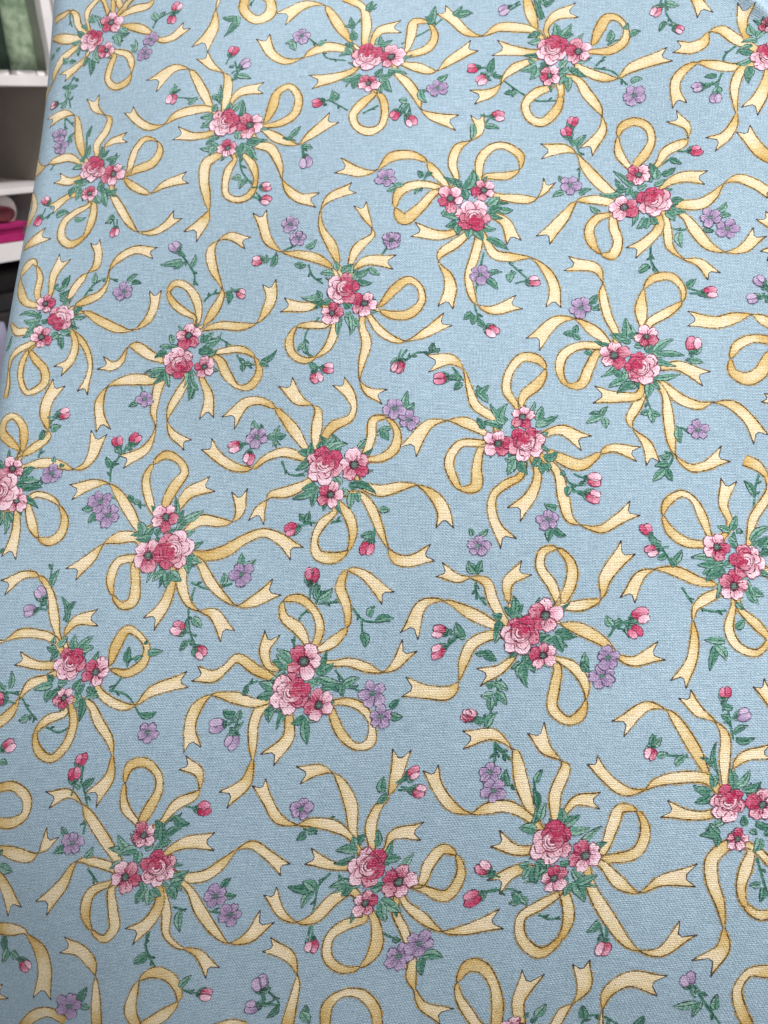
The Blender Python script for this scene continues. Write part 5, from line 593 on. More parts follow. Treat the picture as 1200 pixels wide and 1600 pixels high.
('s',-3334,-5595,-3242,-5505,-3098,-5478),('s',-2906,-5455,-3049,-5493),('s',-3214,-6131,-3044,-6167,-2894,-6273),('s',-2816,-6398,-2713,-6549,-2546,-6562),('s',-3475,-6665,-3439,-6857),('f',-3320,-5933,66,-3183,-5750,157,-3072,-5516,85,-3076,-5419,33,-3223,-5093,147,-3258,-4845,140,-3155,-4704,21,-2988,-4653,129,-2754,-4758,181),('f',-3316,-6005,64,-3101,-5959,117,-2763,-5996,121,-2550,-5964,30,-2415,-5783,146,-2351,-5595,179,-2382,-5411,193),('r',-3178,-6373,64,-2964,-6328,103,-2748,-6332,107,-2551,-6466,45,-2480,-6686,122,-2601,-6866,126,-2767,-6866,68,-2945,-6675,149,-3052,-6477,127,-3165,-6397,64),('f',-3305,-6698,79,-3192,-6967,147,-3197,-7251,200),('l',-3307,-6197,-3313,-6077,135),('l',-3283,-6199,-3169,-6062,118),('l',-3235,-6202,-3069,-6141,111),('l',-3374,-6313,-3182,-6301,134),('l',-3304,-6269,-3205,-6323,111),('l',-3469,-6760,-3478,-6998,113),('l',-3445,-6762,-3343,-6863,112),('l',-3427,-6667,-3481,-6569,110),('l',-3442,-6809,-3431,-6988,86),('l',-3539,-5073,-3486,-4904,95),('l',-2977,-5474,-2970,-5644,116),('l',-2882,-5457,-2929,-5478,92),('l',-2453,-6522,-2259,-6382,98),('l',-2476,-6544,-2355,-6601,99),('l',-2737,-6547,-2720,-6644,97),('l',-2713,-6537,-2593,-6558,73),('b',-2784,-5513,87,330,'k'),('d',-3277,-6545,169,170),),
 (
('s',9266,-6095,9358,-6005,9502,-5978),('s',9694,-5955,9551,-5993),('s',9386,-6631,9556,-6667,9706,-6773),('s',9784,-6898,9887,-7049,10054,-7062),('s',9125,-7165,9161,-7357),('s',8442,-7352,8413,-7280),('f',9284,-6505,64,9499,-6459,117,9837,-6496,121,10050,-6464,30,10185,-6283,146,10249,-6095,179,10218,-5911,193),('r',9422,-6873,64,9636,-6828,103,9852,-6832,107,10049,-6966,45,10120,-7186,122,9999,-7366,126,9833,-7366,68,9655,-7175,149,9548,-6977,127,9435,-6897,64),('f',9295,-7198,79,9408,-7467,147,9403,-7751,200),('f',9078,-7186,86,8993,-7372,141,8870,-7607,115,8836,-7793,19,8917,-7976,112,9134,-8136,165),('f',8686,-7252,152,8641,-7477,127,8622,-7652,105,8668,-7874,20,8554,-8185,136,8251,-8348,198),('f',8622,-7191,134,8336,-7183,183,8101,-7214,112,7940,-7284,25,7839,-7510,139,7852,-7677,143,7916,-7879,197),('f',8678,-6906,93,8506,-6829,153,8307,-6703,141,8200,-6713,25,8105,-6915,99,7991,-6985,136,7846,-6947,194),('l',8834,-6673,8792,-6552,108),('l',8788,-6719,8667,-6714,96),('l',8769,-6814,8604,-6880,116),('l',8758,-7052,8473,-7091,95),('l',8735,-7075,8601,-7238,126),('l',8760,-7100,8820,-7293,122),('l',8687,-7074,8523,-7140,102),('l',9293,-6697,9287,-6577,135),('l',9317,-6699,9431,-6562,118),('l',9365,-6702,9531,-6641,111),('l',9226,-6813,9418,-6801,134),('l',9296,-6769,9395,-6823,111),('l',9131,-7260,9122,-7498,113),('l',9155,-7262,9257,-7363,112),('l',9173,-7167,9119,-7069,110),('l',9158,-7309,9169,-7488,86),('l',9623,-5974,9630,-6144,116),('l',9718,-5957,9671,-5978,92),('l',10147,-7022,10341,-6882,98),('l',10124,-7044,10245,-7101,99),('l',9863,-7047,9880,-7144,97),('l',9887,-7037,10007,-7058,73),('l',8380,-7494,8266,-7563,100),('b',9816,-6013,87,330,'k'),('v',8485,-7472,138),('d',9070,-6577,207,260),('d',9323,-7045,169,170),('o',8945,-6965,241,110),),
 (
('s',-2209,-4930,-2031,-4863),('s',-1841,-5160,-1785,-5325,-1628,-5456),('s',-768,-4970,-852,-5104),('s',-1663,-5944,-1832,-6143,-1851,-6324,-1740,-6593),('s',-333,-6516,-95,-6510),('s',-2438,-5088,-2596,-5048),('s',-498,-6628,-356,-6528),('s',-1687,-6674,-1562,-6682),('f',-1422,-5187,69,-1518,-4912,154,-1680,-4601,80,-1684,-4325,21,-1566,-4165,131,-1264,-4041,172),('f',-1259,-5196,78,-1165,-4957,155,-958,-4761,63,-972,-4665,25,-1050,-4497,115,-1130,-4314,180),('f',-1207,-5279,70,-1036,-5151,147,-691,-5175,211),('f',-1509,-5236,66,-1742,-5073,150,-1974,-5002,127,-2222,-4943,31,-2424,-4765,141,-2513,-4512,159,-2560,-4342,196),('f',-1644,-5747,97,-1845,-5786,144,-2154,-5736,200),('r',-862,-5827,58,-659,-5593,147,-466,-5449,119,-320,-5546,89,-281,-5762,109,-436,-5946,154,-653,-5966,132,-837,-5894,62),('f',-969,-5982,83,-818,-6198,124,-598,-6337,77,-478,-6346,21,-240,-6243,137,33,-6064,216),('f',-1076,-6096,97,-1009,-6348,146,-1062,-6631,99,-1079,-6888,19,-966,-7046,121,-786,-7116,208),('r',-1559,-6056,90,-1785,-6054,112,-1975,-6066,49,-2069,-6256,126,-2023,-6442,117,-1841,-6560,97,-1693,-6518,49,-1524,-6373,126,-1446,-6089,118),('l',-1433,-5267,-1449,-5145,109),('l',-1481,-5318,-1658,-5307,116),('l',-1382,-5297,-1259,-5196,114),('l',-1256,-5330,-1234,-5197,106),('l',-1181,-5361,-1009,-5260,123),('l',-1154,-5442,-968,-5476,115),('l',-985,-5261,-859,-5359,104),('l',-1917,-5182,-2034,-5146,132),('l',-1893,-5143,-1968,-5191,99),('l',-1623,-5629,-1901,-5636,126),('l',-1620,-5709,-1771,-5725,100),('l',-1647,-5654,-1701,-5558,99),('l',-1620,-5709,-1743,-5807,88),('l',-1243,-5837,-1320,-5727,134),('l',-1216,-5918,-1313,-5965,121),('l',-1240,-5943,-1232,-6206,121),('l',-1189,-5998,-1100,-6108,117),('l',-1875,-4915,-1750,-4802,115),('l',-2357,-5148,-2312,-4963,120),('l',-2438,-5088,-2442,-4980,97),('l',-1852,-6298,-1949,-6396,88),('l',-1837,-6352,-1808,-6458,96),('l',-1687,-6674,-1740,-6593,108),('l',-119,-6509,-144,-6391,95),('l',-95,-6510,-48,-6459,61),('l',-497,-6641,-522,-6601,129),('b',-2576,-5045,96,180,'k'),('b',-596,-6707,109,260,'k'),('b',-1669,-6804,107,300,'k'),('b',-1513,-6685,96,350,'k'),('b',-23,-6902,103,180,'r'),('v',-2115,-4537,145),('v',-1996,-4757,133),('v',-696,-4857,140),('d',-1052,-5780,200,160),('d',-1489,-5902,170,60),('o',-1350,-5553,248,190),),
 (
('s',10391,-5430,10569,-5363),('s',10759,-5660,10815,-5825,10972,-5956),('s',11832,-5470,11748,-5604),('s',10937,-6444,10768,-6643,10749,-6824,10860,-7093),('s',12267,-7016,12505,-7010),('s',12102,-7128,12244,-7028),('s',10913,-7174,11038,-7182),('f',11178,-5687,69,11082,-5412,154,10920,-5101,80,10916,-4825,21,11034,-4665,131,11336,-4541,172),('f',11341,-5696,78,11435,-5457,155,11642,-5261,63,11628,-5165,25,11550,-4997,115,11470,-4814,180),('f',11393,-5779,70,11564,-5651,147,11909,-5675,211),('f',10956,-6247,97,10755,-6286,144,10446,-6236,200),('r',11738,-6327,58,11941,-6093,147,12134,-5949,119,12280,-6046,89,12319,-6262,109,12164,-6446,154,11947,-6466,132,11763,-6394,62),('f',11631,-6482,83,11782,-6698,124,12002,-6837,77,12122,-6846,21,12360,-6743,137,12633,-6564,216),('f',11524,-6596,97,11591,-6848,146,11538,-7131,99,11521,-7388,19,11634,-7546,121,11814,-7616,208),('r',11041,-6556,90,10815,-6554,112,10625,-6566,49,10531,-6756,126,10577,-6942,117,10759,-7060,97,10907,-7018,49,11076,-6873,126,11154,-6589,118),('l',11167,-5767,11151,-5645,109),('l',11119,-5818,10942,-5807,116),('l',11218,-5797,11341,-5696,114),('l',11344,-5830,11366,-5697,106),('l',11419,-5861,11591,-5760,123),('l',11446,-5942,11632,-5976,115),('l',11615,-5761,11741,-5859,104),('l',10683,-5682,10566,-5646,132),('l',10707,-5643,10632,-5691,99),('l',10977,-6129,10699,-6136,126),('l',10980,-6209,10829,-6225,100),('l',10953,-6154,10899,-6058,99),('l',10980,-6209,10857,-6307,88),('l',11357,-6337,11280,-6227,134),('l',11384,-6418,11287,-6465,121),('l',11360,-6443,11368,-6706,121),('l',11411,-6498,11500,-6608,117),('l',10725,-5415,10850,-5302,115),('l',10748,-6798,10651,-6896,88),('l',10763,-6852,10792,-6958,96),('l',10913,-7174,10860,-7093,108),('l',12481,-7009,12456,-6891,95),('l',12505,-7010,12552,-6959,61),('l',12103,-7141,12078,-7101,129),('b',12004,-7207,109,260,'k'),('b',10931,-7304,107,300,'k'),('b',11087,-7185,96,350,'k'),('b',12577,-7402,103,180,'r'),('v',10485,-5037,145),('v',10604,-5257,133),('v',11904,-5357,140),('d',11548,-6280,200,160),('d',11111,-6402,170,60),('o',11250,-6053,248,190),),
 (
('s',1994,9856,2091,9804,2003,9595),('l',2187,10149,2201,9977,121),('l',2066,9804,1940,9790,101),('l',2034,9699,1883,9671,101),('l',1980,9620,1848,9489,132),('l',2017,9621,2072,9492,110),),
 (
('s',2851,-7624,3011,-7677),('s',2694,-7944,2791,-7996,2703,-8205),('s',2513,-7214,2574,-7435),('s',3098,-6776,3150,-6580),('f',2713,-6853,73,2942,-6830,147,3234,-6987,211),('f',2523,-7047,101,2403,-7352,140,2304,-7543,100,2336,-7652,21,2498,-7866,136,2549,-8077,169),('f',2437,-7213,111,2183,-7237,157,1932,-7203,227),('f',2772,-7106,99,2937,-7273,149,3158,-7355,114,3336,-7315,19,3558,-7356,135,3743,-7543,158,3851,-7754,212),('f',2741,-7189,82,2772,-7490,142,2789,-7811,117,2828,-7995,26,3006,-8150,101,3182,-8122,126,3402,-7989,210),('l',2727,-6654,3003,-6690,101),('l',2653,-6623,2801,-6685,127),('l',2250,-6956,2127,-6895,118),('l',2298,-7014,2090,-7094,130),('l',2372,-7044,2186,-7181,134),('l',2395,-7073,2341,-7128,109),('l',2574,-7048,2536,-7242,140),('l',2628,-6993,2935,-6942,102),('l',2601,-7020,2695,-7133,104),('l',2549,-7435,2447,-7462,128),('l',2576,-7408,2579,-7571,135),('l',2573,-7462,2672,-7490,99),('l',3098,-6776,3235,-6793,95),('l',3100,-6748,3037,-6747,66),('l',2887,-7651,2901,-7823,121),('l',2766,-7996,2640,-8010,101),('l',2734,-8101,2583,-8129,101),('l',2680,-8180,2548,-8311,132),('l',2717,-8179,2772,-8308,110),('l',1955,-7484,1831,-7453,91),('l',1968,-7484,1787,-7577,114),('l',1992,-7512,2010,-7636,119),('l',1968,-7484,2049,-7374,82),('v',3124,-7676,145),),
 (
('s',748,9600,869,9436,1047,9435),('s',867,9383,1015,9276),('r',-177,9984,102,-469,9994,114,-616,9773,134,-550,9520,105,-472,9408,98,-288,9431,161,-273,9678,132,-204,9929,96),('f',546,10075,79,768,10140,142,1033,9981,222),('f',578,9878,60,754,9764,154,981,9679,163,1231,9827,80,1375,9895,110,1653,9827,192),('f',697,9600,108,762,9277,154,829,9012,113,953,8934,24,1203,8883,108,1382,8989,142,1577,9121,202),('f',465,9563,103,381,9308,154,197,9097,223),('f',259,9554,92,76,9449,118,-69,9317,105,-98,9129,124,-35,8916,138,80,8744,219),('l',238,9775,82,9779,130),('l',186,9749,104,9585,136),('l',264,9747,337,9580,136),('l',497,9769,416,9660,151),('l',548,9768,706,9847,147),('l',572,9712,594,9602,152),('l',495,9714,517,9576,126),('l',748,9600,797,9545,78),('l',843,9410,813,9290,107),('l',869,9436,919,9409,76),('l',681,9145,543,9199,111),('l',624,8882,585,8740,130),('l',650,8882,774,8804,101),('l',-330,8815,-370,8895,106),('l',-240,8814,-150,8891,87),('b',1139,9494,110,350,'k'),('b',1117,9289,109,340,'k'),('v',576,9000,149),),
 (
('s',12313,7718,12348,7540),('s',12366,8001,12346,7846),('f',12425,9627,84,12186,9780,160,11957,9812,23,11726,9767,145,11485,9445,255),('r',12423,9484,102,12131,9494,114,11984,9273,134,12050,9020,105,12128,8908,98,12312,8931,161,12327,9178,132,12396,9429,96),('f',12859,9054,92,12676,8949,118,12531,8817,105,12502,8629,124,12565,8416,138,12680,8244,219),('l',12613,9765,12710,9994,160),('l',12692,9762,12587,9824,109),('l',12639,9735,12585,9679,110),('l',12426,9685,12347,9832,103),('l',12769,9673,12849,9727,162),('l',12838,9275,12682,9279,130),('l',12786,9249,12704,9085,136),('l',12270,8315,12230,8395,106),('l',12360,8314,12450,8391,87),('l',12345,7872,12239,7976,131),('l',12345,7872,12379,8000,92),('v',12341,8183,155),('d',12594,9479,197,340),),
 (
('s',-488,-6626,-349,-6524,-126,-6515),('s',42,-6918,234,-6925),('s',124,-6738,275,-6941),('s',1448,-8200,1569,-8364,1747,-8365),('s',1567,-8417,1715,-8524),('s',413,-9582,448,-9760),('s',466,-9299,446,-9454),('f',660,-7505,111,422,-7291,132,342,-7049,87,262,-6774,39,97,-6630,170,-153,-6668,246),('f',525,-7673,84,286,-7520,160,57,-7488,23,-174,-7533,145,-415,-7855,255),('r',523,-7816,102,231,-7806,114,84,-8027,134,150,-8280,105,228,-8392,98,412,-8369,161,427,-8122,132,496,-7871,96),('f',1246,-7725,79,1468,-7660,142,1733,-7819,222),('f',1278,-7922,60,1454,-8036,154,1681,-8121,163,1931,-7973,80,2075,-7905,110,2353,-7973,192),('f',1397,-8200,108,1462,-8523,154,1529,-8788,113,1653,-8866,24,1903,-8917,108,2082,-8811,142,2277,-8679,202),('f',1165,-8237,103,1081,-8492,154,897,-8703,223),('f',959,-8246,92,776,-8351,118,631,-8483,105,602,-8671,124,665,-8884,138,780,-9056,219),('l',713,-7535,810,-7306,160),('l',792,-7538,687,-7476,109),('l',739,-7565,685,-7621,110),('l',526,-7615,447,-7468,103),('l',869,-7627,949,-7573,162),('l',1187,-7523,1245,-7351,143),('l',1186,-7552,1424,-7473,121),('l',1159,-7580,1315,-7584,120),('l',938,-8025,782,-8021,130),('l',886,-8051,804,-8215,136),('l',964,-8053,1037,-8220,136),('l',1197,-8031,1116,-8140,151),('l',1248,-8032,1406,-7953,147),('l',1272,-8088,1294,-8198,152),('l',1195,-8086,1217,-8224,126),('l',1448,-8200,1497,-8255,78),('l',1543,-8390,1513,-8510,107),('l',1569,-8364,1619,-8391,76),('l',477,-7174,451,-7024,132),('l',477,-7144,587,-7029,101),('l',477,-7144,570,-7252,115),('l',450,-7143,424,-7082,119),('l',234,-6955,152,-7057,131),('l',207,-6924,124,-6860,75),('l',-126,-6515,-113,-6392,111),('l',-488,-6626,-516,-6595,120),('l',1381,-8655,1243,-8601,111),('l',1324,-8918,1285,-9060,130),('l',1350,-8918,1474,-8996,101),('l',370,-8985,330,-8905,106),('l',460,-8986,550,-8909,87),('l',445,-9428,339,-9324,131),('l',445,-9428,479,-9300,92),('b',-585,-6708,117,250,'k'),('b',-27,-6891,104,190,'r'),('b',1839,-8306,110,350,'k'),('b',1817,-8511,109,340,'k'),('v',1276,-8800,149),('v',441,-9117,155),('d',694,-7821,197,340),('d',1005,-7474,182,280),('o',1047,-7832,249,300),),
 (
('s',12112,-7126,12251,-7024,12474,-7015),('s',12642,-7418,12834,-7425),('s',12724,-7238,12875,-7441),('l',12834,-7455,12752,-7557,131),('l',12807,-7424,12724,-7360,75),('l',12474,-7015,12487,-6892,111),('l',12112,-7126,12084,-7095,120),('b',12015,-7208,117,250,'k'),('b',12573,-7391,104,190,'r'),),
 (
('s',-2795,9852,-2698,9674,-2467,9636),('s',-2468,9017,-2273,9013),('s',-2107,9009,-1971,9034),('s',-3346,10119,-3197,10140),('s',-3223,10082,-3260,9965),('s',-1533,8944,-1553,8756),('s',-2222,8230,-2206,8046,-2351,7888),('s',-2174,7993,-1908,8019),('f',-2420,9548,106,-2685,9430,164,-2914,9396,89,-2967,9326,42,-3046,9201,168,-3082,9074,214),('f',-1764,9527,77,-1488,9408,171,-1218,9456,128,-1016,9464,33,-789,9307,149,-683,9115,183,-669,8954,209),('f',-1732,9359,81,-1593,9190,134,-1478,8916,111,-1363,8673,36,-1250,8539,144,-1091,8511,159,-845,8600,208),('r',-2057,9159,74,-2217,8998,131,-2304,8794,95,-2251,8604,146,-2057,8562,163,-1872,8653,72,-1816,8895,125,-1891,9114,140,-1976,9213,97),('l',-2421,9893,-2400,10066,126),('l',-2420,9864,-2586,9727,138),('l',-2422,9922,-2568,9958,135),('l',-2282,9973,-2258,10088,131),('l',-2226,10000,-2089,10124,138),('l',-2168,9968,-1931,10031,127),('l',-2320,9516,-2488,9465,138),('l',-2317,9431,-2596,9342,127),('l',-2316,9403,-2351,9236,122),('l',-1984,9506,-2072,9621,162),('l',-1927,9448,-1979,9338,136),('l',-1873,9474,-1763,9499,136),('l',-1843,9390,-1866,9196,138),('l',-1788,9388,-1758,9276,112),('l',-1776,9982,-1681,10093,99),('l',-2441,9044,-2515,9129,144),('l',-2412,9016,-2390,9154,99),('l',-2521,8963,-2518,8907,127),('l',-1484,9160,-1362,9157,135),('l',-1557,8863,-1705,8839,123),('l',-1581,8783,-1527,8756,110),('l',-2222,8230,-2301,8204,147),('l',-2184,8098,-2042,8177,114),('l',-2206,8046,-2247,8204,81),('b',-3256,9906,108,260,'k'),('b',-2609,8931,112,200,'r'),('b',-1625,8671,118,250,'r'),('b',-2306,8350,119,90,'r'),('d',-1825,9755,231,315),('d',-2119,9369,196,160),('o',-2217,9769,274,240),),
 (
('s',10824,9482,10932,9607,11206,9757,11371,9751),('s',9805,9352,9902,9174,10133,9136),('s',10132,8517,10327,8513),('s',10493,8509,10629,8534),('s',9254,9619,9403,9640),('s',9377,9582,9340,9465),('s',11067,8444,11047,8256),('s',9697,9711,9722,9532),('s',10426,7493,10692,7519),('f',10064,9398,125,9828,9468,142,9597,9407,105,9398,9271,67,9157,9298,132,8902,9461,158,8751,9619,200),('f',10180,9048,106,9915,8930,164,9686,8896,89,9633,8826,42,9554,8701,168,9518,8574,214),('r',10910,9393,97,10987,9620,130,11010,9852,123,11176,9875,80,11317,9695,93,11294,9465,147,11131,9342,121,10967,9319,75),('f',10836,9027,77,11112,8908,171,11382,8956,128,11584,8964,33,11811,8807,149,11917,8615,183,11931,8454,209),('f',10868,8859,81,11007,8690,134,11122,8416,111,11237,8173,36,11350,8039,144,11509,8011,159,11755,8100,208),('r',10543,8659,74,10383,8498,131,10296,8294,95,10349,8104,146,10543,8062,163,10728,8153,72,10784,8395,125,10709,8614,140,10624,8713,97),('l',10179,9393,10200,9566,126),('l',10180,9364,10014,9227,138),('l',10178,9422,10032,9458,135),('l',10318,9473,10342,9588,131),('l',10374,9500,10511,9624,138),('l',10432,9468,10669,9531,127),('l',10280,9016,10112,8965,138),('l',10283,8931,10004,8842,127),('l',10284,8903,10249,8736,122),('l',10616,9006,10528,9121,162),('l',10673,8948,10621,8838,136),('l',10727,8974,10837,8999,136),('l',10757,8890,10734,8696,138),('l',10812,8888,10842,8776,112),('l',11096,9703,11234,9727,110),('l',11124,9702,11209,9583,129),('l',10824,9482,10919,9593,99),('l',10159,8544,10085,8629,144),('l',10188,8516,10210,8654,99),('l',10079,8463,10082,8407,127),('l',9424,9788,9385,9926,137),('l',9484,9784,9494,9873,100),('l',9699,9682,9580,9689,137),('l',9699,9682,9750,9827,115),('l',9728,9680,9845,9703,115),('l',9701,9652,9676,9565,115),('l',11116,8660,11238,8657,135),('l',11043,8363,10895,8339,123),('l',11019,8283,11073,8256,110),('l',11450,9982,11532,10068,111),('l',10378,7730,10299,7704,147),('l',10416,7598,10558,7677,114),('l',10394,7546,10353,7704,81),('b',9136,9582,109,190,'k'),('b',9344,9406,108,260,'k'),('b',9991,8431,112,200,'r'),('b',10975,8171,118,250,'r'),('b',10294,7850,119,90,'r'),('v',9445,9697,175),('v',11466,9841,153),('d',10775,9255,231,315),('d',10481,8869,196,160),('o',10383,9269,274,240),),
 (
('s',-1076,-7818,-968,-7693,-694,-7543,-529,-7549),('s',-2095,-7948,-1998,-8126,-1767,-8164),('s',-1768,-8783,-1573,-8787),('s',-1407,-8791,-1271,-8766),('s',-2646,-7681,-2497,-7660),('s',-2523,-7718,-2560,-7835),('s',-833,-8856,-853,-9044),('s',-2203,-7589,-2178,-7768),('s',-1474,-9807,-1208,-9781),('f',-1754,-7819,77,-1941,-7545,167,-2224,-7213,85,-2441,-7092,119,-2653,-7107,169,-2852,-7336,261),('f',-1641,-7766,92,-1638,-7502,163,-1633,-7281,97,-1709,-7202,26,-1903,-7115,164,-2077,-6876,221),('f',-1531,-7684,108,-1423,-7513,157,-1200,-7406,108,-1148,-7261,85,-1226,-7049,162,-1345,-6907,186),('f',-1836,-7902,125,-2072,-7832,142,-2303,-7893,105,-2502,-8029,67,-2743,-8002,132,-2998,-7839,158,-3149,-7681,200),('f',-1720,-8252,106,-1985,-8370,164,-2214,-8404,89,-2267,-8474,42,-2346,-8599,168,-2382,-8726,214),('r',-990,-7907,97,-913,-7680,130,-890,-7448,123,-724,-7425,80,-583,-7605,93,-606,-7835,147,-769,-7958,121,-933,-7981,75),('f',-1064,-8273,77,-788,-8392,171,-518,-8344,128,-316,-8336,33,-89,-8493,149,17,-8685,183,31,-8846,209),('f',-1032,-8441,81,-893,-8610,134,-778,-8884,111,-663,-9127,36,-550,-9261,144,-391,-9289,159,-145,-9200,208),('r',-1357,-8641,74,-1517,-8802,131,-1604,-9006,95,-1551,-9196,146,-1357,-9238,163,-1172,-9147,72,-1116,-8905,125,-1191,-8686,140,-1276,-8587,97),('l',-1721,-7907,-1700,-7734,126),('l',-1720,-7936,-1886,-8073,138),('l',-1722,-7878,-1868,-7842,135),('l',-1582,-7827,-1558,-7712,131),('l',-1526,-7800,-1389,-7676,138),('l',-1468,-7832,-1231,-7769,127),('l',-1620,-8284,-1788,-8335,138),('l',-1617,-8369,-1896,-8458,127),('l',-1616,-8397,-1651,-8564,122),('l',-1284,-8294,-1372,-8179,162),('l',-1227,-8352,-1279,-8462,136),('l',-1173,-8326,-1063,-8301,136),('l',-1143,-8410,-1166,-8604,138),('l',-1088,-8412,-1058,-8524,112),('l',-804,-7597,-666,-7573,110),('l',-776,-7598,-691,-7717,129),('l',-1076,-7818,-981,-7707,99),('l',-1741,-8756,-1815,-8671,144),('l',-1712,-8784,-1690,-8646,99),('l',-1821,-8837,-1818,-8893,127),('l',-2476,-7512,-2515,-7374,137),('l',-2416,-7516,-2406,-7427,100),('l',-2201,-7618,-2320,-7611,137),('l',-2201,-7618,-2150,-7473,115),('l',-2172,-7620,-2055,-7597,115),('l',-2199,-7648,-2224,-7735,115),('l',-784,-8640,-662,-8643,135),('l',-857,-8937,-1005,-8961,123),('l',-881,-9017,-827,-9044,110),('l',-505,-7316,-453,-7081,134),('l',-450,-7318,-368,-7232,111),('l',-1522,-9570,-1601,-9596,147),('l',-1484,-9702,-1342,-9623,114),('l',-1506,-9754,-1547,-9596,81),('b',-2764,-7718,109,190,'k'),('b',-2556,-7894,108,260,'k'),('b',-1909,-8869,112,200,'r'),('b',-925,-9129,118,250,'r'),('b',-1606,-9450,119,90,'r'),('v',-2455,-7603,175),('v',-616,-7297,166),('v',-434,-7459,153),('d',-1125,-8045,231,315),('d',-1419,-8431,196,160),('o',-1517,-8031,274,240),),
 (
('s',11524,-8318,11632,-8193,11906,-8043,12071,-8049),('s',10505,-8448,10602,-8626,10833,-8664),('s',10832,-9283,11027,-9287),('s',11193,-9291,11329,-9266),('s',9954,-8181,10103,-8160),('s',10077,-8218,10040,-8335),('s',11767,-9356,11747,-9544),('s',10397,-8089,10422,-8268),('f',10846,-8319,77,10659,-8045,167,10376,-7713,85,10159,-7592,119,9947,-7607,169,9748,-7836,261),('f',10959,-8266,92,10962,-8002,163,10967,-7781,97,10891,-7702,26,10697,-7615,164,10523,-7376,221),('f',11069,-8184,108,11177,-8013,157,11400,-7906,108,11452,-7761,85,11374,-7549,162,11255,-7407,186),('f',10764,-8402,125,10528,-8332,142,10297,-8393,105,10098,-8529,67,9857,-8502,132,9602,-8339,158,9451,-8181,200),('f',10880,-8752,106,10615,-8870,164,10386,-8904,89,10333,-8974,42,10254,-9099,168,10218,-9226,214),('r',11610,-8407,97,11687,-8180,130,11710,-7948,123,11876,-7925,80,12017,-8105,93,11994,-8335,147,11831,-8458,121,11667,-8481,75),('f',11536,-8773,77,11812,-8892,171,12082,-8844,128,12284,-8836,33,12511,-8993,149,12617,-9185,183,12631,-9346,209),('f',11568,-8941,81,11707,-9110,134,11822,-9384,111,11937,-9627,36,12050,-9761,144,12209,-9789,159,12455,-9700,208),('r',11243,-9141,74,11083,-9302,131,10996,-9506,95,11049,-9696,146,11243,-9738,163,11428,-9647,72,11484,-9405,125,11409,-9186,140,11324,-9087,97),('l',10879,-8407,10900,-8234,126),('l',10880,-8436,10714,-8573,138),('l',10878,-8378,10732,-8342,135),('l',11018,-8327,11042,-8212,131),('l',11074,-8300,11211,-8176,138),('l',11132,-8332,11369,-8269,127),('l',10980,-8784,10812,-8835,138),('l',10983,-8869,10704,-8958,127),('l',10984,-8897,10949,-9064,122),('l',11316,-8794,11228,-8679,162),('l',11373,-8852,11321,-8962,136),('l',11427,-8826,11537,-8801,136),('l',11457,-8910,11434,-9104,138),('l',11512,-8912,11542,-9024,112),('l',11796,-8097,11934,-8073,110),('l',11824,-8098,11909,-8217,129),('l',11524,-8318,11619,-8207,99),('l',10859,-9256,10785,-9171,144),('l',10888,-9284,10910,-9146,99),('l',10779,-9337,10782,-9393,127),('l',10124,-8012,10085,-7874,137),('l',10184,-8016,10194,-7927,100),('l',10399,-8118,10280,-8111,137),('l',10399,-8118,10450,-7973,115),('l',10428,-8120,10545,-8097,115),('l',10401,-8148,10376,-8235,115),('l',11816,-9140,11938,-9143,135),('l',11743,-9437,11595,-9461,123),('l',11719,-9517,11773,-9544,110),('l',12095,-7816,12147,-7581,134),('l',12150,-7818,12232,-7732,111),('b',9836,-8218,109,190,'k'),('b',10044,-8394,108,260,'k'),('b',10691,-9369,112,200,'r'),('b',11675,-9629,118,250,'r'),('v',10145,-8103,175),('v',11984,-7797,166),('v',12166,-7959,153),('d',11475,-8545,231,315),('d',11181,-8931,196,160),('o',11083,-8531,274,240),),
 (
('s',7440,8937,7681,8889,7927,8811),('s',8708,7764,8973,7681,9217,7732,9269,7758),('f',7938,8468,93,7696,8759,166,7522,8994,127,7375,9127,28,7155,9129,144,6888,9029,212),('f',7863,8370,137,7596,8375,177,7401,8293,43,7252,8111,168,7035,7917,224),('r',8089,8692,73,7977,8897,132,7901,9190,121,7984,9394,70,8152,9521,132,8372,9409,100,8446,9259,130,8317,9060,177,8222,8832,137),('f',8380,8741,88,8535,8965,187,8821,9068,219),('f',8559,8452,92,8749,8587,164,9013,8551,129,9184,8559,47,9275,8682,135,9256,8935,215),('f',8831,8113,148,9110,8163,190,9375,8320,144,9620,8397,126,9847,8311,156,10049,8147,220),('f',8784,8033,106,8959,7788,150,9182,7574,90,9360,7469,21,9571,7521,159,9822,7677,232),('l',7946,8411,7865,8583,169),('l',7979,8382,8080,8521,134),('l',8068,8380,7865,8356,133),('l',8124,8407,8202,8490,123),('l',8143,8266,8157,8378,164),('l',8242,8404,8379,8485,126),('l',8399,8569,8485,8723,135),('l',8461,8539,8570,8621,109),('l',8514,8594,8751,8714,127),('l',8593,8173,8795,8293,123),('l',8626,8145,8813,8032,139),('l',8630,8117,8660,7899,165),('l',8313,7904,8185,7797,130),('l',8342,7904,8372,7713,165),('l',8400,7903,8561,7792,171),('l',7741,8888,7673,8962,125),('l',7772,8873,7863,8856,121),('l',9134,7733,9143,7879,115),('l',9327,7970,9352,8131,121),('l',9382,7970,9540,8048,105),('l',7189,8809,7046,8782,132),('l',7260,8708,7156,8594,136),('v',7284,8881,182),('v',7423,8691,187),('v',9381,7863,174),('d',8243,8645,216,300),('d',8059,8128,236,340),('o',8415,8205,287,20),),
 (
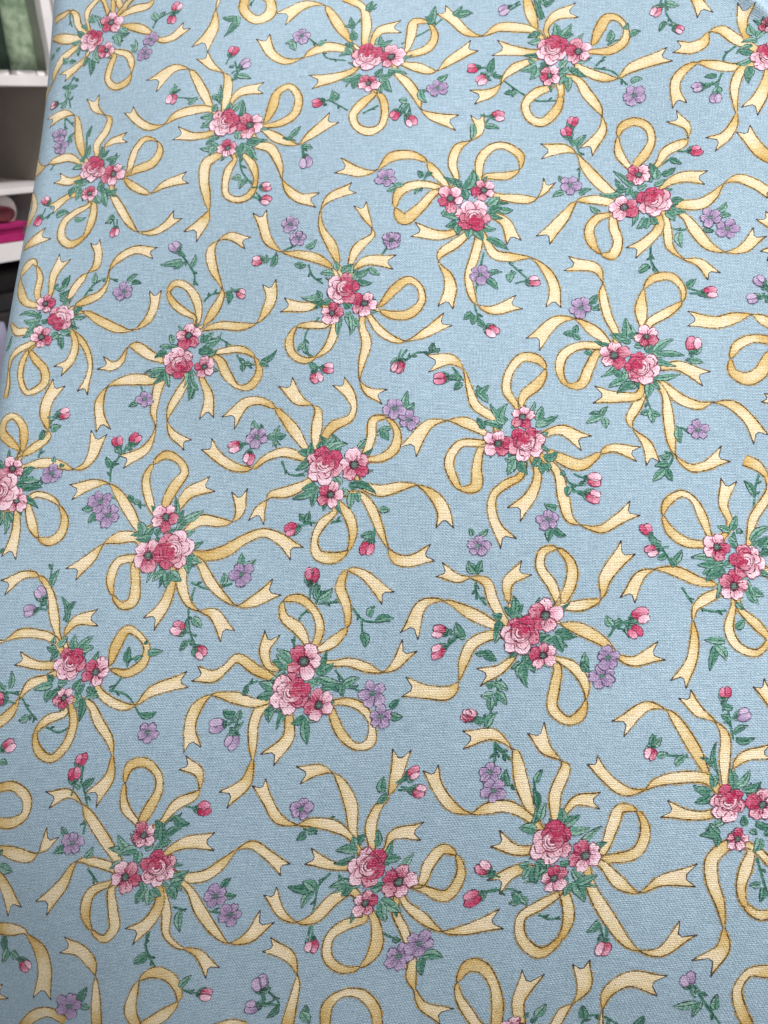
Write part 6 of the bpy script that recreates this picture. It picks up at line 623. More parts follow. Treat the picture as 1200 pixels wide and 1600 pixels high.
('s',-3192,-9536,-2927,-9619,-2683,-9568,-2631,-9542),('f',-3520,-8559,88,-3365,-8335,187,-3079,-8232,219),('f',-3341,-8848,92,-3151,-8713,164,-2887,-8749,129,-2716,-8741,47,-2625,-8618,135,-2644,-8365,215),('f',-3069,-9187,148,-2790,-9137,190,-2525,-8980,144,-2280,-8903,126,-2053,-8989,156,-1851,-9153,220),('f',-3116,-9267,106,-2941,-9512,150,-2718,-9726,90,-2540,-9831,21,-2329,-9779,159,-2078,-9623,232),('l',-3501,-8731,-3415,-8577,135),('l',-3439,-8761,-3330,-8679,109),('l',-3386,-8706,-3149,-8586,127),('l',-3307,-9127,-3105,-9007,123),('l',-3274,-9155,-3087,-9268,139),('l',-3270,-9183,-3240,-9401,165),('l',-3558,-9396,-3528,-9587,165),('l',-3500,-9397,-3339,-9508,171),('l',-2766,-9567,-2757,-9421,115),('l',-2573,-9330,-2548,-9169,121),('l',-2518,-9330,-2360,-9252,105),('v',-2519,-9437,174),),
 (
('s',8140,-8863,8381,-8911,8627,-8989),('f',8638,-9332,93,8396,-9041,166,8222,-8806,127,8075,-8673,28,7855,-8671,144,7588,-8771,212),('f',8563,-9430,137,8296,-9425,177,8101,-9507,43,7952,-9689,168,7735,-9883,224),('r',8789,-9108,73,8677,-8903,132,8601,-8610,121,8684,-8406,70,8852,-8279,132,9072,-8391,100,9146,-8541,130,9017,-8740,177,8922,-8968,137),('f',9080,-9059,88,9235,-8835,187,9521,-8732,219),('f',9259,-9348,92,9449,-9213,164,9713,-9249,129,9884,-9241,47,9975,-9118,135,9956,-8865,215),('f',9531,-9687,148,9810,-9637,190,10075,-9480,144,10320,-9403,126,10547,-9489,156,10749,-9653,220),('l',8646,-9389,8565,-9217,169),('l',8679,-9418,8780,-9279,134),('l',8768,-9420,8565,-9444,133),('l',8824,-9393,8902,-9310,123),('l',8843,-9534,8857,-9422,164),('l',8942,-9396,9079,-9315,126),('l',9099,-9231,9185,-9077,135),('l',9161,-9261,9270,-9179,109),('l',9214,-9206,9451,-9086,127),('l',9293,-9627,9495,-9507,123),('l',9326,-9655,9513,-9768,139),('l',8441,-8912,8373,-8838,125),('l',8472,-8927,8563,-8944,121),('l',10027,-9830,10052,-9669,121),('l',10082,-9830,10240,-9752,105),('l',7889,-8991,7746,-9018,132),('l',7960,-9092,7856,-9206,136),('v',7984,-8919,182),('v',8123,-9109,187),('d',8943,-9155,216,300),('o',9115,-9595,287,20),),
 (
('s',-1998,5380,-1869,5307,-1759,5312),('s',-1681,5447,-1511,5428,-1365,5279),('s',-1470,4827,-1571,4689,-1558,4397,-1532,4078),('s',-927,5870,-761,5979),('s',-889,5820,-678,5829),('s',-1097,5656,-1018,5789),('f',-1291,5257,96,-1422,5641,172,-1616,5908,90,-1714,5983,22,-1887,6017,139,-2096,5958,212),('f',-1332,5255,73,-1580,5373,150,-1863,5399,117,-2022,5366,32,-2258,5423,128,-2444,5629,132,-2582,5825,169),('f',-1050,5167,96,-1120,5396,154,-1086,5605,114,-985,5764,74,-939,5998,172,-932,6243,220),('f',-1284,4905,78,-1494,4918,117,-1764,4995,191),('f',-1170,4638,115,-1356,4519,177,-1513,4294,155,-1717,4224,37,-1942,4316,113,-2134,4547,167),('r',-916,4331,85,-1111,4248,157,-1259,4102,124,-1226,3864,127,-1000,3725,107,-796,3774,88,-678,3998,174,-772,4305,111),('l',-1212,5106,-1456,5091,136),('l',-1252,5155,-1304,5256,138),('l',-1231,5182,-1162,5290,121),('l',-1219,5027,-1446,4947,103),('l',-984,5171,-1027,5350,105),('l',-845,5051,-830,5207,114),('l',-839,5026,-684,5049,130),('l',-1191,4715,-1354,4809,135),('l',-1157,4692,-1424,4659,124),('l',-1177,4664,-1263,4579,112),('l',-1591,4661,-1921,4640,165),('l',-1611,4633,-1770,4702,178),('l',-1631,4605,-1703,4413,138),('l',-936,4682,-791,4745,150),('l',-753,4515,-662,4341,154),('l',-1891,5279,-1982,5196,114),('l',-1866,5294,-1759,5312,97),('l',-1071,5786,-1079,5954,143),('l',-1012,5763,-1097,5656,111),('l',-725,5929,-788,5978,113),('l',-672,5804,-751,5800,122),('l',-1523,4051,-1526,3970,93),('b',-737,6018,99,30,'k'),('b',-1454,3963,110,280,'k'),('b',-1946,3462,131,120,'v'),('s',-1848,3387,-1672,3293),('v',-2004,5552,163),('d',-955,4511,176,20),('o',-1044,4929,255,200),),
 (
('s',10602,4880,10731,4807,10841,4812),('s',10919,4947,11089,4928,11235,4779),('s',11130,4327,11029,4189,11042,3897,11068,3578),('s',11786,3853,11971,3687,12177,3629),('s',11673,5370,11839,5479),('s',11711,5320,11922,5329),('s',11503,5156,11582,5289),('f',11309,4757,96,11178,5141,172,10984,5408,90,10886,5483,22,10713,5517,139,10504,5458,212),('f',11550,4667,96,11480,4896,154,11514,5105,114,11615,5264,74,11661,5498,172,11668,5743,220),('f',11729,4653,74,11772,4810,129,12065,4865,200),('f',11316,4405,78,11106,4418,117,10836,4495,191),('f',11430,4138,115,11244,4019,177,11087,3794,155,10883,3724,37,10658,3816,113,10466,4047,167),('r',11684,3831,85,11489,3748,157,11341,3602,124,11374,3364,127,11600,3225,107,11804,3274,88,11922,3498,174,11828,3805,111),('r',12227,4277,99,12271,4510,156,12384,4682,135,12553,4630,84,12660,4411,121,12567,4177,152,12266,4229,84),('r',12026,3953,97,12197,3735,111,12374,3465,90,12435,3235,131,12525,3086,29),('l',11388,4606,11144,4591,136),('l',11348,4655,11296,4756,138),('l',11369,4682,11438,4790,121),('l',11381,4527,11154,4447,103),('l',11616,4671,11573,4850,105),('l',11755,4551,11770,4707,114),('l',11761,4526,11916,4549,130),('l',11409,4215,11246,4309,135),('l',11443,4192,11176,4159,124),('l',11423,4164,11337,4079,112),('l',11009,4161,10679,4140,165),('l',10989,4133,10830,4202,178),('l',10969,4105,10897,3913,138),('l',11664,4182,11809,4245,150),('l',11832,4066,12078,3957,160),('l',11847,4015,11938,3841,154),('l',10709,4779,10618,4696,114),('l',10734,4794,10841,4812,97),('l',11529,5286,11521,5454,143),('l',11588,5263,11503,5156,111),('l',11875,5429,11812,5478,113),('l',11928,5304,11849,5300,122),('l',12091,3646,12177,3629,111),('l',12489,3477,12711,3473,156),('l',12497,3452,12554,3274,133),('l',11077,3551,11074,3470,93),('b',11863,5518,99,30,'k'),('b',11963,5326,99,350,'k'),('b',11146,3463,110,280,'k'),('b',10654,2962,131,120,'v'),('s',10752,2887,10928,2793),('v',10596,5052,163),('v',12407,3612,182),('v',12220,3450,190),('d',11973,4284,230,160),('d',11645,4011,176,20),('o',11556,4429,255,200),),
 (
('s',-2429,7421,-2449,7575,-2400,7836,-2227,7993,-2195,8230),('s',-2201,7993,-1961,8019),('s',-1767,7941,-1593,7787,-1277,7787),('s',-1633,7786,-1592,7530),('s',-2990,6874,-2980,6977,-2832,7056),('s',-3113,6515,-2985,6696),('s',-3040,6415,-2998,6619),('s',-1894,7196,-1741,7046,-1513,6924),('r',-2276,7474,66,-2408,7679,156,-2616,7835,118,-2637,8019,85,-2450,8059,119,-2246,7915,101,-2143,7707,123,-2183,7474,98),('f',-2136,7423,82,-1963,7528,154,-1811,7709,82,-1836,7967,121,-1937,8203,140,-1857,8400,71,-1667,8359,118,-1355,8083,201),('f',-1930,7272,78,-1721,7287,116,-1503,7226,123,-1300,7178,26,-1167,7255,124,-1035,7458,232),('r',-1875,6805,67,-1680,6821,104,-1486,6749,109,-1353,6577,75,-1328,6355,142,-1487,6301,87,-1696,6445,124,-1840,6667,104,-1882,6767,51),('f',-2375,6631,112,-2344,6379,166,-2525,6148,225),('r',-2728,6751,140,-2798,6547,137,-2765,6294,112,-2731,6118,32),('f',-2731,6118,33,-2767,5838,169,-2968,5655,227),('f',-2814,6788,114,-3092,6847,156,-3394,6868,44,-3555,6711,161,-3591,6480,165,-3519,6252,211),('f',-2695,7212,92,-2806,7417,146,-2749,7599,202),('l',-2504,7189,-2679,7289,157),('l',-2488,7266,-2637,7367,140),('l',-2500,7163,-2626,7110,116),('l',-2629,6957,-2801,7031,157),('l',-2616,6881,-2798,6852,146),('l',-2622,6753,-2617,6576,141),('l',-2599,6779,-2666,6702,120),('l',-2128,7168,-1930,7272,150),('l',-2105,7194,-2017,7322,122),('l',-2106,7016,-2042,7118,145),('l',-2106,7016,-2250,7090,166),('l',-2064,7092,-1793,7046,135),('l',-1951,7043,-1831,6944,138),('l',-1763,7021,-1590,7099,125),('l',-1763,7021,-1744,6895,102),('l',-2177,6635,-2322,6556,138),('l',-2151,6636,-2037,6587,155),('l',-2169,6585,-2098,6335,145),('l',-1545,7838,-1490,7954,125),('l',-1461,7787,-1253,7813,120),('l',-1604,7633,-1560,7479,131),('l',-2179,8046,-2042,8177,127),('l',-2222,8230,-2358,8231,152),('l',-2233,8046,-2218,8177,104),('l',-3056,6644,-3199,6692,129),('l',-2993,6594,-2985,6696,99),('l',-3166,6514,-3229,6564,142),('l',-3014,6416,-3081,6490,129),('l',-1149,6756,-1061,6857,109),('l',-1137,6682,-992,6660,116),('l',-2990,6874,-2958,7003,74),('b',-2308,8342,124,90,'r'),('b',-3252,6512,116,190,'v'),('b',-3037,6326,115,250,'v'),('v',-1395,6926,190),('v',-1249,6654,158),('d',-2292,7294,252,160),('d',-2029,6777,202,160),('o',-2408,6909,271,210),),
 (
('s',10399,7493,10639,7519),('s',10833,7441,11007,7287,11323,7287),('s',10967,7286,11008,7030),('s',10706,6696,10859,6546,11087,6424),('f',10670,6772,78,10879,6787,116,11097,6726,123,11300,6678,26,11433,6755,124,11565,6958,232),('r',10725,6305,67,10920,6321,104,11114,6249,109,11247,6077,75,11272,5855,142,11113,5801,87,10904,5945,124,10760,6167,104,10718,6267,51),('l',10472,6668,10670,6772,150),('l',10495,6694,10583,6822,122),('l',10494,6516,10558,6618,145),('l',10536,6592,10807,6546,135),('l',10649,6543,10769,6444,138),('l',10837,6521,11010,6599,125),('l',10837,6521,10856,6395,102),('l',10449,6136,10563,6087,155),('l',10431,6085,10502,5835,145),('l',11055,7338,11110,7454,125),('l',11139,7287,11347,7313,120),('l',10996,7133,11040,6979,131),('l',10421,7546,10558,7677,127),('l',10378,7730,10242,7731,152),('l',10367,7546,10382,7677,104),('l',11451,6256,11539,6357,109),('l',11463,6182,11608,6160,116),('b',10292,7842,124,90,'r'),('v',11205,6426,190),('v',11351,6154,158),),
 (
('s',-1501,-9807,-1261,-9781),('l',-1479,-9754,-1342,-9623,127),('l',-1522,-9570,-1658,-9569,152),('l',-1533,-9754,-1518,-9623,104),('b',-1608,-9458,124,90,'r'),),
 (
('s',-2546,5967,-2454,6057,-2310,6084),('s',-2426,5431,-2256,5395,-2106,5289),('s',-2028,5164,-1925,5013,-1758,5000),('s',-2687,4897,-2651,4705),('s',-3370,4710,-3399,4782),('r',-2618,5682,77,-2643,5972,141,-2798,6199,116,-2971,6257,110,-3067,6140,98,-2981,5966,116,-2831,5838,111,-2656,5720,60),('f',-2528,5557,64,-2313,5603,117,-1975,5566,121,-1762,5598,30,-1627,5779,146,-1563,5967,179,-1594,6151,193),('f',-2517,4864,79,-2404,4595,147,-2409,4311,200),('f',-2734,4876,86,-2819,4690,141,-2942,4455,115,-2976,4269,19,-2895,4086,112,-2678,3926,165),('f',-3126,4810,152,-3171,4585,127,-3190,4410,105,-3144,4188,20,-3258,3877,136,-3561,3714,198),('l',-2978,5389,-3020,5510,108),('l',-3024,5343,-3145,5348,96),('l',-3043,5248,-3208,5182,116),('l',-3054,5010,-3339,4971,95),('l',-3077,4987,-3211,4824,126),('l',-3052,4962,-2992,4769,122),('l',-3125,4988,-3289,4922,102),('l',-2519,5365,-2525,5485,135),('l',-2495,5363,-2381,5500,118),('l',-2447,5360,-2281,5421,111),('l',-2586,5249,-2394,5261,134),('l',-2516,5293,-2417,5239,111),('l',-2681,4802,-2690,4564,113),('l',-2657,4800,-2555,4699,112),('l',-2639,4895,-2693,4993,110),('l',-2654,4753,-2643,4574,86),('l',-2189,6088,-2182,5918,116),('l',-2094,6105,-2141,6084,92),('l',-1949,5015,-1932,4918,97),('l',-1925,5025,-1805,5004,73),('l',-3432,4568,-3546,4499,100),('v',-3327,4590,138),('d',-2742,5485,207,260),('d',-2489,5017,169,170),('o',-2867,5097,241,110),),
 (
('s',3696,9583,3835,9685,4058,9694),('s',4226,9291,4418,9284),('s',4308,9471,4459,9268),('f',4844,8704,111,4606,8918,132,4526,9160,87,4446,9435,39,4281,9579,170,4031,9541,246),('f',4709,8536,84,4470,8689,160,4241,8721,23,4010,8676,145,3769,8354,255),('r',5113,8899,82,4998,9111,123,5044,9381,117,5211,9573,140,5398,9533,137,5487,9391,59,5387,9185,157,5223,9042,140,5172,8897,70),('f',5430,8484,79,5652,8549,142,5917,8390,222),('f',5462,8287,60,5638,8173,154,5865,8088,163,6115,8236,80,6259,8304,110,6537,8236,192),('l',4897,8674,4994,8903,160),('l',4976,8671,4871,8733,109),('l',4923,8644,4869,8588,110),('l',4710,8594,4631,8741,103),('l',5053,8582,5133,8636,162),('l',5371,8686,5429,8858,143),('l',5370,8657,5608,8736,121),('l',5343,8629,5499,8625,120),('l',5122,8184,4966,8188,130),('l',5381,8178,5300,8069,151),('l',5432,8177,5590,8256,147),('l',5456,8121,5478,8011,152),('l',4661,9035,4635,9185,132),('l',4661,9065,4771,9180,101),('l',4661,9065,4754,8957,115),('l',4634,9066,4608,9127,119),('l',4418,9254,4336,9152,131),('l',4391,9285,4308,9349,75),('l',4058,9694,4071,9817,111),('l',3696,9583,3668,9614,120),('b',3599,9501,117,250,'k'),('b',4157,9318,104,190,'r'),('d',4878,8388,197,340),('d',5189,8735,182,280),('o',5231,8377,249,300),),
 (
('s',7314,-7872,7294,-7718,7343,-7457,7516,-7300,7548,-7063),('s',7542,-7300,7782,-7274),('s',7976,-7352,8150,-7506,8466,-7506),('s',8110,-7507,8151,-7763),('s',6753,-8419,6763,-8316,6911,-8237),('s',6630,-8778,6758,-8597),('s',6703,-8878,6745,-8674),('s',7849,-8097,8002,-8247,8230,-8369),('r',7467,-7819,66,7335,-7614,156,7127,-7458,118,7106,-7274,85,7293,-7234,119,7497,-7378,101,7600,-7586,123,7560,-7819,98),('f',7813,-8021,78,8022,-8006,116,8240,-8067,123,8443,-8115,26,8576,-8038,124,8708,-7835,232),('f',7368,-8662,112,7399,-8914,166,7218,-9145,225),('r',7015,-8542,140,6945,-8746,137,6978,-8999,112,7012,-9175,32),('f',7012,-9175,33,6976,-9455,169,6775,-9638,227),('f',6929,-8505,114,6651,-8446,156,6349,-8425,44,6188,-8582,161,6152,-8813,165,6224,-9041,211),('f',7110,-8221,88,6864,-8109,137,6599,-7970,119,6481,-8088,103,6335,-8194,163,6125,-8170,185),('f',7048,-8081,92,6937,-7876,146,6994,-7694,202),('l',7239,-8104,7064,-8004,157),('l',7255,-8027,7106,-7926,140),('l',7243,-8130,7117,-8183,116),('l',7114,-8336,6942,-8262,157),('l',7127,-8412,6945,-8441,146),('l',7121,-8540,7126,-8717,141),('l',7144,-8514,7077,-8591,120),('l',7615,-8125,7813,-8021,150),('l',7638,-8099,7726,-7971,122),('l',7637,-8277,7701,-8175,145),('l',7637,-8277,7493,-8203,166),('l',7679,-8201,7950,-8247,135),('l',7792,-8250,7912,-8349,138),('l',7980,-8272,8153,-8194,125),('l',7980,-8272,7999,-8398,102),('l',7566,-8658,7421,-8737,138),('l',7592,-8657,7706,-8706,155),('l',7574,-8708,7645,-8958,145),('l',8198,-7455,8253,-7339,125),('l',8139,-7660,8183,-7814,131),('l',7564,-7247,7701,-7116,127),('l',7510,-7247,7525,-7116,104),('l',6687,-8649,6544,-8601,129),('l',6750,-8699,6758,-8597,99),('l',6577,-8779,6514,-8729,142),('l',6729,-8877,6662,-8803,129),('l',8594,-8537,8682,-8436,109),('l',6753,-8419,6785,-8290,74),('b',6491,-8781,116,190,'v'),('b',6706,-8967,115,250,'v'),('v',8348,-8367,190),('d',7451,-7999,252,160),('d',7714,-8516,202,160),('o',7335,-8384,271,210),),
 (
('s',-1945,1629,-2022,1960,-1943,2187),('s',-2056,3379,-2109,3254,-2058,3067),('s',-926,2443,-968,2613),('r',-1796,3114,57,-1810,3299,103,-1720,3433,91,-1600,3516,72),('r',-1245,3224,49,-1289,3391,119,-1362,3521,106),('r',-1205,3218,56,-1150,3372,115,-1047,3492,116),('r',-1183,3175,88,-1001,3242,160,-792,3270,124,-700,3361,35),('r',-1275,2518,89,-1049,2416,121,-967,2233,104,-956,2068,23,-1020,1917,139,-1191,1863,134,-1349,2020,109,-1336,2247,119,-1286,2453,86),('r',-1819,2920,88,-1950,3080,118,-2010,3270,113,-2103,3345,48,-2233,3291,105,-2436,3280,146),('r',-1931,2838,133,-2157,2865,198,-2460,2990,52),('r',-1968,2677,101,-2179,2510,142,-2303,2313,121,-2343,2147,34,-2557,2062,166,-2662,1912,306),('f',-1774,2493,65,-1920,2342,124,-2123,2199,173),('l',-1771,3111,-1703,3220,119),('l',-1669,3097,-1730,3237,113),('l',-1199,2922,-1090,2837,117),('l',-1292,2830,-1208,2614,146),('l',-1270,2866,-1139,2818,96),('l',-1852,2859,-1949,2963,129),('l',-1871,2783,-2035,2777,100),('l',-1879,2731,-1901,2550,89),('l',-1790,3034,-1892,3047,90),('l',-606,2989,-680,3124,165),('l',-952,2447,-948,2664,121),('l',-1674,2438,-1660,2169,129),('l',-1641,2486,-1539,2363,126),('l',-1716,2471,-1781,2348,100),('l',-2070,2442,-2154,2531,116),('l',-2044,2438,-1943,2451,98),('l',-2015,2012,-2116,2000,111),('l',-1989,2008,-1873,2004,107),('l',-1912,2129,-1857,2095,131),('l',-2022,1960,-2015,1786,120),('l',-2076,1649,-2027,1775,97),('l',-2323,2713,-2243,2735,129),('l',-2352,2649,-2464,2632,116),('b',-2249,1726,82,180,'p'),('v',-765,2386,145),('d',-1387,3053,206,210),('d',-1423,2557,155,160),('o',-1689,2789,211,240),),
 (
('s',-2511,1573,-2544,1351,-2522,1187,-2406,1050),('s',-2840,536,-2758,671,-2649,672),('s',-2185,-116,-2181,66,-2226,223),('s',-2124,-528,-2090,-733),('s',-2115,-580,-1908,-727),('s',-1183,289,-1104,290),('f',-2178,861,94,-2328,1104,138,-2420,1323,123,-2614,1380,44,-2751,1367,109,-2964,1466,180),('f',-2281,807,105,-2562,942,158,-2930,1106,38,-3176,1052,144,-3287,724,230),('f',-2300,700,121,-2533,592,157,-2619,377,128,-2649,164,34,-2740,31,172,-2984,27,174,-3252,76,226),('f',-2038,462,77,-2182,302,127,-2386,221,209),('f',-2137,1077,64,-2162,1322,149,-1978,1472,205),('r',-1575,1052,74,-1637,1267,132,-1790,1513,118,-1752,1692,110,-1591,1719,83,-1428,1540,123,-1425,1322,150,-1536,1079,114),('f',-1534,1025,81,-1283,1054,146,-1074,1136,54,-1025,1380,166,-784,1710,220),('r',-1547,428,66,-1343,339,126,-1197,159,111,-1166,-20,37,-1210,-200,140,-1331,-267,105,-1529,-129,130,-1532,128,132,-1526,336,95),('l',-2208,915,-2318,942,126),('l',-2225,781,-2266,620,121),('l',-2231,861,-2275,727,131),('l',-2076,942,-2087,1145,135),('l',-2022,942,-1975,1050,105),('l',-2102,942,-2188,1023,100),('l',-1791,676,-1661,704,157),('l',-1583,731,-1382,680,134),('l',-1582,705,-1489,521,135),('l',-1606,678,-1734,624,119),('l',-2388,486,-2482,485,108),('l',-2332,460,-2273,407,128),('l',-2390,512,-2246,407,128),('l',-1951,384,-2051,317,127),('l',-1901,411,-1845,123,133),('l',-1899,385,-1783,281,126),('l',-1936,358,-1962,226,103),('l',-2217,144,-2076,68,110),('l',-2214,118,-2324,143,109),('l',-2228,13,-2359,-1,116),('l',-2205,39,-2069,-88,122),('l',-2251,-13,-2230,-169,115),('l',-2257,-351,-2161,-193,123),('l',-2313,-326,-2431,-251,101),('l',-2649,672,-2744,833,140),('l',-2621,672,-2703,671,109),('l',-2790,725,-2847,752,96),('l',-1209,289,-1225,497,131),('l',-1183,289,-1243,392,97),('l',-2562,1434,-2635,1574,141),('l',-2534,1434,-2484,1572,109),('l',-929,818,-1000,923,135),('l',-904,844,-826,872,78),('b',-2941,730,104,170,'k'),('b',-2939,509,114,210,'k'),('b',-2467,-226,90,160,'k'),('v',-1009,239,166),('d',-1707,930,224,210),('d',-1700,466,174,150),('o',-1992,702,240,240),),
 (
('s',11952,828,11919,746),('s',11026,602,11116,751),('r',11527,1272,61,11463,1429,113,11471,1674,106,11387,1862,53,11317,1949,109,11192,1869,170,11114,1731,53,11173,1486,159,11311,1284,123,11479,1231,93),('f',11668,1417,80,11685,1703,142,11805,1950,212),('f',12056,805,78,12210,657,97,12326,451,82,12361,247,68,12325,66,97,12286,-74,154),('f',12094,721,89,12119,535,119,12054,352,131,11924,241,182),('r',11457,568,43,11545,420,112,11706,232,128,11724,48,130,11501,-93,85,11381,92,86,11372,340,89,11442,527,65),('r',11460,631,94,11305,552,108,11191,437,77,11168,252,42,11189,41,67,11167,-160,101),('r',11385,825,109,11242,824,127,11037,1024,31),('l',11738,1456,11770,1542,123),('l',11784,1432,11927,1663,100),('l',11813,1365,11952,1444,99),('l',11836,1342,11928,1273,115),('l',11859,1514,11930,1641,121),('l',12322,1530,12330,1680,102),('l',12052,1077,12168,1157,118),('l',12018,994,12113,845,123),('l',12056,1034,12231,1029,82),('l',11562,989,11330,999,148),('l',11539,1012,11546,1119,106),('l',11486,928,11377,803,117),('l',11586,967,11686,1006,99),('l',11481,800,11343,741,79),('l',11855,768,11761,687,116),('l',11894,788,12035,805,121),('l',11900,725,11936,559,118),('l',11976,786,12021,743,131),('l',11025,581,11128,769,83),('d',11615,1245,165,20),('d',11613,733,189,350),('o',11871,1020,211,40),('f',11039,2229,52,11253,2300,192,11448,2391,225),),
 (
('s',2622,-8760,2433,-8890),('s',2976,-7440,3040,-7880),('s',3596,-8936,3669,-9185),('f',3324,-7746,68,3438,-7661,127,3654,-7635,180),('r',3716,-8305,62,3900,-8230,144,4153,-8151,166,4250,-7949,116,4186,-7787,20,3987,-7718,103,3859,-7866,120,3809,-8064,125,3772,-8263,96),('f',3722,-8357,66,3882,-8503,129,4081,-8625,91,4172,-8654,21,4373,-8535,129,4686,-8457,190),('f',3553,-8560,89,3703,-8826,135,3893,-9111,107,4031,-9252,22,4248,-9280,95,4423,-9201,134,4592,-9051,184),('f',2953,-8235,117,2793,-8262,143,2602,-8178,177),('f',2846,-8519,102,2698,-8614,151,2575,-8701,187),('r',3209,-8713,74,2981,-8834,122,2828,-8967,128,2817,-9217,139,2982,-9359,138,3183,-9257,114,3273,-9022,137,3282,-8749,104),('l',3013,-7875,3060,-7671,123),('l',2997,-7498,3050,-7320,88),('l',2947,-7943,2996,-7846,116),('l',2986,-8030,2835,-8044,134),('l',3273,-7922,3272,-7737,118),('l',3321,-7904,3411,-7828,111),('l',3379,-7967,3586,-7938,99),('l',3012,-8376,2819,-8423,128),('l',2990,-8398,2971,-8603,137),('l',2888,-8382,2861,-8534,122),('l',3340,-8504,3331,-8349,142),('l',3291,-8598,3379,-8711,143),('l',3409,-8565,3483,-8775,135),('l',3470,-8573,3621,-8519,116),('l',2673,-8844,2865,-8806,140),('l',2995,-8937,3165,-8934,101),('l',3599,-8961,3503,-9060,104),('l',3649,-8991,3557,-9005,68),('b',3673,-9233,90,260,'p'),('b',2381,-8894,98,240,'r'),('b',2460,-8541,87,130,'p'),('d',3540,-8253,201,160),('d',3184,-8532,145,90),('o',3175,-8115,234,240),),
 (
('s',1806,9802,1696,9552),('s',1388,9649,1274,9746),('s',2334,8996,2471,8934),('r',1974,9615,93,1695,9661,132,1445,9554,150,1393,9306,111,1507,9135,203,1726,9303,155,1891,9505,125,1975,9552,85),('f',2806,9479,94,3027,9446,150,3219,9426,126,3330,9454,28,3428,9560,99,3486,9684,177),('f',2720,9183,110,2883,9087,157,2988,8803,200),('f',2196,8934,104,1977,8887,160,1674,8964,219),('l',2308,9586,2363,9431,153),('l',2336,9586,2448,9869,173),('l',2280,9617,2197,9741,108),('l',2225,9679,2057,9771,85),('l',1388,9649,1500,9663,101),('l',1389,9617,1277,9573,101),('l',1750,9771,1694,9865,123),('l',1806,9802,1890,9833,85),('l',1696,9583,1655,9521,119),('l',1724,9567,1752,9614,90),('l',2252,9151,2045,9180,138),('l',2224,9089,2087,9026,129),('l',2252,9058,2251,8903,124),('l',2416,8996,2388,8841,154),('l',2471,8965,2579,8810,163),('l',2526,9027,2745,8980,132),('l',2666,9339,2806,9464,152),('l',2694,9308,2831,9229,147),('l',2804,9292,2982,9274,138),('l',2665,9245,2832,9307,112),('l',2634,8840,2904,8665,130),('l',2629,8282,2817,8309,97),('l',2981,8428,2928,8461,84),('l',3005,8272,2952,8336,99),('v',1251,9762,162),('v',1345,8815,145),('d',2141,9444,212,210),('d',2599,9573,189,190),('o',2458,9183,264,90),),
 (
('s',10346,1971,10563,2087),('s',11001,2092,11031,1898),('s',11107,2314,11298,2303),('s',10355,3828,10464,4005),('f',10438,3234,88,10544,3462,173,10814,3498,236),('f',10932,2783,94,11100,2716,172,11294,2632,118,11391,2632,30,11568,2778,150,11897,3001,211),('r',10495,2309,86,10339,2154,162,10208,1949,133,10271,1749,119,10438,1658,153,10600,1728,110,10662,1950,116,10614,2216,109,10542,2305,64),('l',10525,3186,10548,3349,143),('l',10554,3183,10722,3253,112),('l',10354,3867,10404,4052,150),('l',10211,2558,10189,2422,134),('l',10265,2623,10128,2531,113),('l',10519,2598,10598,2730,138),('l',10603,2590,10741,2629,121),('l',10605,2521,10611,2317,136),('l',10661,2516,10749,2322,149),('l',10685,2617,10796,2641,88),('l',10973,2126,10863,2165,114),('l',11001,2092,10895,1904,90),('l',11161,2311,11246,2113,141),('l',11406,2460,11542,2550,112),('b',10800,1909,101,240,'r'),('b',11027,1803,117,300,'p'),('v',11407,2330,164),('d',10726,2935,224,170),('d',10411,2487,169,90),),
 (
('s',-2467,-1591,-2346,-1755,-2168,-1756),('s',-2348,-1808,-2200,-1915),('r',-2986,-701,82,-3101,-489,123,-3055,-219,117,-2888,-27,140,-2701,-67,137,-2612,-209,59,-2712,-415,157,-2876,-558,140,-2927,-703,70),('f',-2669,-1116,79,-2447,-1051,142,-2182,-1210,222),('f',-2750,-1628,103,-2834,-1883,154,-3018,-2094,223),('l',-3202,-926,-3105,-697,160),('l',-3123,-929,-3228,-867,109),('l',-3176,-956,-3230,-1012,110),('l',-3389,-1006,-3468,-859,103),('l',-3046,-1018,-2966,-964,162),('l',-2728,-914,-2670,-742,143),('l',-2729,-943,-2491,-864,121),('l',-2756,-971,-2600,-975,120),('l',-2977,-1416,-3133,-1412,130),('l',-3029,-1442,-3111,-1606,136),('l',-2951,-1444,-2878,-1611,136),('l',-2718,-1422,-2799,-1531,151),('l',-2667,-1423,-2509,-1344,147),('l',-2643,-1479,-2621,-1589,152),('l',-2720,-1477,-2698,-1615,126),('l',-2467,-1591,-2418,-1646,78),('l',-2372,-1781,-2402,-1901,107),('l',-2346,-1755,-2296,-1782,76),('l',-3438,-565,-3464,-415,132),('l',-3438,-535,-3328,-420,101),('l',-3438,-535,-3345,-643,115),('l',-3465,-534,-3491,-473,119),('l',-2534,-2046,-2672,-1992,111),('b',-2076,-1697,110,350,'k'),('b',-2098,-1902,109,340,'k'),('d',-3221,-1212,197,340),('d',-2910,-865,182,280),('o',-2868,-1223,249,300),),
 (
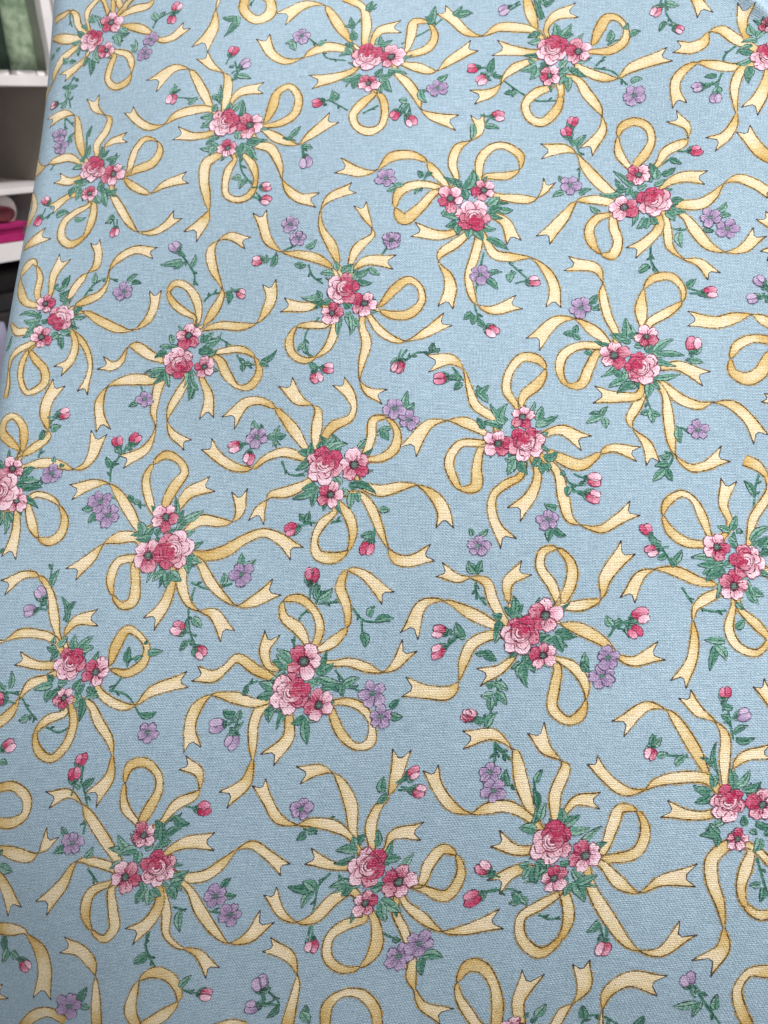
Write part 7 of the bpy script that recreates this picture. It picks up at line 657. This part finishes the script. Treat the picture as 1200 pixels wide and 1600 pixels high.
('s',4294,-8194,4464,-8213,4610,-8362),('s',4505,-8814,4404,-8952,4417,-9244,4443,-9563),('s',5161,-9288,5346,-9454,5552,-9512),('s',5048,-7771,5214,-7662),('s',5086,-7821,5297,-7812),('s',4878,-7985,4957,-7852),('f',4925,-8474,96,4855,-8245,154,4889,-8036,114,4990,-7877,74,5036,-7643,172,5043,-7398,220),('f',5104,-8488,74,5147,-8331,129,5440,-8276,200),('f',4691,-8736,78,4481,-8723,117,4211,-8646,191),('f',4805,-9003,115,4619,-9122,177,4462,-9347,155,4258,-9417,37,4033,-9325,113,3841,-9094,167),('r',5602,-8864,99,5646,-8631,156,5759,-8459,135,5928,-8511,84,6035,-8730,121,5942,-8964,152,5641,-8912,84),('f',5476,-9079,80,5733,-9237,131,6006,-9366,39,6228,-9334,123,6579,-9191,230),('l',4763,-8535,4519,-8550,136),('l',4723,-8486,4671,-8385,138),('l',4744,-8459,4813,-8351,121),('l',4756,-8614,4529,-8694,103),('l',4991,-8470,4948,-8291,105),('l',5130,-8590,5145,-8434,114),('l',5136,-8615,5291,-8592,130),('l',4784,-8926,4621,-8832,135),('l',4818,-8949,4551,-8982,124),('l',4798,-8977,4712,-9062,112),('l',4384,-8980,4054,-9001,165),('l',4364,-9008,4205,-8939,178),('l',4344,-9036,4272,-9228,138),('l',5039,-8959,5184,-8896,150),('l',5207,-9075,5453,-9184,160),('l',5222,-9126,5313,-9300,154),('l',4904,-7855,4896,-7687,143),('l',4963,-7878,4878,-7985,111),('l',5250,-7712,5187,-7663,113),('l',5303,-7837,5224,-7841,122),('l',5466,-9495,5552,-9512,111),('l',5864,-9664,6086,-9668,156),('l',5872,-9689,5929,-9867,133),('l',4452,-9590,4449,-9671,93),('b',5238,-7623,99,30,'k'),('b',5338,-7815,99,350,'k'),('b',4521,-9678,110,280,'k'),('v',5782,-9529,182),('v',5595,-9691,190),('d',5348,-8857,230,160),('d',5020,-9130,176,20),('o',4931,-8712,255,200),),
 (
('s',7152,9528,7119,9446),('s',6226,9302,6316,9451),('f',7395,9793,60,7650,9660,143,7922,9530,128,8145,9508,17,8340,9640,118,8431,9839,138,8441,10043,169),('f',7294,9421,89,7319,9235,119,7254,9052,131,7124,8941,182),('r',6657,9268,43,6745,9120,112,6906,8932,128,6924,8748,130,6701,8606,85,6581,8792,86,6572,9040,89,6642,9227,65),('r',6660,9331,94,6505,9252,108,6391,9137,77,6368,8952,42,6389,8741,67,6367,8539,101),('r',6585,9525,109,6442,9524,127,6237,9724,31),('l',7013,10065,7152,10144,99),('l',7036,10042,7128,9973,115),('l',7252,9777,7368,9857,118),('l',7218,9694,7313,9545,123),('l',7256,9734,7431,9729,82),('l',6762,9689,6530,9699,148),('l',6739,9712,6746,9819,106),('l',6686,9628,6577,9503,117),('l',6786,9667,6886,9706,99),('l',6681,9500,6543,9441,79),('l',7055,9468,6961,9387,116),('l',7094,9488,7235,9505,121),('l',7100,9425,7136,9259,118),('l',7176,9486,7221,9443,131),('l',6225,9281,6328,9469,83),('d',6815,9945,165,20),('d',6813,9433,189,350),('o',7071,9720,211,40),),
 (
('s',3758,-6579,3855,-6757,4086,-6795),('s',4085,-7414,4280,-7418),('s',4446,-7422,4582,-7397),('s',5020,-7487,5000,-7675),('s',4331,-8201,4347,-8385,4202,-8543),('f',4133,-6883,106,3868,-7001,164,3639,-7035,89,3586,-7105,42,3507,-7230,168,3471,-7357,214),('f',4789,-6904,77,5065,-7023,171,5335,-6975,128,5537,-6967,33,5764,-7124,149,5870,-7316,183,5884,-7477,209),('f',4821,-7072,81,4960,-7241,134,5075,-7515,111,5190,-7758,36,5303,-7892,144,5462,-7920,159,5708,-7831,208),('r',4496,-7272,74,4336,-7433,131,4249,-7637,95,4302,-7827,146,4496,-7869,163,4681,-7778,72,4737,-7536,125,4662,-7317,140,4577,-7218,97),('l',4133,-6567,3967,-6704,138),('l',4131,-6509,3985,-6473,135),('l',4385,-6463,4622,-6400,127),('l',4233,-6915,4065,-6966,138),('l',4236,-7000,3957,-7089,127),('l',4237,-7028,4202,-7195,122),('l',4569,-6925,4481,-6810,162),('l',4626,-6983,4574,-7093,136),('l',4680,-6957,4790,-6932,136),('l',4710,-7041,4687,-7235,138),('l',4765,-7043,4795,-7155,112),('l',4777,-6449,4872,-6338,99),('l',4112,-7387,4038,-7302,144),('l',4141,-7415,4163,-7277,99),('l',4032,-7468,4035,-7524,127),('l',5069,-7271,5191,-7274,135),('l',4996,-7568,4848,-7592,123),('l',4972,-7648,5026,-7675,110),('l',4331,-8201,4252,-8227,147),('l',4347,-8385,4306,-8227,81),('b',3944,-7500,112,200,'r'),('b',4928,-7760,118,250,'r'),('d',4728,-6676,231,315),('d',4434,-7062,196,160),('o',4336,-6662,274,240),),
 (
('s',11730,-30,11919,-23),('s',11864,-1205,12121,-1161,12249,-1244),('s',12480,-1413,12623,-1455,12718,-1421),('s',12096,35,12214,-301),('f',12516,-289,73,12612,-168,126,12834,-161,172),('f',12137,-383,89,11858,-263,145,11621,-301,139,11469,-361,32,11233,-292,126,11022,-85,140,10915,100,176),('f',12251,-718,106,12040,-730,128,11830,-636,188),('f',12195,-931,129,12051,-993,161,11936,-1120,222),('r',12646,-1152,74,12478,-1307,132,12307,-1452,114,12375,-1687,124,12628,-1827,131,12784,-1654,120,12814,-1441,135,12707,-1187,115),('l',12256,-378,12278,-220,126),('l',12204,-249,12116,-68,99),('l',12128,10,12171,143,100),('l',12188,-433,12182,-276,103),('l',12231,-510,12054,-492,152),('l',12482,-446,12446,-266,147),('l',12534,-444,12670,-335,135),('l',12597,-493,12799,-458,132),('l',12235,-876,12130,-883,131),('l',12307,-846,12430,-917,170),('l',12268,-901,12221,-1035,146),('l',12320,-898,12362,-1066,160),('l',12573,-857,12670,-826,163),('l',12726,-1056,12707,-1187,148),('l',12230,-1272,12133,-1306,115),('l',12263,-1296,12131,-1200,116),('l',12249,-1244,12322,-1319,104),('l',11807,-1196,11836,-1301,152),('l',11853,-1059,11886,-977,113),('l',11779,-1,11725,-3,97),('b',11709,-1284,119,210,'r'),('b',11743,-947,102,150,'k'),('v',11675,-98,157),('d',12546,-1015,162,90),('o',12429,-631,247,240),),
]

big = sorted((-(math.hypot(e[3] - e[1], e[4] - e[2]) * e[5]), i, j) for i, m in enumerate(PRINT) for j, e in enumerate(m) if e[0] == 'l')
OWN_LEAF = {(i, j) for _, i, j in big[:300]}
for mi, motif in enumerate(PRINT):
    group = bpy.data.objects.new("bow_bouquet_print", None); scene.collection.objects.link(group)
    group.parent = fabric; group.empty_display_size = 0.01
    fol = Print(mi * 1000 + 7); nrib = 0
    flowers = [(e[1] * U, e[2] * U, e[3] * U) for e in motif if e[0] in 'do']
    if len(flowers) > 1:       # short leaves filling in behind the flowers
        mx_, my_ = (sum(f[i] for f in flowers) / len(flowers) for i in (0, 1)); mr = sum(f[2] for f in flowers) / len(flowers)
        for q in range(9):
            an = 6.283 * (q + fol.r.uniform(-0.4, 0.4)) / 9; r0 = mr * fol.r.uniform(0.7, 1.2); r1 = mr * fol.r.uniform(1.75, 2.45)
            leaf(fol, mx_ + math.cos(an) * r0, my_ + math.sin(an) * r0, mx_ + math.cos(an + 0.15) * r1, my_ + math.sin(an + 0.15) * r1, mr * 0.52, (236 + q) * 1e-6)
    for j, e in enumerate(motif):
        k, d = e[0], e[1:]
        pr = Print(mi * 1000 + j)
        if k == 's':
            stem(fol, d, 20e-6)
            for q in range(0, len(d) - 3, 2):
                x0, y0, x1, y1 = (v * U for v in d[q:q + 4]); L = math.hypot(x1 - x0, y1 - y0)
                if L < 0.0016: continue
                t = fol.r.uniform(0.3, 0.7); sg = fol.r.choice((-1, 1)); an = math.atan2(y1 - y0, x1 - x0) + sg * fol.r.uniform(0.5, 0.9); ll = fol.r.uniform(0.0011, 0.0017)
                px, py = x0 + (x1 - x0) * t, y0 + (y1 - y0) * t
                leaf(fol, px, py, px + math.cos(an) * ll, py + math.sin(an) * ll, ll * 0.5, 26e-6)
        elif k in 'rf':
            ribbon(pr, d, (40 + nrib * 15) * 1e-6, k == 'f', flowers); nrib += 1; pr.build("ribbon", group)
        elif k == 'l':
            o = (250 + (j % 10) * 12) * 1e-6
            if (mi, j) in OWN_LEAF:
                leaf(pr, *(x * U for x in d), o); pr.build("leaf", group)
            else: leaf(fol, *(x * U for x in d), o)
        elif k == 'v': violet(pr, d[0] * U, d[1] * U, d[2] * U, (390 + (j % 3) * 70) * 1e-6); pr.build("violet_blossom", group)
        elif k == 'b': bud(pr, d[0] * U, d[1] * U, d[2] * U, d[3], d[4], 390e-6); pr.build("rosebud" if d[4] != 'v' else "violet_bud", group)
        elif k == 'd': blossom(pr, d[0] * U, d[1] * U, d[2] * U, d[3], (400 + (j % 2) * 90) * 1e-6); pr.build("pink_blossom", group)
        elif k == 'o': rose(pr, d[0] * U, d[1] * U, d[2] * U, d[3], 600e-6); pr.build("rose", group)
    if fol.v: tag(fol.build("foliage", group), kind="stuff")

# the print goes on beyond the picture's frame: one mesh for each further bouquet
for mi, motif in enumerate(PRINT_BEYOND):
    pr = Print(90000 + mi); nrib = 0
    flowers = [(e[1] * U, e[2] * U, e[3] * U) for e in motif if e[0] in 'do']
    for j, e in enumerate(motif):
        k, d = e[0], e[1:]
        if k == 's': stem(pr, d, 20e-6)
        elif k in 'rf': ribbon(pr, d, (40 + nrib * 15) * 1e-6, k == 'f', flowers); nrib += 1
        elif k == 'l': leaf(pr, *(x * U for x in d), (250 + (j % 10) * 12) * 1e-6)
        elif k == 'v': violet(pr, d[0] * U, d[1] * U, d[2] * U, (390 + (j % 3) * 70) * 1e-6)
        elif k == 'b': bud(pr, d[0] * U, d[1] * U, d[2] * U, d[3], d[4], 390e-6)
        elif k == 'd': blossom(pr, d[0] * U, d[1] * U, d[2] * U, d[3], (400 + (j % 2) * 90) * 1e-6)
        elif k == 'o': rose(pr, d[0] * U, d[1] * U, d[2] * U, d[3], 600e-6)
    if pr.v: pr.build("bow_bouquet_print", fabric)

# ---------------------------------------------------------------- the shop shelves glimpsed at the left
YAW = math.radians(56)
SQ = V(-0.61853, 1.5, 0)
SD = V(math.cos(YAW), math.sin(YAW), 0); SB = V(-math.sin(YAW), math.cos(YAW), 0)     # along the front, into the shelf
def at(u, v, z): return SQ + SD * u + SB * v + V(0, 0, z)
import bmesh
def box(name, u0, u1, v0, v1, z0, z1, mat, parent=None, bevel=0.001, seg=2, warp=0.0, seed=0, cuts=0):
    bm = bmesh.new(); r = random.Random(seed)
    bmesh.ops.create_cube(bm, size=1.0)
    for v in bm.verts:
        v.co = ((u0 + u1) / 2 + v.co.x * (u1 - u0), (v0 + v1) / 2 + v.co.y * (v1 - v0), (z0 + z1) / 2 + v.co.z * (z1 - z0))
    if cuts: bmesh.ops.subdivide_edges(bm, edges=bm.edges[:], cuts=cuts, use_grid_fill=True)
    else: bmesh.ops.bevel(bm, geom=bm.edges[:], offset=bevel, segments=seg, affect='EDGES', profile=0.5)
    if warp:
        for v in bm.verts:
            x, y, z = v.co
            v.co.y += warp * math.sin(x * 90 + seed) + warp * 0.7 * math.sin(z * 70 + seed * 2); v.co.x += warp * 0.6 * math.sin(z * 55 + y * 40 + seed)
            v.co.z += warp * 0.5 * math.sin(x * 120 + seed)
    for v in bm.verts: v.co = at(v.co.x, v.co.y, v.co.z)
    bmesh.ops.recalc_face_normals(bm, faces=bm.faces[:])
    me = bpy.data.meshes.new(name); bm.to_mesh(me); bm.free()
    for p in me.polygons: p.use_smooth = bool(warp or cuts)
    me.materials.append(mat)
    o = bpy.data.objects.new(name, me); scene.collection.objects.link(o)
    if parent: o.parent = parent
    return o
def roll(name, u, z, r, v0, v1, mat, parent=None, n=28, squash=1.0, spiral=True):
    bm = bmesh.new(); rings = []
    prof = [(v0 + 0.004, 0.35), (v0 + 0.001, 0.7), (v0, 0.88), (v0 + 0.002, 1.0), (v1, 1.0)]
    c = bm.verts.new(at(u, v0 + 0.006, z))
    for v, k in prof:
        rings.append([bm.verts.new(at(u + math.cos(6.2832 * j / n) * r * k * (1 + 0.03 * math.sin(3 * 6.2832 * j / n)), v, z + math.sin(6.2832 * j / n) * r * k * squash)) for j in range(n)])
    for j in range(n):
        bm.faces.new((c, rings[0][j], rings[0][(j + 1) % n]))
        for i in range(len(rings) - 1): bm.faces.new((rings[i][j], rings[i + 1][j], rings[i + 1][(j + 1) % n], rings[i][(j + 1) % n]))
    bmesh.ops.recalc_face_normals(bm, faces=bm.faces[:])
    me = bpy.data.meshes.new(name); bm.to_mesh(me); bm.free()
    for p in me.polygons: p.use_smooth = True
    me.materials.append(mat); o = bpy.data.objects.new(name, me); scene.collection.objects.link(o)
    if parent: o.parent = parent
    return o
def empty(name, loc):
    o = bpy.data.objects.new(name, None); scene.collection.objects.link(o); return o

m_white = plain_material("shelf_white_laminate", (0.74, 0.70, 0.70), 0.45, 25, 0.05)
m_back_shade = plain_material("shade_coloured_back_board", (0.11, 0.092, 0.076), 0.8, 6, 0.10)  # shade inside the cubbies, put into the board's brown colour
m_green = plain_material("mottled_sage_cotton", lin((98, 118, 94)), 0.9, 70, 0.2, 0.2, lin((150, 164, 140)))
m_sage = plain_material("plain_sage_cotton", lin((84, 92, 78)), 0.9, 40, 0.08)
m_dgreen = plain_material("dark_green_cotton", lin((22, 46, 32)), 0.9, 50, 0.2)
m_card = plain_material("white_bolt_card", (0.80, 0.78, 0.77), 0.7, 40, 0.06)
m_cream = plain_material("cream_cotton", (0.72, 0.66, 0.62), 0.9, 30, 0.08, 0.2)
m_wine = plain_material("wine_red_cotton", lin((92, 24, 34)), 0.85, 60, 0.2)
m_mag = plain_material("magenta_cotton", lin((166, 12, 96)), 0.85, 40, 0.12, 0.2)
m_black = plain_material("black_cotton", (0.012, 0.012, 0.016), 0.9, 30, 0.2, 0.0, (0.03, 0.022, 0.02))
m_lav = plain_material("lavender_cotton", lin((150, 146, 170)), 0.9, 30, 0.1)

shelf = empty("shelf_unit", None)
tag(shelf, "white shop shelving with back board coloured dark for shade behind the fabric's left edge", "shelf")
box("back_panel", -0.9, 0.9, 0.32, 0.335, 0.2, 2.0, m_back_shade, shelf)
box("shelf_board", -0.9, 0.0655, 0.0, 0.319, 1.2745, 1.2905, m_white, shelf)
box("shelf_board", -0.9, 0.0655, 0.0, 0.319, 1.1075, 1.1165, m_white, shelf)
box("shelf_board", -0.9, 0.0655, 0.0, 0.319, 0.9985, 1.0285, m_white, shelf)
box("shelf_board", -0.9, 0.0655, 0.0, 0.319, 0.66, 0.68, m_white, shelf)
m_side_shade = plain_material("shade_coloured_side_board", (0.26, 0.228, 0.196), 0.8, 8, 0.08)  # brown stands for shade on the white inner side
box("side_shade_sheet", 0.0600, 0.0652, 0.012, 0.318, 1.1170, 1.2740, m_side_shade, shelf)  # added sheet covering the white upright inside this cubby
box("upright", 0.0665, 0.0855, -0.001, 0.319, 0.2, 2.0, m_white, shelf)
box("upright", 0.0925, 0.112, -0.001, 0.319, 0.2, 2.0, m_white, shelf)

def bolt(name, u0, u1, v0, mat, label, seed, h=0.22, lean=0.0):
    e = empty(name, None); tag(e, label, "fabric bolt", "fabric bolts standing on the top shelf")
    box("wrapped_cloth", u0, u1, v0, v0 + 0.16, 1.2995, 1.2995 + h, mat, e, cuts=7, warp=0.0014, seed=seed)
    box("card_core", u0 + 0.002, u1 - 0.002, v0 + 0.004, v0 + 0.155, 1.2910, 1.2990, m_card, e)
    return e
bolt("fabric_bolt", -0.040, 0.0005, 0.02, m_dgreen, "dark green fabric bolt at the very left of the top shelf", 1)
bolt("fabric_bolt", 0.0025, 0.0425, 0.006, m_green, "mottled sage green fabric bolt on the top shelf", 2)
bolt("fabric_bolt", 0.0445, 0.0645, 0.012, m_sage, "plain grey green fabric bolt beside the white shelf upright", 3)

rl = empty("fabric_roll", None); tag(rl, "cream rolled fabric bundle in the cubby above the magenta cloth", "fabric roll", "rolled fabrics in the middle cubby")
roll("rolled_cloth", -0.060, 1.0790, 0.0270, 0.035, 0.28, m_cream, rl, squash=1.0)
rl2 = empty("fabric_roll", None); tag(rl2, "dark wine red rolled fabric lying on the magenta cloth", "fabric roll", "rolled fabrics in the middle cubby")
roll("rolled_cloth", -0.0735, 1.0755, 0.0230, 0.012, 0.26, m_wine, rl2, squash=0.58)
st = empty("folded_fabric_stack", None); tag(st, "magenta folded fabric stacked on the lower white shelf", "fabric stack")
for i, (z0, z1) in enumerate(((1.0295, 1.0420), (1.0425, 1.0515), (1.0520, 1.0600))):
    box("folded_layer", -0.15, -0.045 + 0.004 * i, 0.008 + 0.004 * (i % 2), 0.24, z0, z1, m_mag, st, cuts=6, warp=0.0008, seed=10 + i)
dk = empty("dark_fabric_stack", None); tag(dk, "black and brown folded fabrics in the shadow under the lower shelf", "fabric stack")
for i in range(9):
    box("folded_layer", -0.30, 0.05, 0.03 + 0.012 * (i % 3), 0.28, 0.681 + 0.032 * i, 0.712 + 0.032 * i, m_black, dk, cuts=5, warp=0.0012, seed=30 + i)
lv = box("lavender_fabric", -0.26, -0.143, -0.03, 0.028, 0.6805, 0.905, m_lav, cuts=7, warp=0.002, seed=50)
tag(lv, "lavender folded fabric at the picture's left border below the shelves", "fabric")

# ---------------------------------------------------------------- put every grouping Empty at the base of what it carries
from mathutils import Matrix, Vector
for e in [o for o in scene.objects if o.type == 'EMPTY']:
    pts = [v.co for c in e.children for v in c.data.vertices]
    if not pts: continue
    lo = [min(p[i] for p in pts) for i in range(3)]; hi = [max(p[i] for p in pts) for i in range(3)]
    base = Vector(((lo[0] + hi[0]) / 2, (lo[1] + hi[1]) / 2, lo[2]))
    e.location = base
    for c in e.children: c.matrix_parent_inverse = Matrix.Translation(-base)
